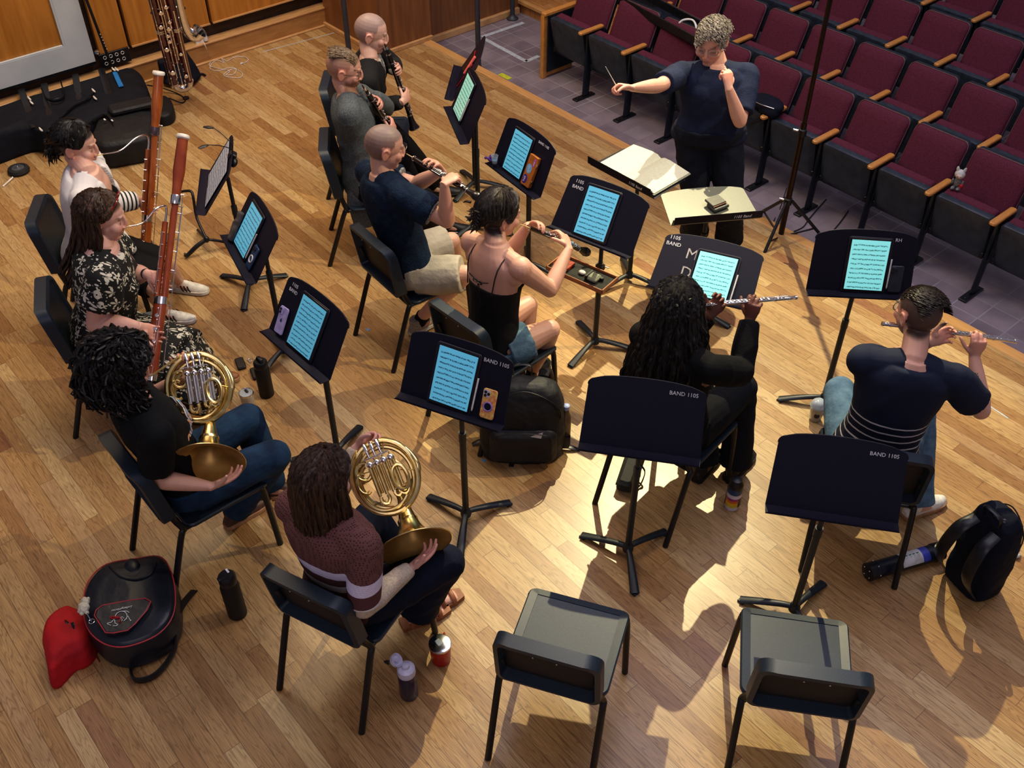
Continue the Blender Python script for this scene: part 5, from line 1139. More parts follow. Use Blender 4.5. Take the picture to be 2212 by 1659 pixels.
# ---- 5 clarinettist with shaved head ------------------------------------------
def wwgrip(A,B,px1,px2,fwd,left_side,d=.085):
    ax=nrm(B-A); fr_=nrm(fwd-ax*(fwd@ax)); side=np.cross(ax,fr_)*(1)
    if side@left_side<0: side=-side
    out=[]
    for Q,sg in((tfind(A,B,*px1),1),(tfind(A,B,*px2),-1)):
        sd=side*sg; W=Q+sd*.092-fr_*.005+ax*.015; dd=nrm(-sd*.80+fr_*.52-ax*.12); n=nrm(-sd*.55-fr_*.80); out.append((W,dd,n))
    return out,fr_
hip=seat_of('clw',.09); head=P(803,72,1.27); neck=P(798,128,1.105)
A=P(831,93,1.215); B=reach(A,895,277,.665,.45,1.2); fy=yv(55)
(gl,gr),fr_=wwgrip(A,B,(851,152),(873,203),fy+UP*.6,-rgt(55))
J=person('clarinettist with a shaved head in a black top with a cream eyelet panel',hip,52,neck,head,hyaw=52,hpitch=14,skin=(.68,.44,.36),lip=(.55,.25,.20),fat=.92,bust=.035,
 arms={'R':(*gr,P(790,235,.72),(40,45,50,55),25),'L':(*gl,P(870,185,.72)+yv(142)*.2,(40,45,50,55),25)},
 feet={'R':(P(905,425,.09),yv(50),P(930,280,1.2)),'L':(P(940,398,.09),yv(50),P(950,270,1.2))},headhair=cropped(.070,-.055,(.24,.19,.19),.75))
chk('clw',J); JC1=J
o=shirt(J,cloth('black_knit',(.010,.010,.012),scale=70.,bump=.6,bscale=90.),g=.018,sl=(1.,.95),t0=-.08,t1=1.0,name='sweater',seed=21,wr=(.004,26))
cs=J['H']+J['up']*J['Lt']*.5+J['r']*-.02
def panel_mat():
    m,t,b=nt('eyelet_knit'); ge=N(t,'ShaderNodeNewGeometry'); sub_=N(t,'ShaderNodeVectorMath',operation='SUBTRACT'); L(t,ge.outputs['Position'],sub_.inputs[0]); sub_.inputs[1].default_value=tuple(cs)
    def dt(v): d=N(t,'ShaderNodeVectorMath',operation='DOT_PRODUCT'); L(t,sub_.outputs[0],d.inputs[0]); d.inputs[1].default_value=tuple(v); return d.outputs['Value']
    x,y,z=dt(J['r']),dt(J['f']),dt(J['up']); f=math_(t,'MULTIPLY',math_(t,'LESS_THAN',math_(t,'ABSOLUTE',x),.034),math_(t,'GREATER_THAN',y,.0))
    hx=math_(t,'ABSOLUTE',math_(t,'SUBTRACT',math_(t,'ABSOLUTE',x),.016)); hz=math_(t,'ABSOLUTE',math_(t,'SUBTRACT',math_(t,'FRACT',math_(t,'DIVIDE',z,.03)),.5)); hole=math_(t,'MULTIPLY',math_(t,'LESS_THAN',hx,.0045),math_(t,'LESS_THAN',hz,.18))
    f=math_(t,'MULTIPLY',f,math_(t,'SUBTRACT',1.,hole)); L(t,mixc(t,f,(.010,.010,.012),(.60,.57,.50)),b.inputs['Base Color']); b.inputs['Roughness'].default_value=.9
    no=N(t,'ShaderNodeTexNoise',i_Scale=90.); bp=N(t,'ShaderNodeBump',i_Strength=.7,i_Distance=.004); L(t,no.outputs['Fac'],bp.inputs['Height']); L(t,bp.outputs[0],b.inputs['Normal']); return m
o.data.materials.clear(); o.data.materials.append(panel_mat())
trousers(J,M_BLKC,g=.014,seed=22)
for s in 'RL': shoe(J,s,M_BSHOE,M_BSHOE)
mb=MB(); mb.ell(J['hf']((.081,-.012,-.048)),.005); part(J,'earring',mb,M_IVORY)
woodwind('clarinet',A,B,fr_,'black clarinet with silver keys played by the woman with the shaved head','clarinet')
# ---- 6 clarinettist in grey cardigan -------------------------------------------
hip=seat_of('clm',.10,.555); head=P(745,150,1.32); neck=P(752,212,1.14)
A=P(783,183,1.26); B=reach(A,868,318,.665,.45,1.2); fy=yv(58)
(gl,gr),fr_=wwgrip(A,B,(812,228),(838,268),fy+UP*.6,-rgt(58))
def beardfn(blend,near,x,y,z,co):
    cropped(.058,-.05,(.13,.075,.05),.45,top=(.20,.13,.07))(blend,near,x,y,z,co)
    mk=near*smoothstep(-.035,-.055,z)*(y>.0)*(1-np.exp(-((np.abs(x)/.019)**4+((z+.063)/.008)**4)))*(z>-.135)*smoothstep(.0,.02,y)
    blend(mk*.75,(.20,.09,.04)); blend(near*(y>.07)*np.exp(-((np.abs(x)/.024)**4+((z+.050)/.006)**2))*.7,(.20,.09,.04))
J=person('bearded clarinettist with glasses in a grey knitted cardigan',hip,56,neck,head,hyaw=52,hpitch=12,skin=(.64,.37,.29),fat=1.0,sw=.19,
 arms={'R':(*gr,P(728,330,.78),(40,45,50,55),25),'L':(*gl,P(820,260,.75)+yv(145)*.15,(40,45,50,55),25)},
 feet={'R':(P(930,505,.09),yv(55),P(915,360,1.2)),'L':(P(965,480,.09),yv(52),P(940,340,1.2))},headhair=beardfn,s=1.04)
chk('clm',J); JC2=J
shirt(J,M_BLKC,g=.008,sl=(0,0),t1=.95,name='t_shirt',seed=24)
cardi(J,M_GREYK,.024,lambda z:.035+.0*z,(1.,.93),-.2,seed=25,wr=(.006,22))
mb=MB(); 
for sg in(-1,1): mb=MB(); mb.tube([J['Hj'+('R' if sg>0 else 'L')]+UP*.05-J['fy']*.02,J['Hj'+('R' if sg>0 else 'L')]+J['rh']*sg*.06-J['fy']*.05-UP*.12,J['Hj'+('R' if sg>0 else 'L')]+J['rh']*sg*.075-J['fy']*.03-UP*.27],[(.10,.06),(.085,.03),(.07,.02)],n=14,side=J['fy'],smooth=3); part(J,'cardigan_tail',mb,M_GREYK,.008,2,(.006,24),26)
trousers(J,M_BLKC,g=.016,seed=27)
for s in 'RL': shoe(J,s,M_BSHOE,M_SOLE)
glasses(J,M_BLACK)
# swept top hair
def tophair(J,m,n=70,seed=3,name='hair',L0=.05,z0=.085,lift=.02,sweep=(0,-1,.2),w=.045,y0=.085,y1=-.03):
    rng=np.random.default_rng(seed); mb=MB(); hf,hs=J['hf'],J['hs']
    for i in range(n):
        x=rng.uniform(-w,w); y=rng.uniform(y1,y0); R3=V(.078,.099,.093); c0=V(0,-.012,.026); q=V(x,y,0)-c0; zz=c0[2]+R3[2]*math.sqrt(max(.02,1-(x/R3[0])**2-((y-c0[1])/R3[1])**2)); p=V(x,y,zz-.004)
        sw=nrm(V(*sweep)+rng.normal(size=3)*(.07 if m is not H_GREY else .13)); up_=nrm(p-c0)
        mb.tube([hf((p)*hs),hf((p+up_*lift+sw*L0*.3)*hs),hf((p+up_*lift*.9+sw*L0*.75)*hs),hf((p+up_*lift*.3+sw*L0*1.1)*hs)],[.0024,.0028,.0022,.0006],n=4,smooth=2)
    g=lambda p:hf(np.array(p)*hs); mb.ell((0,-.014,.034),(w+.004,(y0-y1)/2+.006,.088),g,n=24,m=14)
    return part(J,name,mb,m)
tophair(J,H_SANDY,900,4,L0=.042,sweep=(0,-1,.0),lift=.007,w=.052,y0=.066,y1=-.06)
woodwind('clarinet',A,B,fr_,'black clarinet with silver keys played by the bearded man in the grey cardigan','clarinet')
# ---- 7 oboist in navy shirt -----------------------------------------------------
hip=seat_of('obm',.10,.555); head=P(832,318,1.34); neck=P(825,385,1.16)
A=P(878,332,1.275); B=reach(A,1036,428,.62,.6,1.3); fy=yv(80)
(gl,gr),fr_=wwgrip(A,B,(925,368),(978,400),fy*.5+UP,-rgt(80))
J=person('oboist with a grey buzz cut in a navy short-sleeved shirt and stone shorts',hip,84,neck,head,hyaw=66,hpitch=12,skin=(.62,.37,.28),fat=1.06,sw=.195,armfat=1.12,s=1.04,
 arms={'R':(*gr,P(955,545,.78),(40,45,50,55),25),'L':(*gl,P(895,470,.80)+yv(160)*.1,(40,45,50,55),25)},
 feet={'R':(P(905,690,.10),yv(95),('K',P(1005,592,.57))),'L':(P(985,600,.09),yv(70),('K',P(975,520,.57)))},headhair=cropped(.062,-.052,(.15,.11,.105),.8,top=(.30,.23,.20)))
chk('obm',J); JO1=J
o=shirt(J,M_LINEN,g=.022,sl=(.66,0),t0=-.20,t1=1.0,name='shirt',seed=31,flare=.022,wr=(.006,20))
for sd in 'RL':
    S,E_=J['S'+sd],J['E'+sd]; mb=MB(); q=S+(E_-S)*.60; q2=S+(E_-S)*.70; mb.tube([q,(q+q2)/2,q2],[.078,.0785,.077],n=26); part(J,'sleeve_cuff',mb,mat('patterned_cuff',(.45,.45,.42),rough=.8,scale=120.,col2=(.01,.02,.05)),.006,2,sub=o)
trousers(J,M_KHAKI,g=.026,t=.46,flare=.02,seed=32,name='shorts')
for s in 'RL':
    shoe(J,s,M_KSHOE,M_SOLE); A_=J['A'+s]; K=J['K'+s]; mb=MB(); mb.tube([A_-UP*.02,A_+(K-A_)*.10],[.044,.045],n=16); part(J,'sock',mb,M_BLKC)
woodwind('oboe',A,B,fr_,'black oboe with silver keys played by the man in the navy shirt','oboe')
# ---- 8 oboist in camisole ---------------------------------------------------------
hip=seat_of('obl',.08); head=P(1080,462,1.29); neck=P(1068,556,1.11)
A=P(1124,484,1.215); B=reach(A,1270,546,.62,.5,1.3)
(gl,gr),fr_=wwgrip(A,B,(1160,500),(1203,520),yv(90)*.5+UP,-rgt(90))
J=person('oboist with dark clipped-up hair in a black camisole and denim shorts',hip,96,neck,head,hyaw=78,hpitch=12,skin=(.60,.35,.265),fat=1.0,bust=.05,armfat=1.12,sw=.17,
 arms={'R':(*gr,P(1195,660,.78),(40,45,50,55),25),'L':(*gl,P(1130,600,.80)+yv(170)*.1,(40,45,50,55),25)},
 feet={'R':(P(1150,800,.14),yv(110),('K',P(1188,712,.58))),'L':(P(1120,800,.09),yv(80),('K',P(1140,660,.53)))},headhair=cropped(.058,-.07,(.03,.02,.018),.95),legfat=1.05)
chk('obl',J); JO2=J
# camisole with a low back: shirt, then back panel opening
mb=MB(); pr=grow(J['prof'],.010,-.2,.84); torso(J['H'],J['N'],J['f'],pr,mb,1.)
for sg in(-1,1): mb.ell(J['H']+J['up']*J['Lt']*.66+J['f']*.078+J['r']*sg*.072,.062,n=16,m=12)
me=fused(mb,.007,2,'camisole'); wrinkle(me,.004,22,34); co=getco(me); rel=co-J['H']; x=rel@J['r'];y=rel@J['f'];z=rel@J['up']/J['Lt']
k=(y<0)*smoothstep(.0,.05,z-(.63+6.*np.maximum(0,np.abs(x)-.02)**1.1*0-.0)-.0)*1.; setco(me,co+J['f']*(k*.05)[:,None])
part(J,'camisole',me,mat('camisole_print',(.006,.006,.008),rough=.8))
for sg in(-1,1):
    mb=MB(); b0=J['H']+J['up']*J['Lt']*.80; mb.tube([b0+J['r']*sg*.095+J['f']*.115,J['N']-J['up']*.03+J['r']*sg*.10+J['f']*.05,J['N']-J['up']*.0+J['r']*sg*.105,J['N']-J['up']*.07+J['r']*sg*.105-J['f']*.095,b0-J['up']*.10+J['r']*sg*.09-J['f']*.12],.0035,n=6,smooth=3); part(J,'strap',mb,M_BLACK)
mb=MB(); q=J['H']+J['up']*J['Lt']*.72-J['f']*.128; mb.tube([q+J['r']*.07+J['up']*.025,q,q-J['r']*.07+J['up']*.025],.003,n=6,smooth=3)
for sg in(-1,1): mb.tube([q,q+J['r']*sg*.022+J['up']*.018-J['f']*.01,q+J['r']*sg*.03-J['f']*.008,q-J['f']*.006],.0028,n=6,smooth=3); mb.tube([q,q+J['r']*sg*.012-J['up']*.06-J['f']*.004,q+J['r']*sg*.02-J['up']*.12-J['f']*.004],.0025,n=6,smooth=3)
part(J,'tie_bow',mb,M_BLACK)
trousers(J,M_DENIM2,g=.018,t=.26,flare=.018,seed=35,name='shorts',top=.02)
for s in 'RL': shoe(J,s,M_BSHOE,M_BSHOE)
locks(J,H_DARK,'up',n=170,seed=36,Lh=0.,grow_=1.06,face=64,wave=.003,out=.004,gather=(0,-.125,.0),th_end=116,rad=.0075)
mb=MB(); rng=np.random.default_rng(9); mb.ell(J['hf']((0,-.118,-.015)),(.048,.036,.05))
for i in range(46):
    c=J['hf'](V(rng.normal()*.022,-.12+rng.normal()*.012,-.01+rng.normal()*.03)); dd=J['hf'].d((rng.normal()*.8-.4,-1,rng.normal()*.8)); mb.tube([c,c+nrm(dd)*.025,c+nrm(dd)*.05+V(rng.normal()*.01,0,-.012)],[.008,.007,.001],n=6,smooth=2)
part(J,'hair_twist',mb,H_DARK)
mb=MB()
for sg in(-1,1):
    for k in range(4): a=J['hf']((sg*.012,-.150,.035-k*.018)); mb.tube([a,J['hf']((sg*.035,-.152,.028-k*.02)),J['hf']((sg*.045,-.135,.018-k*.022))],[.004,.0045,.002],n=6,smooth=2)
mb.tube([J['hf']((0,-.152,.04)),J['hf']((0,-.156,-.03))],.006,n=8); part(J,'claw_clip',mb,M_BLACK)
woodwind('oboe',A,B,fr_,'black oboe with a bulbous bell played by the woman in the black camisole','oboe')
# ---- 9 long-haired flautist --------------------------------------------------------
M_BLKT=cloth('black_jersey',(.006,.006,.007),scale=30.)
hip=seat_of('flw',.08); head=P(1462,668,1.27); neck=P(1462,765,1.095)
B=P(1718,643,1.16); A=reach(B,1440,664,.665,1.0,1.3) if False else P(1440,666,1.20); A=B+nrm(A-B)*.67
ax=nrm(B-A); QL=tfind(A,B,1560,655); QR=tfind(A,B,1632,650); fy=yv(110); 
WR=QR-UP*.082-fy*.045+ax*.0; WL=P(1533,682,1.13)+fy*.01
J=person('flautist with very long black hair in a black long-sleeved top',hip,100,neck,head,hyaw=120,hpitch=10,skin=(.17,.078,.055),lip=(.20,.08,.07),fat=1.0,bust=.05,armfat=1.05,sw=.18,
 arms={'R':(WR,nrm(UP*1.+fy*.12),nrm(fy),P(1600,850,.82),(70,75,78,80),20),'L':(WL,nrm(QL-WL+UP*.03-ax*.01),nrm(UP*.5-fy*.85),P(1480,790,.80)+fy*.2,(60,60,60,60),30)},
 feet={'R':(P(1590,1000,.09),yv(100),('K',hip+yv(97)*.42+rgt(100)*.13+UP*.01)),'L':(P(1520,1000,.09),yv(105),('K',hip+yv(104)*.42-rgt(100)*.10+UP*.01))},headhair=cropped(.058,-.07,(.01,.008,.008),.95))
chk('flw',J); JF1=J
shirt(J,M_BLKT,g=.016,sl=(1.,.95),t0=-.18,name='long_sleeved_top',seed=41,wr=(.004,24))
trousers(J,cloth('black_trouser',(.010,.011,.016)),g=.024,seed=42,flare=.02)
for s in 'RL': shoe(J,s,M_BSHOE,M_BSHOE)
locks(J,H_BLACK,'long',n=420,seed=43,Lh=.60,grow_=1.12,face=66,wave=.008,th_end=102,rad=.0095,out=.010,spread_out=.10,curl=.003,back=-yv(105)*.06)
mb=MB(); hf=J['hf']; a=np.linspace(-100,100,24); mb.tube([hf((.089*math.sin(math.radians(q)),.022,.025+.104*math.cos(math.radians(q)))) for q in a],[(.022,.003)]*24,n=8,side=J['hf'].R[:,1]); part(J,'headband',mb,M_BLACK)
mb=MB(); ff=frame_z(J['WL']+nrm(J['EL']-J['WL'])*.03,J['EL']-J['WL']); a2=np.linspace(0,2*PI,18,endpoint=False); mb.tube([ff((.031*math.cos(q),.026*math.sin(q),0)) for q in a2],.003,n=6,closed=True); part(J,'bracelet',mb,M_CHROME)
flute(A,B,UP-fy*.2,'silver flute played by the woman with long black hair')
# ---- 10 flautist in striped shirt -----------------------------------------------------
hip=seat_of('flm',.06,.555); head=P(1982,676,1.31); neck=P(1968,800,1.13)
A=P(1905,699,1.24); B=reach(A,2192,737,.67,1.0,1.5); ax=nrm(B-A); QL=tfind(A,B,2042,712); QR=tfind(A,B,2112,722); fy=yv(135)
WR=QR-UP*.088-fy*.04; WL=P(2010,745,1.17)+fy*.02
J=person('flautist with dark faded hair and glasses in a navy shirt with thin white stripes',hip,126,neck,head,hyaw=158,hpitch=8,hroll=0,nmax=.215,cyaw=128,skin=(.62,.36,.27),fat=1.12,belly=1.1,sw=.20,s=1.04,armfat=1.12,
 arms={'R':(WR,nrm(UP*1.+fy*.10),nrm(fy),P(2095,955,.82),(65,70,75,78),20),'L':(WL,nrm(QL-WL+ax*.02),nrm(UP*.4-fy*.9),P(1960,860,.82)+fy*.25,(60,60,60,60),30)},
 feet={'R':(P(1985,1085,.09),yv(75),('K',hip+yv(112)*.43+rgt(126)*.14+UP*.02)),'L':(P(1880,1010,.09),yv(100),('K',hip+yv(134)*.43-rgt(126)*.10+UP*.02))},
 headhair=lambda bl,near,x,y,z,co:(cropped(.050,-.062,(.035,.028,.025),.88)(bl,near,x,y,z,co),bl(near*smoothstep(-.03,-.05,z)*(y>.0)*(z>-.14)*.6,(.05,.035,.03))))
chk('flm',J); JF2=J
def stripes_mat():
    m,t,b=nt('breton_stripe'); tc=N(t,'ShaderNodeNewGeometry'); sub=N(t,'ShaderNodeVectorMath',operation='SUBTRACT'); L(t,tc.outputs['Position'],sub.inputs[0]); sub.inputs[1].default_value=tuple(J['H'])
    d=N(t,'ShaderNodeVectorMath',operation='DOT_PRODUCT'); L(t,sub.outputs[0],d.inputs[0]); d.inputs[1].default_value=tuple(J['up']); z=d.outputs['Value']
    f=math_(t,'MULTIPLY',math_(t,'LESS_THAN',math_(t,'FRACT',math_(t,'DIVIDE',math_(t,'ADD',z,.003),.043)),.2),math_(t,'LESS_THAN',z,.315))
    L(t,mixc(t,f,(.006,.012,.036),(.58,.56,.56)),b.inputs['Base Color']); b.inputs['Roughness'].default_value=.85
    no=N(t,'ShaderNodeTexNoise',i_Scale=240.); bp=N(t,'ShaderNodeBump',i_Strength=.15,i_Distance=.004); L(t,no.outputs['Fac'],bp.inputs['Height']); L(t,bp.outputs[0],b.inputs['Normal']); return m
shirt(J,stripes_mat(),g=.020,sl=(.70,0),t0=-.10,name='striped_shirt',seed=51,flare=.018,wr=(.005,18))
trousers(J,M_DENIM2,g=.022,flare=.012,seed=52)
for s in 'RL': shoe(J,s,M_WSHOE,M_GSOLE,label='white sneaker with a gum sole')
tophair(J,H_DARK,1100,6,L0=.038,sweep=(.2,-1,.1),lift=.009,w=.060,y0=.070,y1=-.085)
glasses(J,M_BLACK)
mb=MB(); ff=frame_z(J['WR']+(J['ER']-J['WR'])*.42,J['ER']-J['WR'],J['f']); 
o=text_mesh('92ZC',.030,I,M_BLACK,None,'tattoo',depth=.0004,align='CENTER'); me=o.data; co=getco(me); a=(-fy*1.); rr=.036
zx=nrm(np.cross(ff.R[:,2],-fy)); nn=nrm(np.cross(zx,ff.R[:,2])); nn=nn if nn@fy<0 else -nn; ang=co[:,1]/rr
setco(me, ff.o+np.outer(-co[:,0]*-1,ff.R[:,2]*-1*-1)+np.outer(np.sin(ang)*rr,zx)+np.outer(np.cos(ang)*(rr+.0012)+co[:,2],nn)); o.parent=J['o']; me.transform(J['o'].matrix_basis.inverted())
flute(A,B,UP-fy*.2,'silver flute played by the man in the striped navy shirt')
# ---- 11 conductor ------------------------------------------------------------------
hip=P(1532,285,.95); neck=P(1548,140,1.40); head=P(1536,88,1.56); Y=-60
WR=P(1368,190,1.30); 
RH=P(1330,188,1.32); 
vwc=vframe(P(1533,150,1.3)); X_,Y_,Z_=vwc.R.T
WR=reach(P(1478,160,1.37),1366,190,.56,1.38,1.9); 
J=person('conductor with short grey hair and glasses standing in a navy T-shirt, baton raised',hip,-48,neck,head,hyaw=-62,hpitch=18,skin=(.66,.38,.30),lip=(.48,.20,.18),fat=1.18,belly=1.12,bust=.07,armfat=1.04,sw=.185,s=1.10,puff=.003,
 arms={'R':(WR,nrm(-X_+Y_*.05+Z_*.1),nrm(-Y_+Z_*.3),P(1430,225,1.3),(80,85,90,90),40),'L':(P(1574,190,1.40),nrm(Y_-X_*.22),nrm(-X_*.7+Z_*-.7),P(1622,270,1.05),(90,95,100,100),45)},
 feet={'R':(P(1500,500,.09),yv(-70),P(1510,400,.6)+yv(-50)*.3),'L':(P(1575,512,.09),yv(-40),P(1590,420,.6)+yv(-50)*.3)},base=P(1535,505,0))
chk('cond',J); JC=J
o=shirt(J,cloth('navy_tee',(.016,.024,.060),scale=20.),g=.018,sl=(.80,0),t0=-.28,name='t_shirt',seed=61,flare=.008,wr=(.006,16),hemflare=.012)
trousers(J,cloth('navy_slacks',(.012,.016,.030),scale=24.),g=.026,flare=.03,seed=62,top=.2)
for s in 'RL': shoe(J,s,mat('grey_trainer',(.25,.25,.27),rough=.7,scale=80.,col2=(.1,.1,.12)),M_SOLE)
tophair(J,H_GREY,1300,8,L0=.036,sweep=(-.55,.5,.1),lift=.012,w=.070,y0=.068,y1=-.095)
mb=MB(); rng=np.random.default_rng(5)
for i in range(330):
    ph=math.radians(rng.choice([-1,1])*rng.uniform(62,180)); th=math.radians(rng.uniform(50,98)); R3=V(.080,.101,.095); c0=V(0,-.012,.026)
    f_=lambda th: c0+V(R3[0]*math.sin(th)*math.sin(ph),R3[1]*math.sin(th)*math.cos(ph),R3[2]*math.cos(th)); mb.tube([J['hf'](f_(th)*J['hs']),J['hf'](f_(th+.15)*1.05*J['hs']),J['hf'](f_(th+.32)*1.02*J['hs'])],[.0035,.004,.001],n=4,smooth=2)
part(J,'side_hair',mb,H_GREY)
glasses(J,mat('clear_frame',(.55,.45,.42),rough=.25),rim=.002)
hh=J['WR']+nrm(-X_)*.085-Y_*.012
t=thing('baton','white conducting baton held in the raised right hand','baton',P(1330,190,1.25))
mb=MB(); b0=hh+Z_*.0; b1=P(1308,144,WR[2]+.14); mb.tube([b0,b0+(b1-b0)*.25,b1],[.0035,.0028,.0014],n=8); mb.obj('shaft',mat('baton_white',(.8,.78,.72),rough=.4),t)
mb=MB(); mb.ell(b0,(.010,.010,.014)); mb.obj('handle',M_REED,t)
# ================================================================ things on desks
def screen_mat(name,c,ink,nsys=10,emit=1.0,seed=0.):
    m,t,b=nt(name); uv=N(t,'ShaderNodeUVMap'); sp=N(t,'ShaderNodeSeparateXYZ'); L(t,uv.outputs[0],sp.inputs[0]); u,v=sp.outputs[0],sp.outputs[1]
    vs=math_(t,'MULTIPLY',v,nsys+.6); row=math_(t,'FLOOR',vs); fr=math_(t,'SUBTRACT',math_(t,'FRACT',vs),.5)
    def cmb(a,b_,c_): n=N(t,'ShaderNodeCombineXYZ'); L(t,a,n.inputs[0]); L(t,b_,n.inputs[1]); n.inputs[2].default_value=c_; return n.outputs[0]
    n1=N(t,'ShaderNodeTexNoise',i_Scale=1.,i_Detail=1.); L(t,cmb(math_(t,'MULTIPLY',u,34.),math_(t,'ADD',math_(t,'MULTIPLY',row,9.1),math_(t,'MULTIPLY',fr,5.)),seed),n1.inputs['Vector'])
    n2=N(t,'ShaderNodeTexNoise',i_Scale=1.,i_Detail=1.); L(t,cmb(math_(t,'MULTIPLY',u,7.),math_(t,'MULTIPLY',row,5.3),seed+3),n2.inputs['Vector'])
    lines=math_(t,'LESS_THAN',math_(t,'FRACT',math_(t,'MULTIPLY',fr,16.)),.30); st=math_(t,'MULTIPLY',lines,math_(t,'LESS_THAN',math_(t,'ABSOLUTE',fr),.16))
    wob=math_(t,'MULTIPLY',math_(t,'SUBTRACT',n2.outputs['Fac'],.5),.5); notes=math_(t,'MULTIPLY',math_(t,'GREATER_THAN',n1.outputs['Fac'],.47),math_(t,'LESS_THAN',math_(t,'ABSOLUTE',math_(t,'SUBTRACT',fr,wob)),.13))
    marg=math_(t,'MULTIPLY',math_(t,'MULTIPLY',math_(t,'GREATER_THAN',u,.06),math_(t,'LESS_THAN',u,.94)),math_(t,'MULTIPLY',math_(t,'GREATER_THAN',v,.03),math_(t,'LESS_THAN',v,.93)))
    f=math_(t,'MULTIPLY',math_(t,'MAXIMUM',math_(t,'MULTIPLY',st,.55),math_(t,'MULTIPLY',notes,.9)),marg)
    col=mixc(t,f,c,ink); L(t,col,b.inputs['Base Color']); b.inputs['Roughness'].default_value=.25
    if emit: L(t,col,b.inputs['Emission Color']); b.inputs['Emission Strength'].default_value=emit
    return m
def quad_uv(name,w,h,fr,m,parent,z=0.):
    mb=MB(); mb.add([(-w/2,-h/2,z),(w/2,-h/2,z),(w/2,h/2,z),(-w/2,h/2,z)],[(0,1,2,3)],fr=fr); me=mb.mesh(name,m,0); uv=me.uv_layers.new(name='UVMap')
    for i,c in enumerate(((0,0),(1,0),(1,1),(0,1))): uv.data[i].uv=c
    return link(name,me,parent,True)
def sub(fr,x,y,z=0.,rot=0.):
    a=math.radians(rot); X=fr.R[:,0]*math.cos(a)+fr.R[:,1]*math.sin(a); Y=fr.R[:,1]*math.cos(a)-fr.R[:,0]*math.sin(a); return F(fr((x,y,z)),X,Y,fr.R[:,2])
M_BEZEL=mat('tablet_bezel',(.008,.008,.012),rough=.15); M_CASE=mat('tablet_case',(.02,.02,.035),rough=.5); M_PENC=mat('stylus_white',(.75,.75,.75),rough=.3)
SB=screen_mat('score_blue',(.12,.44,.62),(.01,.04,.07),10,.42); SC_=screen_mat('score_cyan',(.24,.68,.66),(.03,.12,.13),10,.62,2.); SG=screen_mat('score_mint',(.30,.60,.50),(.02,.08,.07),10,.45,5.); SD=screen_mat('score_deep',(.10,.36,.50),(.01,.03,.05),11,.5,8.)
def tablet(key,x,y,w,h,label,m,rot=0.,pencil=False,case=M_CASE,bz=.010):
    f=sub(ST[key],x,y,.009,rot); t=thing('tablet',label,'tablet',f.o)
    MB().slab((0,0,-.003),(w+.012,h+.012),.007,f,r=.014,ch=.002).obj('case',case,t); MB().slab((0,0,.0015),(w,h),.004,f,r=.010,ch=.001).obj('bezel',M_BEZEL,t)
    quad_uv('screen',w-2*bz,h-2*bz,f,m,t,.0038)
    if pencil: MB().tube([f((w/2+.012,-h*.42,.004)),f((w/2+.012,-h*.38,.004)),f((w/2+.012,h*.14,.004))],[.0015,.0045,.0045],n=10).obj('stylus',M_PENC,t)
    return t
DB=-DH/2+.004
tablet('12',-.01,DB+.148,.222,.295,'blue-glowing tablet showing sheet music on the stand with the yellow phone',SB,-2,True)
tablet('6',.022,DB+.148,.222,.295,'brightest cyan tablet, on the stand marked RH',SC_,-1,True)
tablet('4',-.02,DB+.150,.222,.300,'blue tablet on the stand marked 1105 BAND with the clamped shelf',SB,2)
tablet('3',-.05,DB+.145,.210,.290,'tablet leaning beside the stickered wooden case',SB,0)
tablet('11',.0,DB+.148,.222,.295,'deep blue tablet on the stand with the lilac phone',SD,0)
tablet('2',-.10,DB+.150,.215,.295,'mint green tablet on the stand before the bearded clarinettist',SG,0,True)
tablet('10',-.065,DB+.148,.222,.295,'blue tablet between grey cloth and navy phone',SB,0,True)
tablet('5',.04,DB+.130,.225,.265,'cyan tablet beside the stencilled M and D',SC_,0,True)
M_REDC=mat('red_case',(.42,.015,.025),rough=.5); tablet('1',-.02,DB+.12,.24,.20,'red tablet case on the rearmost stand',M_BEZEL,0,False,M_REDC)
f=sub(ST['1'],.08,.05,.016,-70); t=thing('pen_case','salmon red pen case leaning on the rearmost stand','case',f.o); MB().slab((0,0,0),(.15,.03),.018,f,r=.012,ch=.005).obj('body',mat('salmon',(.62,.12,.11),rough=.5),t)
def phone(key,x,y,label,m,ring=None,w=.072,h=.148,rot=0.,cams=3,camc=None,z=.009):
    f=sub(ST[key],x,y,z,rot); t=thing('phone',label,'phone',f.o); MB().slab((0,0,0),(w,h),.009,f,r=.012,ch=.003).obj('body',m,t)
    MB().slab((-w*.22,h*.33,.006),(w*.48,h*.24),.003,f,r=.008,ch=.001).obj('camera_plate',camc or m,t)
    for i in range(cams): MB().lathe([(.0072,.006),(.0072,.0095),(.005,.0098)],F(f((-w*.30+(i==2)*w*.22,h*.38-(i%2)*h*.11 if i<2 else h*.33,0)),f.R[:,0],f.R[:,1],f.R[:,2]),n=12).obj('lens',M_BLACK,t)
    if ring: a=np.linspace(0,2*PI,22,endpoint=False); MB().tube([f((.021*math.cos(q),-.012+.021*math.sin(q),.007)) for q in a],.004,n=7,closed=True).obj('grip_ring',ring,t)
    return t
M_FLPH=mat('floral_phone',(.80,.62,.16),rough=.4,scale=75.,col2=(.62,.16,.10)); M_LIL=mat('lilac_phone',(.42,.38,.66),rough=.3); M_NAVPH=mat('navy_phone',(.015,.05,.13),rough=.3)
t=phone('12',.185,DB+.078,'phone in a yellow floral case with a purple ring',M_FLPH,mat('purple_ring',(.35,.22,.55),rough=.4),camc=mat('cam_plate',(.55,.5,.6),rough=.3)); 
fq=sub(ST['12'],.185,DB+.066,.0155); MB().lathe([(.018,-.001),(.018,.0005)],fq,n=20).obj('ring_disc',M_NAVYP,t)
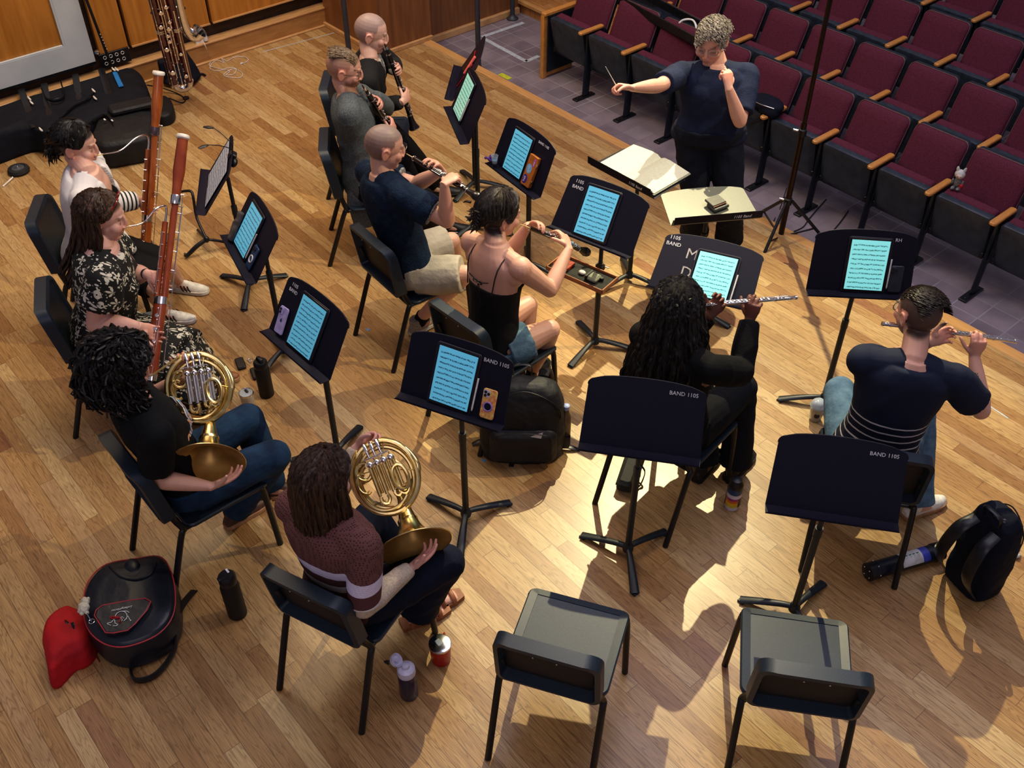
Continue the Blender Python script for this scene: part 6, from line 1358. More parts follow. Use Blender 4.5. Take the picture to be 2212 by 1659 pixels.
phone('6',.185,DB+.078,'dark blue-grey phone beside the brightest tablet',mat('slate_phone',(.025,.035,.055),rough=.35))
t=phone('11',-.195,DB+.085,'lilac phone with a fruit emblem left of the deep blue tablet',M_LIL,rot=4,cams=2)
fq=sub(ST['11'],-.195,DB+.085,.0145,4); mb=MB(); mb.ell((0,-.001,0),(.008,.009,.0006),fq,n=16,m=6); mb.obj('emblem',M_NAVPH,t); MB().ell((.003,.011,0),(.0035,.002,.0006),fq,n=10,m=5).obj('emblem_leaf',M_NAVPH,t)
phone('10',.125,DB+.075,'navy phone with a pale grip ring on the stand before the floral dress',M_NAVPH,M_PENC,rot=-3)
f=sub(ST['10'],-.205,DB+.09,.02,4); t=thing('cleaning_cloth','rolled grey cloth left of the tablet before the floral dress','cloth',f.o); mb=MB(); mb.tube([f((0,-.09,0)),f((.004,0,.004)),f((-.002,.09,0))],[(.030,.016),(.034,.018),(.030,.015)],n=14,side=f.R[:,0],smooth=4); me=fused(mb,.005,1,'roll'); wrinkle(me,.003,60,3); me.materials.append(mat('grey_cloth',(.10,.09,.09),rough=.95,bump=.3)); link('roll',me,t,True)
# paper sheets and lamp on stand 9
M_PAPER=screen_mat('sheet_music',(.62,.68,.80),(.10,.12,.2),9,.0,11.)
for i,(x,r) in enumerate(((-.10,2),(.085,-1))):
    f=sub(ST['9'],x,DB+.150,.006+.003*i,r); o=quad_uv('music_sheet',.225,.30,f,M_PAPER,None); recentre(o,f.o); tag(o,('far' if i==0 else 'near')+' sheet of printed music on the stand with the clip lamp','paper','paper sheets on the left stand')
f=ST['9']; t=thing('clip_lamp','black two-headed clip lamp on the stand with paper sheets','lamp',f((.05,DH/2+.02,0)))
MB().slab((.02,DH/2+.008,-.012),(.06,.05),.045,f,r=.012,ch=.006).obj('clip',M_BLACK,t); MB().ell((.06,DH/2-.01,-.035),(.035,.03,.02),f).obj('battery_body',M_BLACK,t)
for (px,py,z,x0) in ((447,276,1.19,-.02),(436,313,1.17,.05)):
    a=f((x0,DH/2+.02,-.01)); b=P(px+14,py,z); MB().tube([a,a+UP*.05,(a+b)/2+UP*.035,b],.0028,n=8,smooth=6).obj('gooseneck',M_BLACK,t); d=nrm((b-a)*V(1,1,0)); MB().tube([b,b+d*.03,b+d*.065],[(.005,.005),(.016,.007),(.010,.004)],n=12,side=np.cross(d,UP),smooth=3).obj('lamp_head',M_BLACK,t)
# stand 3 : case, cup, scrunchie
f=sub(ST['3'],.125,DB+.105,.012,0); t=thing('reed_case','orange wooden case with blue oval stickers','case',f.o); MB().slab((0,0,.002),(.088,.205),.026,f,r=.005,ch=.002).obj('body',mat('case_wood',(.42,.15,.035),rough=.3,coat=.4,scale=20.,stretch=(1,.3,1)),t)
for y in(-.06,.05): MB().slab((.046,y,.004),(.006,.022),.012,f,r=.002).obj('latch',M_CHROME,t)
mb=MB(); mb.ell((-.008,.012,.0155),(.026,.032,.0008),f,n=24,m=6); mb.obj('sticker',mat('sky_sticker',(.20,.42,.68),rough=.4),t); MB().ell((-.016,-.060,.0155),(.023,.030,.0008),f,n=24,m=6).obj('sticker',mat('violet_sticker',(.06,.03,.28),rough=.4),t); MB().slab((.022,.062,.0155),(.016,.048),.001,f,r=.003,ch=.0003).obj('sticker',mat('pink_sticker',(.42,.12,.60),rough=.4),t)
text_mesh('NIS',.024,F(f((-.010,-.078,.0165)),f.R[:,1],-f.R[:,0],f.R[:,2]),M_PENC,t,'lettering'); text_mesh('AWS',.018,F(f((-.002,-.010,.0165)),f.R[:,1],-f.R[:,0],f.R[:,2]),M_PENC,t,'lettering'); text_mesh('LRD',.013,F(f((.027,.045,.0165)),f.R[:,1],-f.R[:,0],f.R[:,2]),M_PENC,t,'lettering')
M_CLEAR=mat('clear_plastic',(.75,.82,.9),rough=.12,trans=.7,var=.02)
q=ST['3']((-.205,DB+.01,.035)); t=thing('small_cup','small translucent cup on the lip of the stand with the wooden case','cup',q); MB().lathe([(.018,0),(.024,.055),(.0225,.055),(.017,.004)],F(q),n=20).obj('cup_wall',M_CLEAR,t); MB().lathe([(.0165,.002),(.019,.022)],F(q),n=18).obj('water',mat('blue_water',(.10,.35,.60),rough=.1),t)
q=ST['3']((-.262,DB+.018,.03)); t=thing('scrunchie','purple scrunched hair tie beside the small cup','hair tie',q); mb=MB(); rng=np.random.default_rng(1)
for i in range(14): mb.ell(q+rng.normal(size=3)*.011,.010,n=8,m=6)
mb.obj('fabric',mat('purple_fabric',(.10,.04,.28),rough=.9),t)
# conductor's score and wallet
f=sub(ST['7'],0.01,.03,.006,0); t=thing('open_score','open conductor score with white pages on the flat stand','book',f.o)
MB().slab((0,0,.004),(.50,.345),.008,f,r=.006,ch=.002).obj('cover',mat('score_cover',(.30,.32,.25),rough=.7,scale=60.),t)
for sg in(-1,1):
    R=[]; 
    for x_,z_ in((.0,.014),(.03,.030),(.08,.032),(.16,.024),(.243,.014)): R.append([(sg*x_,-.165,z_),(sg*x_,.165,z_)])
    v=np.array([p for r in R for p in r]); vb=v*V(1,1,0)+V(0,0,.009); n=len(R); fcs=[(2*i,2*i+1,2*i+3,2*i+2) if sg>0 else (2*i,2*i+2,2*i+3,2*i+1) for i in range(n-1)]; k=2*n
    fcs+=[(2*i,2*i+2,k+2*i+2,k+2*i) for i in range(n-1)]+[(2*i+1,2*i+3,k+2*i+3,k+2*i+1) for i in range(n-1)]+[(2*n-2,2*n-1,k+2*n-1,k+2*n-2)]
    mb=MB(); mb.add(np.concatenate([v,vb]),fcs,fr=f); mb.obj('page_block',mat('score_page',(.55,.56,.47),rough=.7,scale=70.,col2=(.47,.48,.40)),t)
    for i in range(7): MB().slab((sg*.125,-.13+i*.042,.0305 if 0 else .031),(.19,.0016),.0006,F(f((0,0,-.003)),nrm(f.R[:,0]-f.R[:,2]*.085*sg),f.R[:,1],f.R[:,2]),r=.0005,ch=.0001).obj('staff_line',mat('faint_ink',(.42,.42,.38),rough=.8),t)
f=sub(ST['8'],.045,-.015,.006,22); t=thing('wallet','worn black leather wallet lying on the lit flat stand','wallet',f.o)
ml=mat('worn_leather',(.04,.042,.045),rough=.4,scale=40.,col2=(.015,.015,.018)); MB().slab((0,-.012,.012),(.115,.085),.022,f,r=.010,ch=.006).obj('lower_fold',ml,t); MB().slab((-.004,.012,.030),(.105,.085),.016,f,r=.008,ch=.004).obj('upper_fold',ml,t); MB().slab((-.004,-.032,.030),(.10,.004),.006,f,r=.001,ch=.0005).obj('edge',M_TAN,t)
# shelf on the pole of stand 4
zt=.63; cs=[P(1216,552,zt),P(1337,604,zt),P(1300,632,zt),P(1178,580,zt)]; c=sum(cs)/4; ex=nrm(cs[1]-cs[0]); ey=np.cross(UP,ex); fr=F(c,ex,ey,UP); w=np.linalg.norm(cs[1]-cs[0]); h=abs((cs[3]-cs[0])@ey)
t=thing('stand_shelf','wooden tray shelf with black lining clamped to a music stand pole','shelf',c)
MB().slab((0,0,-.006),(w,h),.012,fr,r=.003).obj('tray_base',mat('tray_wood',(.30,.11,.05),rough=.4),t); MB().slab((0,0,.001),(w-.016,h-.016),.003,fr,r=.002,ch=.0005).obj('lining',mat('felt_black',(.035,.036,.035),rough=.9),t)
for (cc,dd) in (((0,h/2-.004,.008),(w,.008,.022)),((0,-h/2+.004,.008),(w,.008,.022)),((w/2-.004,0,.008),(.008,h,.022)),((-w/2+.004,0,.008),(.008,h,.022))): MB().box(cc,dd,fr,r=.002).obj('rim',mat('tray_rim',(.36,.15,.07),rough=.4),t)
pp=V(-3.50,3.691,zt); MB().box((0,0,0),(.05,.04,.04),F(pp,ex,ey,UP),r=.006).obj('clamp',M_BLACK,t); MB().tube([pp+ey*.02,pp+ey*.02+ex*.05],.004,n=8).obj('clamp_bolt',M_CHROME,t); MB().tube([pp-UP*.01,c+ey*h*.45-UP*.012],.006,n=8).obj('bracket',M_BLACK,t)
t=thing('small_book','small red notebook on the clamped tray shelf','book',fr((-.12,.0,.01))); MB().slab((-.13,.0,.016),(.105,.085),.018,sub(fr,0,0,0,0),r=.004,ch=.002).obj('cover',mat('red_marble',(.45,.06,.02),rough=.35,scale=60.,col2=(.22,.02,.015)),t); MB().slab((-.13,-.041,.016),(.098,.006),.013,fr,r=.001).obj('pages',M_PENC,t)
t=thing('glasses_case','folded grey pouch with a black band on the tray shelf','pouch',fr((.09,-.01,.01))); MB().slab((.085,-.012,.022),(.085,.075),.030,fr,r=.014,ch=.010).obj('pouch',mat('sage_cloth',(.25,.27,.22),rough=.7,scale=50.),t); MB().slab((.060,-.012,.024),(.018,.079),.034,fr,r=.004,ch=.003).obj('band',M_BLACK,t)
t=thing('earbud_case','small white earbud case on the tray shelf','earbuds',fr((.0,.0,.01))); MB().ell((.005,-.005,.016),(.024,.018,.012),fr).obj('case_shell',M_PENC,t); MB().lathe([(.012,.0),(.013,.015),(.010,.018)],F(fr((.135,.01,.008)),ex,ey,UP)).obj('reed_pot',M_BLACK,t)
# ================================================================ bottles and cups on the floor
def bottle(name,label,cat,px,py,parts_,zs=1.):
    b=P(px,py,0); t=thing(name,label,cat,b)
    for n,prof,m in parts_: MB().lathe([(r,z) for r,z in prof],F(b),n=28).obj(n,m,t)
    return t,b
M_BOT=mat('powder_black',(.010,.010,.012),rough=.55,scale=300.,bump=.05)
t,b=bottle('thermos_bottle','tall black thermos beside the white cup','bottle',577,852,[('body',[(.036,0),(.040,.006),(.040,.19),(.034,.205)],M_BOT),('lid',[(.036,.203),(.038,.21),(.037,.235),(.030,.243)],M_BLACK)]); MB().tube([b+V(-.025,0,.243),b+V(-.015,0,.262),b+V(.015,0,.262),b+V(.025,0,.243)],[(.010,.003)]*4,n=8,side=V(0,1,0),smooth=4).obj('handle',M_BLACK,t)
M_CREAM=mat('cream_enamel',(.55,.50,.44),rough=.35); t,b=bottle('steel_cup','short white insulated cup with a clear lid','cup',537,872,[('body',[(.034,0),(.038,.004),(.043,.082)],M_CREAM),('rim',[(.0435,.082),(.0445,.088),(.042,.094),(.038,.09)],M_CHROME),('lid',[(.041,.088),(.040,.093),(.02,.0925)],M_CLEAR)]); MB().slab((-.008,.008,.096),(.035,.016),.005,F(b),r=.007).obj('slider',M_BLACK,t)
t,b=bottle('water_bottle','matte black water bottle standing alone on the boards','bottle',514,1326,[('body',[(.032,0),(.036,.006),(.036,.175),(.030,.20)],M_BOT),('lid',[(.031,.197),(.033,.205),(.033,.232),(.026,.242)],M_BLACK)]); MB().box((0,-.02,.238),(.02,.03,.016),F(b),r=.005).obj('spout',M_BLACK,t); MB().slab((-.012,.012,.244),(.022,.008),.002,F(b),r=.003,ch=.0005).obj('mark',M_PENC,t)
M_REDM=mat('red_enamel',(.42,.012,.012),rough=.3); t,b=bottle('travel_mug','red insulated mug with a dark clear lid','mug',953,1424,[('body',[(.034,0),(.038,.005),(.042,.095)],M_REDM),('rim',[(.042,.095),(.044,.102),(.044,.108),(.040,.110)],M_CHROME),('lid',[(.040,.104),(.039,.109),(.01,.1085)],M_BEZEL)]); MB().tube([b+V(-.03,.035,.085),b+V(-.045,.055,.07),b+V(-.03,.035,.035)],[(.006,.004)]*3,n=8,smooth=4).obj('handle',M_REDM,t); MB().slab((-.005,.0,.1105),(.03,.022),.003,F(b),r=.004).obj('slider',M_CLEAR,t)
M_PURP=mat('smoke_purple',(.035,.030,.085),rough=.12,trans=.35); M_LILW=mat('lilac_white',(.55,.54,.68),rough=.4)
t,b=bottle('filter_bottle','dark translucent bottle with an open pale flip lid','bottle',884,1500,[('body',[(.031,0),(.035,.006),(.035,.14),(.033,.15)],M_PURP),('water',[(.030,.004),(.032,.008),(.032,.075)],mat('dark_water',(.015,.012,.04),rough=.1)),('collar',[(.034,.148),(.035,.155),(.033,.180),(.020,.190)],M_LILW),('spout',[(.016,.188),(.014,.200),(.009,.204)],M_LILW)])
f=frame_z(b+V(-.030,-.018,.215),nrm(V(.5,.45,.7))); MB().lathe([(.012,-.014),(.024,-.010),(.026,.004),(.024,.004),(.020,-.008)],f,n=22).obj('flip_lid',M_LILW,t); MB().tube([b+V(-.026,-.012,.182),f.o],.006,n=8).obj('hinge',M_LILW,t); MB().tube([f.o+V(-.02,-.02,-.01),f.o+V(-.035,-.03,-.02),f.o+V(-.025,-.02,-.035)],.004,n=8,smooth=4).obj('carry_loop',M_BLACK,t)
M_WHB=mat('bottle_white',(.58,.54,.62),rough=.35); t,b=bottle('sport_bottle','black and white sport bottle with a rainbow label','bottle',1580,1094,[('body',[(.030,0),(.034,.006),(.034,.03),(.0345,.085),(.031,.095),(.034,.105)],M_WHB),('collar',[(.034,.105),(.0345,.13),(.033,.135)],M_NAVPH),('lid',[(.033,.135),(.033,.155),(.022,.178),(.008,.182)],M_BLACK)])
for i,cc in enumerate(((.55,.45,.03),(.70,.42,.03),(.62,.16,.03),(.30,.04,.14))): 
    a0,a1=math.radians(-115),math.radians(-15); mb=MB(); R=[np.array([b+V(.0352*math.cos(a),.0352*math.sin(a),z) for a in np.linspace(a0,a1,9)]) for z in(.028+.014*i,.042+.014*i)]; mb.add(np.concatenate(R),[(j,j+1,j+10,j+9) for j in range(8)]); mb.obj('rainbow_band',mat('rb%d'%i,cc,rough=.4),t)
for s_,(a0,a1) in (('dark_label',(-15,60)),('dark_label',(-180,-115))):
    mb=MB(); R=[np.array([b+V(.0352*math.cos(a),.0352*math.sin(a),z) for a in np.linspace(math.radians(a0),math.radians(a1),9)]) for z in(.028,.084)]; mb.add(np.concatenate(R),[(j,j+1,j+10,j+9) for j in range(8)]); mb.obj(s_,M_BLACK,t)
t,b=bottle('iced_coffee_cup','clear iced coffee cup with a dome lid','cup',1760,905,[('cup_wall',[(.028,0),(.031,.003),(.041,.095),(.039,.095),(.029,.004)],M_CLEAR),('coffee',[(.028,.003),(.030,.006),(.0385,.085)],mat('latte',(.55,.38,.18),rough=.4,scale=30.,col2=(.38,.22,.09))),('rim',[(.042,.094),(.044,.098),(.042,.102)],M_CLEAR),('dome_lid',[(.041,.100),(.036,.122),(.022,.136),(.006,.138)],mat('lid_clear',(.60,.68,.78),rough=.1,trans=.35))]); f=frame_z(b+V(.022,-.030,.055),V(.6,-.8,.1)); MB().lathe([(.014,-.002),(.0145,.001),(.010,.0014)],f,n=18).obj('round_logo',M_BLACK,t)
t=thing('flute_case','soft black zip case on the boards under an empty stand','case',P(1348,1060,0)); a=P(1347,1056,.045); c2=P(1372,985,.045); f=frame_z(a,c2-a,V(1,1,0)); Ln=.40
d=nrm(c2-a); x=np.cross(d,UP); mb=MB(); fr=F(a+d*Ln/2,x,d,UP); mb.slab((0,0,0),(.095,Ln),.085,fr,r=.03,ch=.02,k=5); mb.obj('case_body',mat('nylon_dark',(.022,.024,.022),rough=.7,scale=30.,bump=.4,bscale=60.),t); MB().tube([fr((-.047,-Ln*.48,.01)),fr((-.05,0,.012)),fr((-.047,Ln*.48,.01))],.003,n=6).obj('zipper',M_CHROME if 0 else M_BLACK,t); MB().tube([fr((.05,-.02,.03)),fr((.085,-.06,.02)),fr((.075,-.12,-.03)),fr((.05,-.16,.0))],[(.010,.003)]*4,n=8,side=UP,smooth=5).obj('strap',M_BLACK,t)
# tube canister
t=thing('poster_tube','black riveted tube case with a printed label lying by the backpack','tube case',P(1950,1225,0)); a=P(1874,1236,.048); c2=P(2030,1190,.048); d=nrm(c2-a); f=frame_z(a,d,UP); Ln=np.linalg.norm(c2-a)
MB().lathe([(.040,.0),(.045,.004),(.045,Ln),(.040,Ln+.004)],f,n=26).obj('tube_body',mat('tube_navy',(.010,.015,.028),rough=.4),t); MB().lathe([(.042,-.004),(.048,0),(.048,.055),(.045,.058)],f,n=26).obj('end_cap',M_BLACK,t); MB().lathe([(.045,Ln-.05),(.049,Ln-.045),(.048,Ln+.006),(.03,Ln+.008)],f,n=26).obj('end_cap',M_BLACK,t)
for k in range(6): an=k*PI/3+.3; MB().ell(f((.0475*math.cos(an),.0475*math.sin(an),.045)),.0045,n=8,m=5).obj('rivet',M_CHROME,t)
for k in range(4): an=k*PI/2+.5; MB().ell(f((.030*math.cos(an),.030*math.sin(an),-.004)),.004,n=8,m=5).obj('rivet',M_CHROME,t)
def wraplab(z0,z1,a0,a1,m,n='label'):
    R=[np.array([f((.0456*math.cos(a),.0456*math.sin(a),z)) for a in np.linspace(math.radians(a0),math.radians(a1),12)]) for z in(z0,z1)]; mb=MB(); mb.add(np.concatenate(R),[(j,j+1,j+13,j+12) for j in range(11)]); return mb.obj(n,m,t)
wraplab(Ln*.42,Ln*.70,-45,75,mat('label_white',(.60,.60,.60),rough=.4)); wraplab(Ln*.70,Ln*.80,-45,75,mat('label_blue',(.06,.08,.45),rough=.4))
for k in range(5): z=Ln*(.45+.05*k); R=[f((.0462*math.cos(a),.0462*math.sin(a),z+o_)) for a,o_ in((-.05,-.008),(-.05,.008),(.35,.0))]; mb=MB(); mb.add(R,[(0,1,2)]); mb.obj('tree_print',mat('tree_green',(.02,.16,.10),rough=.5),t)
for n_,k_ in (('thermos_bottle',1.12),('steel_cup',1.0),('water_bottle',1.30),('travel_mug',1.22),('filter_bottle',1.22),('sport_bottle',1.22),('iced_coffee_cup',1.12)):
    bpy.data.objects[n_].scale=(k_,k_,k_)
# pouches by the thermos
for (px,py,r_,l) in ((512,782,24,'black zipped pouch by the thermos, farther of two'),(545,803,20,'black zipped pouch by the thermos, nearer of two')):
    c=P(px+8,py+6,0); yw=math.degrees(math.atan2(*(P(px+60,py-16,0)-P(px,py,0))[1::-1])); f=frame_yaw(c,yw-90); t=thing('pouch',l,'pouch',c,0); MB().slab((0,0,.011),(.055,.11),.020,F(c,f.R[:,0],f.R[:,1],UP),r=.012,ch=.005).obj('shell',M_BLACK,t)
c=P(541,778,.004); t=thing('keyring','small silver keyring tangled between two black pouches','keys',c); a=np.linspace(0,2*PI,16,endpoint=False); MB().tube([c+V(.014*math.cos(q),.014*math.sin(q),.004) for q in a],.0015,n=6,closed=True).obj('ring',M_CHROME,t)
for k in range(6): MB().ell(c+V(-.02+.008*k,-.01-.004*(k%2),.006),.0035,n=8,m=5).obj('bead',M_PENC,t)
# ================================================================ bags
M_NYL=mat('black_nylon',(.010,.011,.015),rough=.62,scale=14.,bump=.5,bscale=26.); M_NYL2=mat('navy_nylon',(.010,.013,.026),rough=.8,spec=.2,scale=14.,bump=.5,bscale=22.)
def backpack(label,base,yaw,w,d,h,m,lean=8.,sideb=False,seed=1,pocket=True,loop=1):
    f0=frame_yaw(base,yaw); a=math.radians(lean); X=f0.R[:,0]; Yv=f0.R[:,1]*math.cos(a)-UP*math.sin(a)*0; Z=UP*math.cos(a)-f0.R[:,1]*math.sin(a); Yv=np.cross(Z,X); f=F(base,X,Yv,Z)
    t=thing('backpack',label,'backpack',base)
    mb=MB(); an=np.linspace(0,2*PI,28,endpoint=False); sg=lambda v,e: np.sign(v)*np.abs(v)**e
    prof=[(.0,.86,.85),(.03,1,1),(.25,1.04,1.05),(.5,1.02,1.0),(.75,.96,.86),(.90,.82,.66),(.98,.55,.42),(1.0,.28,.2)]
    mb.rings([np.c_[sg(np.cos(an),.6)*w/2*a_,sg(np.sin(an),.6)*d/2*b_,np.full(28,h*z)] for z,a_,b_ in prof],fr=f)
    me=fused(mb,.009,3,'bag_body'); wrinkle(me,.006,16,seed); wrinkle(me,.0025,45,seed+1); me.materials.append(m); link('bag_body',me,t,True)
    if pocket:
        mb=MB(); mb.slab((0,0,0),(w*.82,h*.46),.07,F(f((0,d*.50,h*.30)),-X,Z,Yv),r=.05,ch=.03,k=6); me=fused(mb,.008,3,'front_pocket'); wrinkle(me,.004,24,seed+3); me.materials.append(m); link('front_pocket',me,t,True)
        MB().tube([f((-w*.36,d*.62,h*.36)),f((-w*.30,d*.63,h*.50)),f((0,d*.64,h*.545)),f((w*.30,d*.63,h*.50)),f((w*.36,d*.62,h*.36))],.0032,n=6,smooth=6).obj('zipper',M_BLACK,t)
    MB().tube([f((-w*.45,d*.25,h*.45)),f((-w*.42,d*.34,h*.78)),f((0,d*.30,h*.985)),f((w*.42,d*.34,h*.78)),f((w*.45,d*.25,h*.45))],.0035,n=6,smooth=8).obj('zipper',M_BLACK,t)
    MB().tube([f((-.05,-d*.30,h*.93)),f((-.045,-d*.38,h*1.05)),f((.045,-d*.38,h*1.05)),f((.05,-d*.30,h*.93))],[(.012,.004)]*4,n=8,side=Yv,smooth=5).obj('top_handle',M_BLACK,t)
    for s in(-1,1): MB().tube([f((s*w*.25,-d*.42,h*.88)),f((s*w*.30,-d*(.42+.45*loop),h*.78)),f((s*w*.36,-d*(.42+.62*loop),h*.45)),f((s*w*.42,-d*.55,h*.12)),f((s*w*.40,-d*.40,h*.05))],[(.030,.007),(.034,.009),(.032,.008),(.016,.003),(.014,.003)],n=10,side=X,smooth=6).obj('shoulder_strap',M_BLACK,t)
    return t,f
b=P(1128,970,0); t,f=backpack('large black backpack with a bottle in its side pocket under the oboist','' if 0 else b,-40,.46,.26,.53,M_NYL,0,seed=4); 
q=f((-.245,.0,.0)); t2=thing('side_bottle','clear capped bottle in the side pocket of the large black backpack','bottle',q+UP*.12); MB().lathe([(.028,.10),(.031,.11),(.031,.27),(.018,.30),(.016,.32)],F(q),n=20).obj('body',mat('amber_drink',(.20,.14,.08),rough=.2,trans=.3),t2); MB().lathe([(.018,.318),(.019,.345),(.012,.35)],F(q),n=18).obj('cap',mat('cap_blue',(.35,.42,.65),rough=.35),t2)
mb=MB(); mb.tube([f((-.19,.05,.12)),f((-.26,.05,.10)),f((-.265,0,.09)),f((-.19,-.05,.12))],[(.04,.004)]*4,n=8,side=UP,smooth=3); mb.obj('side_pocket',M_NYL,t)
for (x0,py0,x1,py1) in ((1215,965,1252,972),(1112,975,1104,1008),(1050,950,1020,960)): a=P(x0,py0,.02);c2=P(x1,py1,.004); MB().tube([a,(a+c2)/2+UP*.01,c2],[(.014,.002)]*3,n=8,side=np.cross(nrm(c2-a),UP),smooth=3).obj('loose_strap',M_BLACK,t)
mb=MB(); q=f((-.10,.165,.25)); mb.add([q,q+UP*.05-f.R[:,0]*.01,q+f.R[:,0]*.06+UP*.015],[(0,1,2)]); mb.obj('paper_corner',mat('paper_pale',(.6,.62,.7)),t)
b=P(2098,1256,0); t,f=backpack('small black open-topped backpack at far right with charms on its side','' if 0 else b,75,.25,.20,.56,M_NYL2,2,seed=7,pocket=False,loop=1.0)
MB().ell((0,.0,.54),(.075,.055,.02),f).obj('dark_opening',M_BEZEL,t)
for k,(z,m_) in enumerate(((.20,M_TAN),(.17,M_CHROME),(.12,M_IVORY),(.09,M_BLACK))): MB().ell(P(2145+k*-4,1195+k*16,.2-.04*k),(.009,.009,.012),n=10,m=7).obj('charm',m_,t)
t=thing('white_pouch','small white pouch on the boards behind the right backpack','pouch',P(2185,1180,0)); mb=MB(); c=P(2186,1180,.03); mb.ell(c,(.045,.03,.028)); mb.ell(c+V(.03,-.02,-.015),(.03,.02,.016)); me=fused(mb,.005,2,'pouch_body'); wrinkle(me,.003,50,2); me.materials.append(mat('pouch_white',(.62,.63,.62),rough=.6)); link('pouch_body',me,t,True)
# horn case with red piping
def loftcase(name,label,cat,outl,z,m,sc=((.93,.0),(1.,.12),(1.02,.55),(1.,.9)),top=((.93,1.),(.7,1.06),(.35,1.09)),bulge=1.,wr=None,pipe=None):
    pts=np.array([P(x,y,z)[:2] for x,y in outl]); c=pts.mean(0); k=len(pts); D=[]     # smooth closed curve
    for i in range(k):
        p0,p1,p2,p3=pts[i-1],pts[i],pts[(i+1)%k],pts[(i+2)%k]
        for q in range(4): t_=q/4; D.append(.5*((2*p1)+(-p0+p2)*t_+(2*p0-5*p1+4*p2-p3)*t_*t_+(-p0+3*p1-3*p2+p3)*t_**3))
    D=np.array(D); D[:,0]=np.maximum(D[:,0],-8.80); t=thing(name,label,cat,V(c[0],c[1],0)); A_=0.5*np.sum(D[:,0]*np.roll(D[:,1],-1)-D[:,1]*np.roll(D[:,0],-1)); D=D if A_>0 else D[::-1]
    R=[np.c_[c+(D-c)*s_,np.full(len(D),z*h_)] for s_,h_ in tuple(sc)+tuple(top)]
    mb=MB(); mb.rings(R); me=fused(mb,.008,2,'case_body'); 
    if wr: wrinkle(me,*wr)
    me.materials.append(m); link('case_body',me,t,True)
    if pipe: MB().tube([V(*p,z*.93) for p in c+(D-c)*1.0],.0035,n=6,closed=True).obj('piping',pipe,t)
    return t,D,c
M_PIPE=mat('red_piping',(.45,.05,.06),rough=.5); M_VINYL=mat('black_vinyl',(.012,.016,.028),rough=.36,scale=10.,bump=.3,bscale=12.)
t,D,c=loftcase('horn_case','black horn backpack case with red piping and a stick-figure emblem','instrument case',[(178,1298),(190,1250),(228,1215),(290,1203),(342,1198),(366,1225),(377,1275),(372,1325),(345,1362),(300,1385),(255,1394),(215,1382),(186,1350)],.21,M_VINYL,wr=(.004,14,5),pipe=M_PIPE)
pk=[(204,1330),(208,1318),(222,1308),(270,1299),(314,1293),(326,1300),(318,1318),(292,1348),(276,1362),(245,1368),(228,1367)]; pw=[P(x,y,.245) for x,y in pk]; cc=sum(pw)/len(pw)
mb=MB(); mb.rings([np.array([p-UP*.03 for p in pw[::-1]]),np.array([p for p in pw[::-1]]),np.array([cc+(p-cc)*.94+UP*.004 for p in pw[::-1]])]); mb.obj('front_pocket',M_VINYL,t,smooth=20); MB().tube([p+UP*.002 for p in pw],.003,n=6,closed=True).obj('pocket_piping',M_PIPE,t)
def px2(z,pts): return [P(200+x/11.55,1290+y/11.55,z) for x,y in pts]
for pts,m_,r_ in (([(560,490),(600,410),(680,360),(760,350),(830,390),(860,450),(850,520),(780,590)],M_PENC,.0016),([(740,360),(800,345),(870,355),(910,385)],M_PENC,.0014),([(840,550),(880,470),(930,560),(960,575),(935,592)],M_PENC,.0016),([(530,555),(460,630),(380,645),(380,670),(455,705)],M_PENC,.0016),([(550,560),(560,640),(620,680),(600,710),(510,715)],M_PENC,.0016),([(720,600),(740,560),(700,520),(740,490),(780,530)],M_PENC,.0014),([(430,490),(480,530),(600,520),(680,510),(690,570),(660,610),(690,630)],M_REDC,.0028),([(430,490),(520,485),(620,490),(640,470)],M_REDC,.0028)):
    MB().tube(px2(.252,pts),r_,n=6,smooth=3).obj('emblem_line',m_,t)
a=P(286,1308,.252); bb=P(243,1317,.252); xd=nrm(bb-a); text_mesh('LohangHorns',.017,F(a,xd,np.cross(UP,xd),UP),M_PENC,t,'lettering',shear=.5)
MB().ell(P(286,1222,.222),(.05,.035,.012)).obj('handle_boss',M_VINYL,t); MB().tube([P(235,1222,.223),P(258,1245,.232),P(292,1252,.236),P(325,1240,.232),P(338,1215,.222)],.004,n=7,smooth=5).obj('moulded_seam',M_VINYL,t)
MB().tube([P(378,1345,.10),P(378,1400,.05),P(340,1455,.03),P(295,1470,.02),P(283,1445,.03),P(300,1415,.06)],[(.024,.007)]*6,n=10,side=UP,smooth=5).obj('shoulder_strap',M_BLACK,t); MB().tube([P(382,1325,.10),P(400,1298,.05),P(420,1275,.01)],[(.020,.0025)]*3,n=8,side=V(1,1,0),smooth=3).obj('loose_strap',M_BLACK,t)
# white plush charm
c=P(181,1312,.262); t=thing('plush_charm','small white plush animal clipped to the horn case','plush toy',c); mb=MB(); mb.ell(c,(.030,.024,.022)); mb.ell(c+P(176,1303,.26)*0+V(-.022,.018,.006),(.020,.019,.017)); mb.ell(c+V(-.035,.022,.014),(.007,.007,.009)); mb.ell(c+V(-.020,.036,.014),(.007,.007,.009))
for s in((.02,-.02),(.03,.0),(.0,-.024)): mb.ell(c+V(s[0],s[1],-.008),.009)
me=fused(mb,.003,1,'plush_body'); wrinkle(me,.0025,160,4); me.materials.append(mat('plush_white',(.62,.60,.50),rough=.95,bump=.6)); link('plush_body',me,t,True)
for s in(-1,1): MB().ell(c+V(-.034+.006*s,.012+.008*s,.018),.0025,n=8,m=5).obj('eye',M_BLACK,t)
c=P(198,1342,.25); a=np.linspace(0,2*PI,18,endpoint=False); MB().tube([c+V(.013*math.cos(q),.013*math.sin(q),0) for q in a],.0018,n=6,closed=True).obj('key_ring',M_CHROME,t); MB().tube([P(188,1325,.262),c],.003,n=6).obj('clasp',M_CHROME,t)
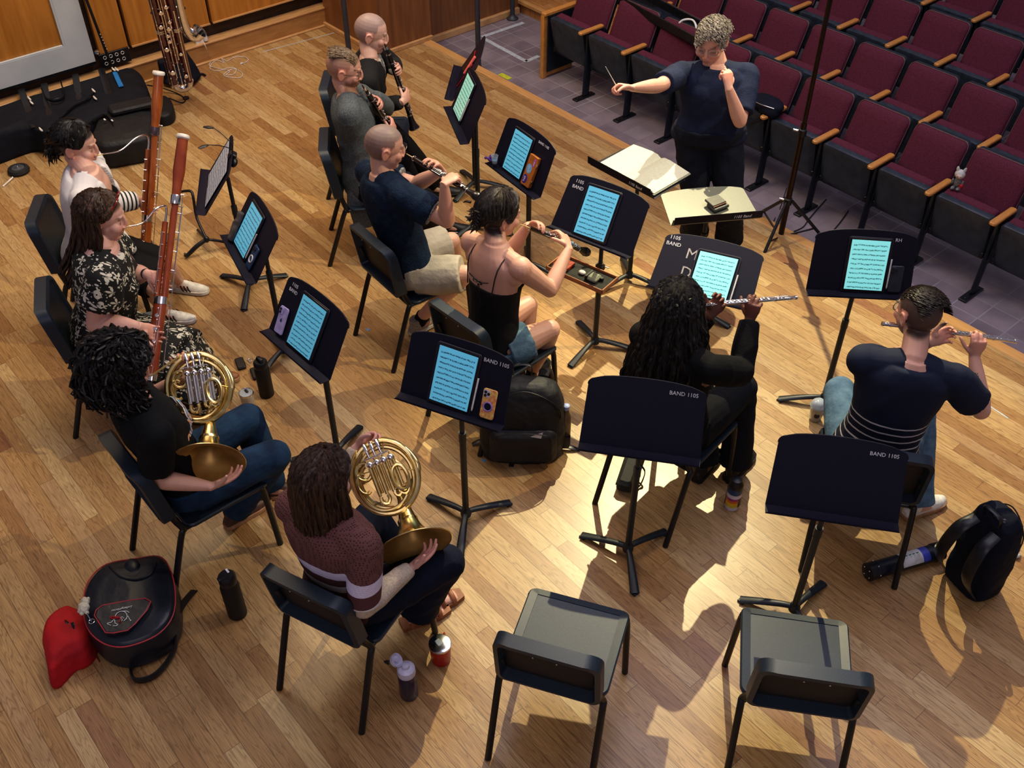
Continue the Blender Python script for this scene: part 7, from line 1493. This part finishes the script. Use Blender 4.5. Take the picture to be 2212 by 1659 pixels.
# red bag
t,D,c_=loftcase('drawstring_bag','crumpled red cloth bag lying against the horn case','bag',[(88,1360),(92,1325),(115,1305),(145,1300),(172,1306),(184,1335),(190,1372),(178,1398),(145,1412),(115,1440),(100,1448),(93,1405)],.14,mat('red_cloth',(.46,.006,.012),rough=.8,scale=12.,col2=(.30,.004,.010)),wr=(.016,17,8),sc=((.96,.0),(1.,.12),(.97,.45),(.86,.8)),top=((.6,.98),(.3,1.02)))
mb=MB(); q=P(153,1352,.150); mb.tube([P(142,1340,.148),q,P(157,1372,.135)],[(.008,.003),(.020,.004),(.006,.003)],n=10,side=V(1,.2,0),smooth=4); mb.obj('dark_opening',M_BEZEL,t)
MB().tube([P(112,1445,.01),P(150,1438,.006),P(185,1425,.006),P(190,1408,.01),P(180,1398,.03)],.0035,n=6,smooth=6).obj('drawcord',M_REDC,t); MB().tube([P(185,1378,.06),P(200,1405,.02),P(215,1430,.005)],[(.008,.002)]*3,n=6,smooth=4).obj('drawcord',M_REDC,t)
# ================================================================ rear corner
def onX(px,py,X):
    a=P(px,py,0);b=P(px,py,1.); return a+(b-a)*((X-a[0])/(b[0]-a[0]))
t,D,c=loftcase('gig_bag','very large black padded instrument gig bag lying below the white door','instrument case',[(-70,222),(0,204),(70,185),(140,163),(210,145),(262,137),(293,147),(312,175),(315,205),(300,225),(250,240),(200,255),(150,275),(100,280),(60,272),(20,282),(-30,300),(-70,310)],.24,mat('gig_nylon',(.010,.012,.020),rough=.75,spec=.25,scale=9.,bump=.5,bscale=14.),wr=(.010,9,4))
for a,b in (((162,160),(180,258)),((218,148),(245,235)),((45,192),(75,275)),((95,180),(112,278))): MB().tube([P(*a,.262),P((a[0]+b[0])/2,(a[1]+b[1])/2,.270),P(*b,.235)],[(.028,.003)]*3,n=8,side=V(.2,1,0),smooth=4).obj('webbing',M_BLACK,t)
MB().tube([P(90,192,.265),P(100,212,.30),P(118,217,.31),P(138,208,.30),P(132,178,.265)],[(.016,.006)]*5,n=8,side=UP,smooth=5).obj('carry_handle',M_BLACK,t)
MB().tube([P(248,156,.272),P(254,170,.276),P(262,187,.274)],[(.020,.004)]*3,n=8,side=V(1,0,0),smooth=3).obj('blue_strap',mat('blue_strap',(.02,.20,.55),rough=.6),t)
for px,py in ((63,213),(68,222),(202,196),(245,150),(252,150),(88,280),(205,212)): MB().tube([P(px-3,py-4,.285),P(px,py,.29),P(px+4,py+3,.285)],[.006,.009,.006],n=8,smooth=3).obj('metal_clip',M_IVORY,t)
MB().tube([P(202,200,.28),P(190,215,.30),P(160,230,.29),P(130,258,.25),P(100,292,.05)],[(.016,.004)]*5,n=8,side=UP,smooth=5).obj('long_strap',M_BLACK,t)
t,D,c=loftcase('equipment_case','boxy black soft case with a lid pouch in front of the gig bag','instrument case',[(200,282),(212,258),(235,240),(262,222),(300,214),(322,222),(330,250),(322,290),(290,302),(250,310),(218,312),(200,300)],.22,M_NYL,wr=(.006,16,6))
ff=[P(x,y,.27) for x,y in ((238,232),(318,214),(324,226),(252,246))]; cc=sum(ff)/4; ex=nrm(ff[1]-ff[0]); f=F(cc,ex,np.cross(UP,ex),UP); MB().slab((0,0,0),(.36,.15),.05,f,r=.03,ch=.015).obj('lid_pouch',M_NYL,t)
MB().tube([P(200,262,.22),P(225,250,.26),P(240,262,.25),P(250,280,.22),P(285,296,.12)],[(.018,.004)]*5,n=8,side=UP,smooth=5).obj('strap',M_BLACK,t)
for px,py in((226,258),(242,260)): MB().slab((0,0,0),(.03,.014),.006,F(P(px,py,.268)),r=.003).obj('buckle',M_PENC,t)
MB().ell(P(187,270,.24),(.03,.02,.008)).obj('yellow_tag',mat('yellow_tag',(.6,.6,.05),rough=.5),t)
t,D,c=loftcase('accessory_pouch','small black pouch beside the bassoon bell','pouch',[(333,222),(350,205),(368,215),(374,235),(362,248),(340,250),(331,238)],.10,M_NYL,wr=(.004,24,6))
MB().tube([P(365,212,.08),P(392,222,.01),P(400,215,.008),P(385,203,.008),P(350,190,.05),P(318,184,.12)],.006,n=8,smooth=6).obj('cord',M_BLACK,t)
# folded gig bag behind the contrabassoon
t=thing('folded_bag','dark folded bag slumped on the curb behind the maroon contrabassoon','bag',P(380,160,0)); mb=MB(); q=[onX(340,130,-8.78),onX(400,110,-8.80),P(432,158,.01),P(400,188,.01),P(352,175,.02)]; mb.add([p for p in q]+[p+V(.10,-.03,.02) for p in q],[(4,3,2,1,0),(5,6,7,8,9)]+[(i,(i+1)%5,5+(i+1)%5,5+i) for i in range(5)]); me=fused(mb,.012,3,'bag_body'); wrinkle(me,.010,12,3); me.materials.append(M_NYL2); link('bag_body',me,t,True)
MB().tube([P(425,160,.02),P(438,160,.01),P(443,163,.01)],.012,n=8).obj('strap_end',M_BLACK,t)
# contrabassoon
B0=P(402,213,0); T0=P(334,-60,1.28); d=nrm(T0-B0); vx=nrm(np.cross(d,nrm(V(0,0,H)-B0))); vx=vx if (proj(B0+vx*.2)[0]>proj(B0)[0]) else -vx; f=F(B0,vx,np.cross(d,vx),d)
t=thing('contrabassoon','maroon contrabassoon with silver keys standing on its endpin against the wall','contrabassoon',B0)
MB().tube([f((0,0,0)),f((0,0,.14))],.005,n=8).obj('endpin',M_CHROME,t); MB().lathe([(.028,0),(.028,.012),(.012,.02)],F(B0),n=16).obj('pin_stop',M_BLACK,t)
a=np.linspace(math.radians(180),math.radians(360),14); MB().tube([f((-.004+.064*math.cos(q),0,.19+.064*math.sin(q))) for q in a],.035,n=14).obj('u_bend',M_SILVER,t)
for x,z1,r in((-.068,1.5,.036),(.060,1.5,.033),(.0,1.5,.024)): MB().tube([f((x,.0 if x else -.02,.19 if x else .45)),f((x,.0 if x else -.02,z1))],r,n=16).obj('body_tube',M_MAROON,t)
for x in(-.068,.060):
    for z in (.20,.78,.80): MB().lathe([(.037,-.008),(.040,0),(.037,.008)],F(f((x,0,z)),f.R[:,0],f.R[:,1],f.R[:,2]),n=18).obj('joint_ring',M_SILVER,t)
f2=F(f((-.057,-0.026 if f.R[:,1]@(V(0,0,H)-B0)<0 else .026,0)),f.R[:,0],f.R[:,1],f.R[:,2]); sgy=-1 if f.R[:,1]@(V(0,0,H)-B0)<0 else 1
for x,z0,z1 in((-.085,.2,1.4),(-.03,.3,1.3),(.0,.22,.8),(.02,.5,1.4),(.07,.25,1.0),(-.01,.8,1.4)): 
    mb=MB(); mb.tube([f((x,sgy*.040,z0)),f((x,sgy*.040,z1))],.005,n=6)
    for k in range(8): z=z0+(z1-z0)*k/7; mb.tube([f((x,0,z)),f((x,sgy*.045,z))],.006,n=6)
    mb.obj('key_rod',M_SILVER,t)
for x,z,r in((-.057,.36,.017),(-.057,.62,.016),(.047,.30,.014),(-.02,.70,.013),(-.02,.76,.012),(.0,.83,.014),(.02,.9,.012),(-.057,.86,.015),(.047,.55,.012),(-.03,1.0,.014),(.02,1.05,.013)): MB().lathe([(r*1.2,0),(r*1.35,.003),(r*1.2,.008),(r*.4,.009)],F(f((x,sgy*.042,z)),f.R[:,0],-sgy*f.R[:,2]*-1,sgy*f.R[:,1]),n=14).obj('key',M_SILVER,t)
bp_=[f((.13,0,1.5)),f((.125,0,1.0)),f((.13,0,.82)),f((.155,.0,.72)),f((.20,.0,.69)),f((.245,.0,.73))]; MB().tube(bp_,[.034,.038,.042,.048,.056,.066],n=18,smooth=5,cap=False).obj('metal_bell',M_SILVER,t,smooth=60)
mb=MB(); mb.tube([f((-.11,0,.98)),f((.17,0,.98))],(.010),n=8); mb.obj('support_bar',M_BLACK,t)
# stand for a large instrument beside the left stand
t=thing('instrument_stand','black tubular instrument stand with curved arms by the paper-sheet stand','instrument stand',P(446,520,0)); hb=P(446,517,.10)
MB().tube([P(386,416,.34),P(398,413,.36),P(413,414,.37),P(418,430,.33),P(425,470,.20),hb],[.010]*6,n=10,smooth=6).obj('upright_arm',M_BLACK,t)
MB().tube([hb,P(425,532,.07),P(404,552,.02),P(399,548,.05)],[.014,.016,.014,.008],n=10,smooth=5).obj('foot',M_BLACK,t); MB().tube([hb,P(470,520,.07),P(500,526,.02)],[.010,.010,.009],n=10,smooth=4).obj('foot',M_BLACK,t); MB().tube([hb,P(436,507,.06),P(427,497,.02)],[.012,.012,.010],n=10,smooth=4).obj('foot',M_BLACK,t); MB().ell(hb,(.022,.022,.026)).obj('hub',M_BLACK,t)
# endpin wheel
c=P(42,372,0); t=thing('endpin_wheel','small black rubber wheel with a grey hub lying flat at far left','wheel',c); MB().lathe([(.05,.0),(.078,.004),(.086,.020),(.078,.040),(.055,.044),(.050,.038)],F(c),n=36).obj('tyre',mat('rubber_black',(.018,.019,.022),rough=.7),t); MB().lathe([(.050,.036),(.048,.042),(.015,.044),(.008,.050)],F(c),n=28).obj('hub',mat('hub_grey',(.08,.09,.11),rough=.5),t); MB().ell(c+UP*.05,.005).obj('axle',M_CHROME,t)
MB().tube([P(27,384,.012),P(6,403,.006)],[.008,.006],n=10).obj('pin_rod',M_IVORY,t); MB().ell(P(27,384,.012),.012).obj('rod_joint',M_CHROME,t)
# outlet, cable, connector panel, leaning pole
c=onX(432,81,-8.965); t=thing('wall_outlet','white power socket plate with a red socket in the dark wall recess','socket',c); f=F(c,V(0,1,0),UP,V(1,0,0)); MB().slab((0,0,.01),(.115,.095),.02,f,r=.006,ch=.003).obj('plate',M_PENC,t); MB().lathe([(.018,.018),(.018,.026),(.010,.028)],F(f((-.018,0,0)),f.R[:,0],f.R[:,1],f.R[:,2]),n=18).obj('red_socket',mat('socket_red',(.6,.09,.03),rough=.5),t); MB().slab((.035,-.005,.035),(.035,.05),.035,f,r=.006,ch=.004).obj('plug',M_PENC,t)
c=P(520,150,0); t=thing('white_cable','tangled white charging cable on the boards by the curb','cable',P(500,150,0)); M_WC=mat('cable_white',(.66,.60,.58),rough=.5)
pts=[onX(437,85,-8.90),onX(446,105,-8.84),P(455,127,.01)]+[P(x,y,.005) for x,y in ((457,130),(462,126),(475,124),(484,136),(470,130),(458,137),(454,148),(470,153),(500,146),(520,155),(524,163),(515,168),(490,166),(484,160),(500,150),(510,150),(505,160),(488,162),(495,153),(460,145),(452,140),(460,130),(478,126),(490,132),(505,124),(525,122),(536,128),(532,134),(524,136))]
MB().tube(pts,.0035,n=6,smooth=5).obj('wire',M_WC,t); MB().tube([P(524,136,.006),P(519,138,.006)],.007,n=8).obj('connector',M_PENC,t)
c=onX(247,124,-8.965); t=thing('connector_panel','black floor-level panel of round audio sockets in the wall recess','socket panel',c); f=F(c,V(0,1,0),UP,V(1,0,0)); MB().slab((0,0,.01),(.28,.13),.02,f,r=.004,ch=.002).obj('plate',M_BLACK,t)
for i in range(4):
    for j in range(2): a=np.linspace(0,2*PI,16,endpoint=False); MB().tube([f((-.09+.055*i+.014*math.cos(q),.03-.055*j+.014*math.sin(q),.022)) for q in a],.0025,n=6,closed=True).obj('socket_ring',M_PENC,t)
a=onX(236,120,-8.86); b=onX(178,-10,-8.86); t=thing('leaning_pole','thin black pole leaning upright against the veneer panels','pole',a*V(1,1,0)); MB().tube([V(a[0],a[1],.20),b+UP*.2],.013,n=12).obj('tube',M_BLACK,t)
for k in range(6): q=a+(b-a)*(.12+.05*k); MB().ell(q+V(.013,0,0),.004,n=6,m=5).obj('stud',M_PENC,t)
c=onX(207,111,-8.965+.075); t=thing('cable_grommet','small round metal grommet in the veneer beside the white door','grommet',c); MB().lathe([(.022,0),(.024,.004),(.016,.006)],frame_z(c+V(.02,0,0),V(1,0,0)),n=20).obj('ring',M_CHROME,t)
# railing posts
M_POST=mat('post_grey',(.045,.05,.065),rough=.45)
for (px,py,z,l) in ((757,140,0,'dark metal post behind the bearded clarinettist'),(1034,152,PZ,'dark metal post behind the red tablet case'),(1107,41,PZ,'dark metal post with a round foot by the pit wall')):
    b=P(px,py,z); t=thing('metal_post',l,'post',b); MB().tube([b,b+UP*2.6],.025,n=16).obj('tube',M_POST,t); MB().lathe([(.062,0),(.062,.012),(.036,.03),(.027,.05)],F(b),n=22).obj('foot_flange',M_POST,t)
# tall lighting tripod in front of the seats
hb=P(1702,434,.28); b=V(hb[0],hb[1],PZ); t=thing('lighting_stand','tall black telescopic tripod stand in front of the first seats','tripod',b); M_TRI=mat('tripod_bronze',(.035,.020,.012),rough=.3,metal=.5)
MB().tube([b+UP*.06,b+UP*1.05],.021,n=14).obj('lower_tube',M_TRI,t); MB().tube([b+UP*1.0,b+UP*2.0],.016,n=14).obj('middle_tube',M_TRI,t); MB().tube([b+UP*1.95,b+UP*3.0],.012,n=14).obj('upper_tube',M_BLACK,t)
for z in(.43,.98,1.93): MB().lathe([(.022,z-.03),(.030,z-.025),(.030,z+.02),(.022,z+.026)],F(b),n=16).obj('collar',M_BLACK,t); MB().tube([b+UP*z,b+UP*z+V(-.06,-.02,.0)],.007,n=8).obj('clamp_knob',M_CHROME,t)
for k in range(3):
    an=math.radians(-75+120*k); dd=V(math.cos(an),math.sin(an),0); MB().tube([b+UP*.43+dd*.03,b+dd*.42+UP*.01],.012,n=10).obj('leg',M_BLACK,t); MB().tube([b+UP*.12,b+dd*.24+UP*.21],.007,n=8).obj('leg_brace',M_BLACK,t); MB().ell(b+dd*.42+UP*.012,(.016,.016,.012)).obj('rubber_foot',M_BLACK,t)
for i,pts in enumerate(([(1700,405),(1685,450),(1670,480)],[(1785,430),(1750,470),(1735,490),(1715,500)],[(1833,455),(1815,480),(1800,498)])):
    q=[P(x,y,PZ+(.25 if (i==0 and k==0) else .006)) for k,(x,y) in enumerate(pts)]; o=MB().tube(q,.004,n=6,smooth=6).obj('power_cable',M_BLACK); recentre(o,q[-1]); tag(o,['black cable hanging from the lighting stand','black cable running under the seats right of the lighting stand','rightmost black cable on the tiles under the front row'][i],'cable')
# ================================================================ things on the theatre seats
def onY(px,py,Y):
    a=P(px,py,0);b=P(px,py,1.); return a+(b-a)*((Y-a[1])/(b[1]-a[1]))
c=onY(1655,238,6.28); c[2]=PZ+.69; t=thing('waist_bag','small black zip bag lying on an armrest behind the conductor','bag',c); mb=MB(); mb.ell(c,(.15,.085,.055)); mb.ell(c+V(.05,-.03,-.03),(.09,.06,.05)); me=fused(mb,.007,2,'bag_body'); wrinkle(me,.008,22,3); me.materials.append(M_NYL2); link('bag_body',me,t,True); MB().tube([c+V(-.11,-.07,.02),c+V(0,-.088,.025),c+V(.11,-.06,.02)],.003,n=6,smooth=4).obj('zipper',M_CHROME,t); MB().tube([c+V(-.10,.02,.0),c+V(-.17,-.03,-.10),c+V(-.08,-.09,-.17),c+V(.02,-.08,-.10)],[(.012,.003)]*4,n=8,side=UP,smooth=5).obj('strap',M_BLACK,t)
a=P(1330,-22,.66); b2=P(1540,88,.66); d=nrm(b2-a); x=np.cross(d,UP); f=F((a+b2)/2,d,np.cross(UP,d),UP); Ln=np.linalg.norm(b2-a); t=thing('open_tray_case','long black open case resting across the front-row seat backs','case',f.o)
MB().slab((0,0,-.035),(Ln,.26),.012,f,r=.02).obj('tray_floor',M_BLACK,t)
for cc,dd in(((0,.125,0),(Ln,.012,.08)),((0,-.125,0),(Ln,.012,.08)),((Ln/2,0,0),(.012,.26,.08)),((-Ln/2,0,0),(.012,.26,.08))): MB().box(cc,dd,f,r=.003).obj('tray_wall',M_BLACK,t)
MB().tube([f((-Ln/2,.13,.042)),f((Ln/2,.13,.042))],.003,n=6).obj('metal_edge',M_CHROME,t)
f3=f((Ln*.22,.0,-.02)); t=thing('white_adapter_cable','short white cable loop in the long black open case','cable',f3); MB().tube([f((Ln*.20,-.06,-.01)),f((Ln*.22,-.02,.05)),f((Ln*.28,.02,.07)),f((Ln*.34,.0,.03)),f((Ln*.36,-.04,-.01))],[.010,.010,.008,.010,.004],n=8,smooth=5).obj('wire',M_PENC,t)
o=MB().lathe([(.02,0),(.022,.01),(.012,.02)],F(f((-Ln*.22,-.04,-.03))),n=16).obj('round_cap',M_PENC); recentre(o,f((-Ln*.22,-.04,-.03))); tag(o,'round white cap in the long black open case','cap')
o=MB().box((0,0,0),(.22,.12,.04),F(f((-Ln*.02,0,-.008)),f.R[:,0],f.R[:,1],UP),r=.012).obj('tool_roll',M_NYL2); recentre(o,f((-Ln*.02,0,-.01))); tag(o,'folded dark blue cloth roll in the long black open case','cloth')
c=onY(2066,400,6.36); c[2]=PZ+.645; t=thing('toy_figurine','tiny toy figurine in a white bunny hood sitting on an armrest','figurine',c); v=nrm((V(0,0,H)-c)*V(1,1,0)); xx=np.cross(UP,v); mb=MB(); M_TB=mat('toy_dark',(.03,.03,.035),rough=.5,scale=90.,col2=(.3,.3,.3)); mb.ell(c+UP*.045,(.028,.024,.04)); 
for s in(-1,1): mb.ell(c+xx*s*.018+v*.03+UP*.014,(.014,.022,.013)); mb.ell(c+xx*s*.032+v*.008+UP*.05,(.010,.010,.022))
mb.obj('body',M_TB,t); M_TW=mat('toy_white',(.55,.56,.55),rough=.5); mb=MB(); mb.ell(c+UP*.11,(.036,.032,.034)); 
for s in(-1,1): mb.tube([c+xx*s*.018+UP*.130,c+xx*s*.024+UP*.150,c+xx*s*.026+UP*.162],[.011,.011,.006],n=8)
mb.obj('hood',M_TW,t); MB().ell(c+UP*.105+v*.018,(.024,.020,.020)).obj('face',mat('toy_face',(.60,.48,.42),rough=.5),t)
for s in(-1,1): MB().ell(c+UP*.107+v*.037+xx*s*.010,.003,n=8,m=5).obj('eye',M_BLACK,t)
MB().ell(c+xx*.03+v*.02+UP*.03,(.016,.012,.02)).obj('red_bow',M_REDC,t)
# ================================================================ camera, light
cam=bpy.data.cameras.new('camera'); co=bpy.data.objects.new('camera',cam); COL.objects.link(co)
co.location=(0,0,H); co.rotation_euler=(PI/2-TH,0,AZ)
cam.sensor_fit='HORIZONTAL'; cam.sensor_width=36.; cam.lens=36.*FPX/2212.; cam.clip_start=.05; cam.clip_end=100
SC.camera=co
w=bpy.data.worlds.new('world'); SC.world=w; w.use_nodes=True; bg=w.node_tree.nodes['Background']; bg.inputs[0].default_value=(.72,.66,.78,1); bg.inputs[1].default_value=.26
def spot(name,target,az,el,dist,power,col,size,blend,rad=.03):
    a,e=math.radians(az),math.radians(el); d=V(math.cos(e)*math.cos(a),math.cos(e)*math.sin(a),math.sin(e))
    l=bpy.data.lights.new(name,'SPOT'); l.energy=power; l.color=col; l.spot_size=math.radians(size); l.spot_blend=blend; l.shadow_soft_size=rad
    o=bpy.data.objects.new(name,l); COL.objects.link(o); o.location=Vector(np.array(target)+d*dist)
    o.rotation_euler=Vector(-d).to_track_quat('-Z','Y').to_euler(); return o
spot('key_spot',(-2.15,3.55,0),133,52,9.,3000,(1.,.88,.52),31,.5)
spot('fill_spot',(-4.9,2.6,0),48,50,9.,1150,(1.,.83,.46),36,.8)
def area(name,loc,target,power,col,sx,sy):
    l=bpy.data.lights.new(name,'AREA'); l.energy=power; l.color=col; l.shape='RECTANGLE'; l.size=sx; l.size_y=sy
    o=bpy.data.objects.new(name,l); COL.objects.link(o); o.location=Vector(loc); d=Vector(target)-Vector(loc); o.rotation_euler=d.to_track_quat('-Z','Y').to_euler(); return o
area('ambient_fill',(-3.,5.,7.5),(-3.,4.8,0),230,(.90,.84,1.),6,5)  # unseen overhead area lamp, added as cool ambient fill over stage and seats
area('warm_side_light',(-7.,3.,5.5),(-8.,3.2,0),190,(1.,.80,.52),3,3)
area('back_light',(1.5,-2.5,6.),(-2.,1.5,0),85,(.92,.78,.86),4,4)
SC.view_settings.view_transform='Standard'; SC.view_settings.look='Medium High Contrast'; SC.view_settings.exposure=0.; SC.view_settings.gamma=1.
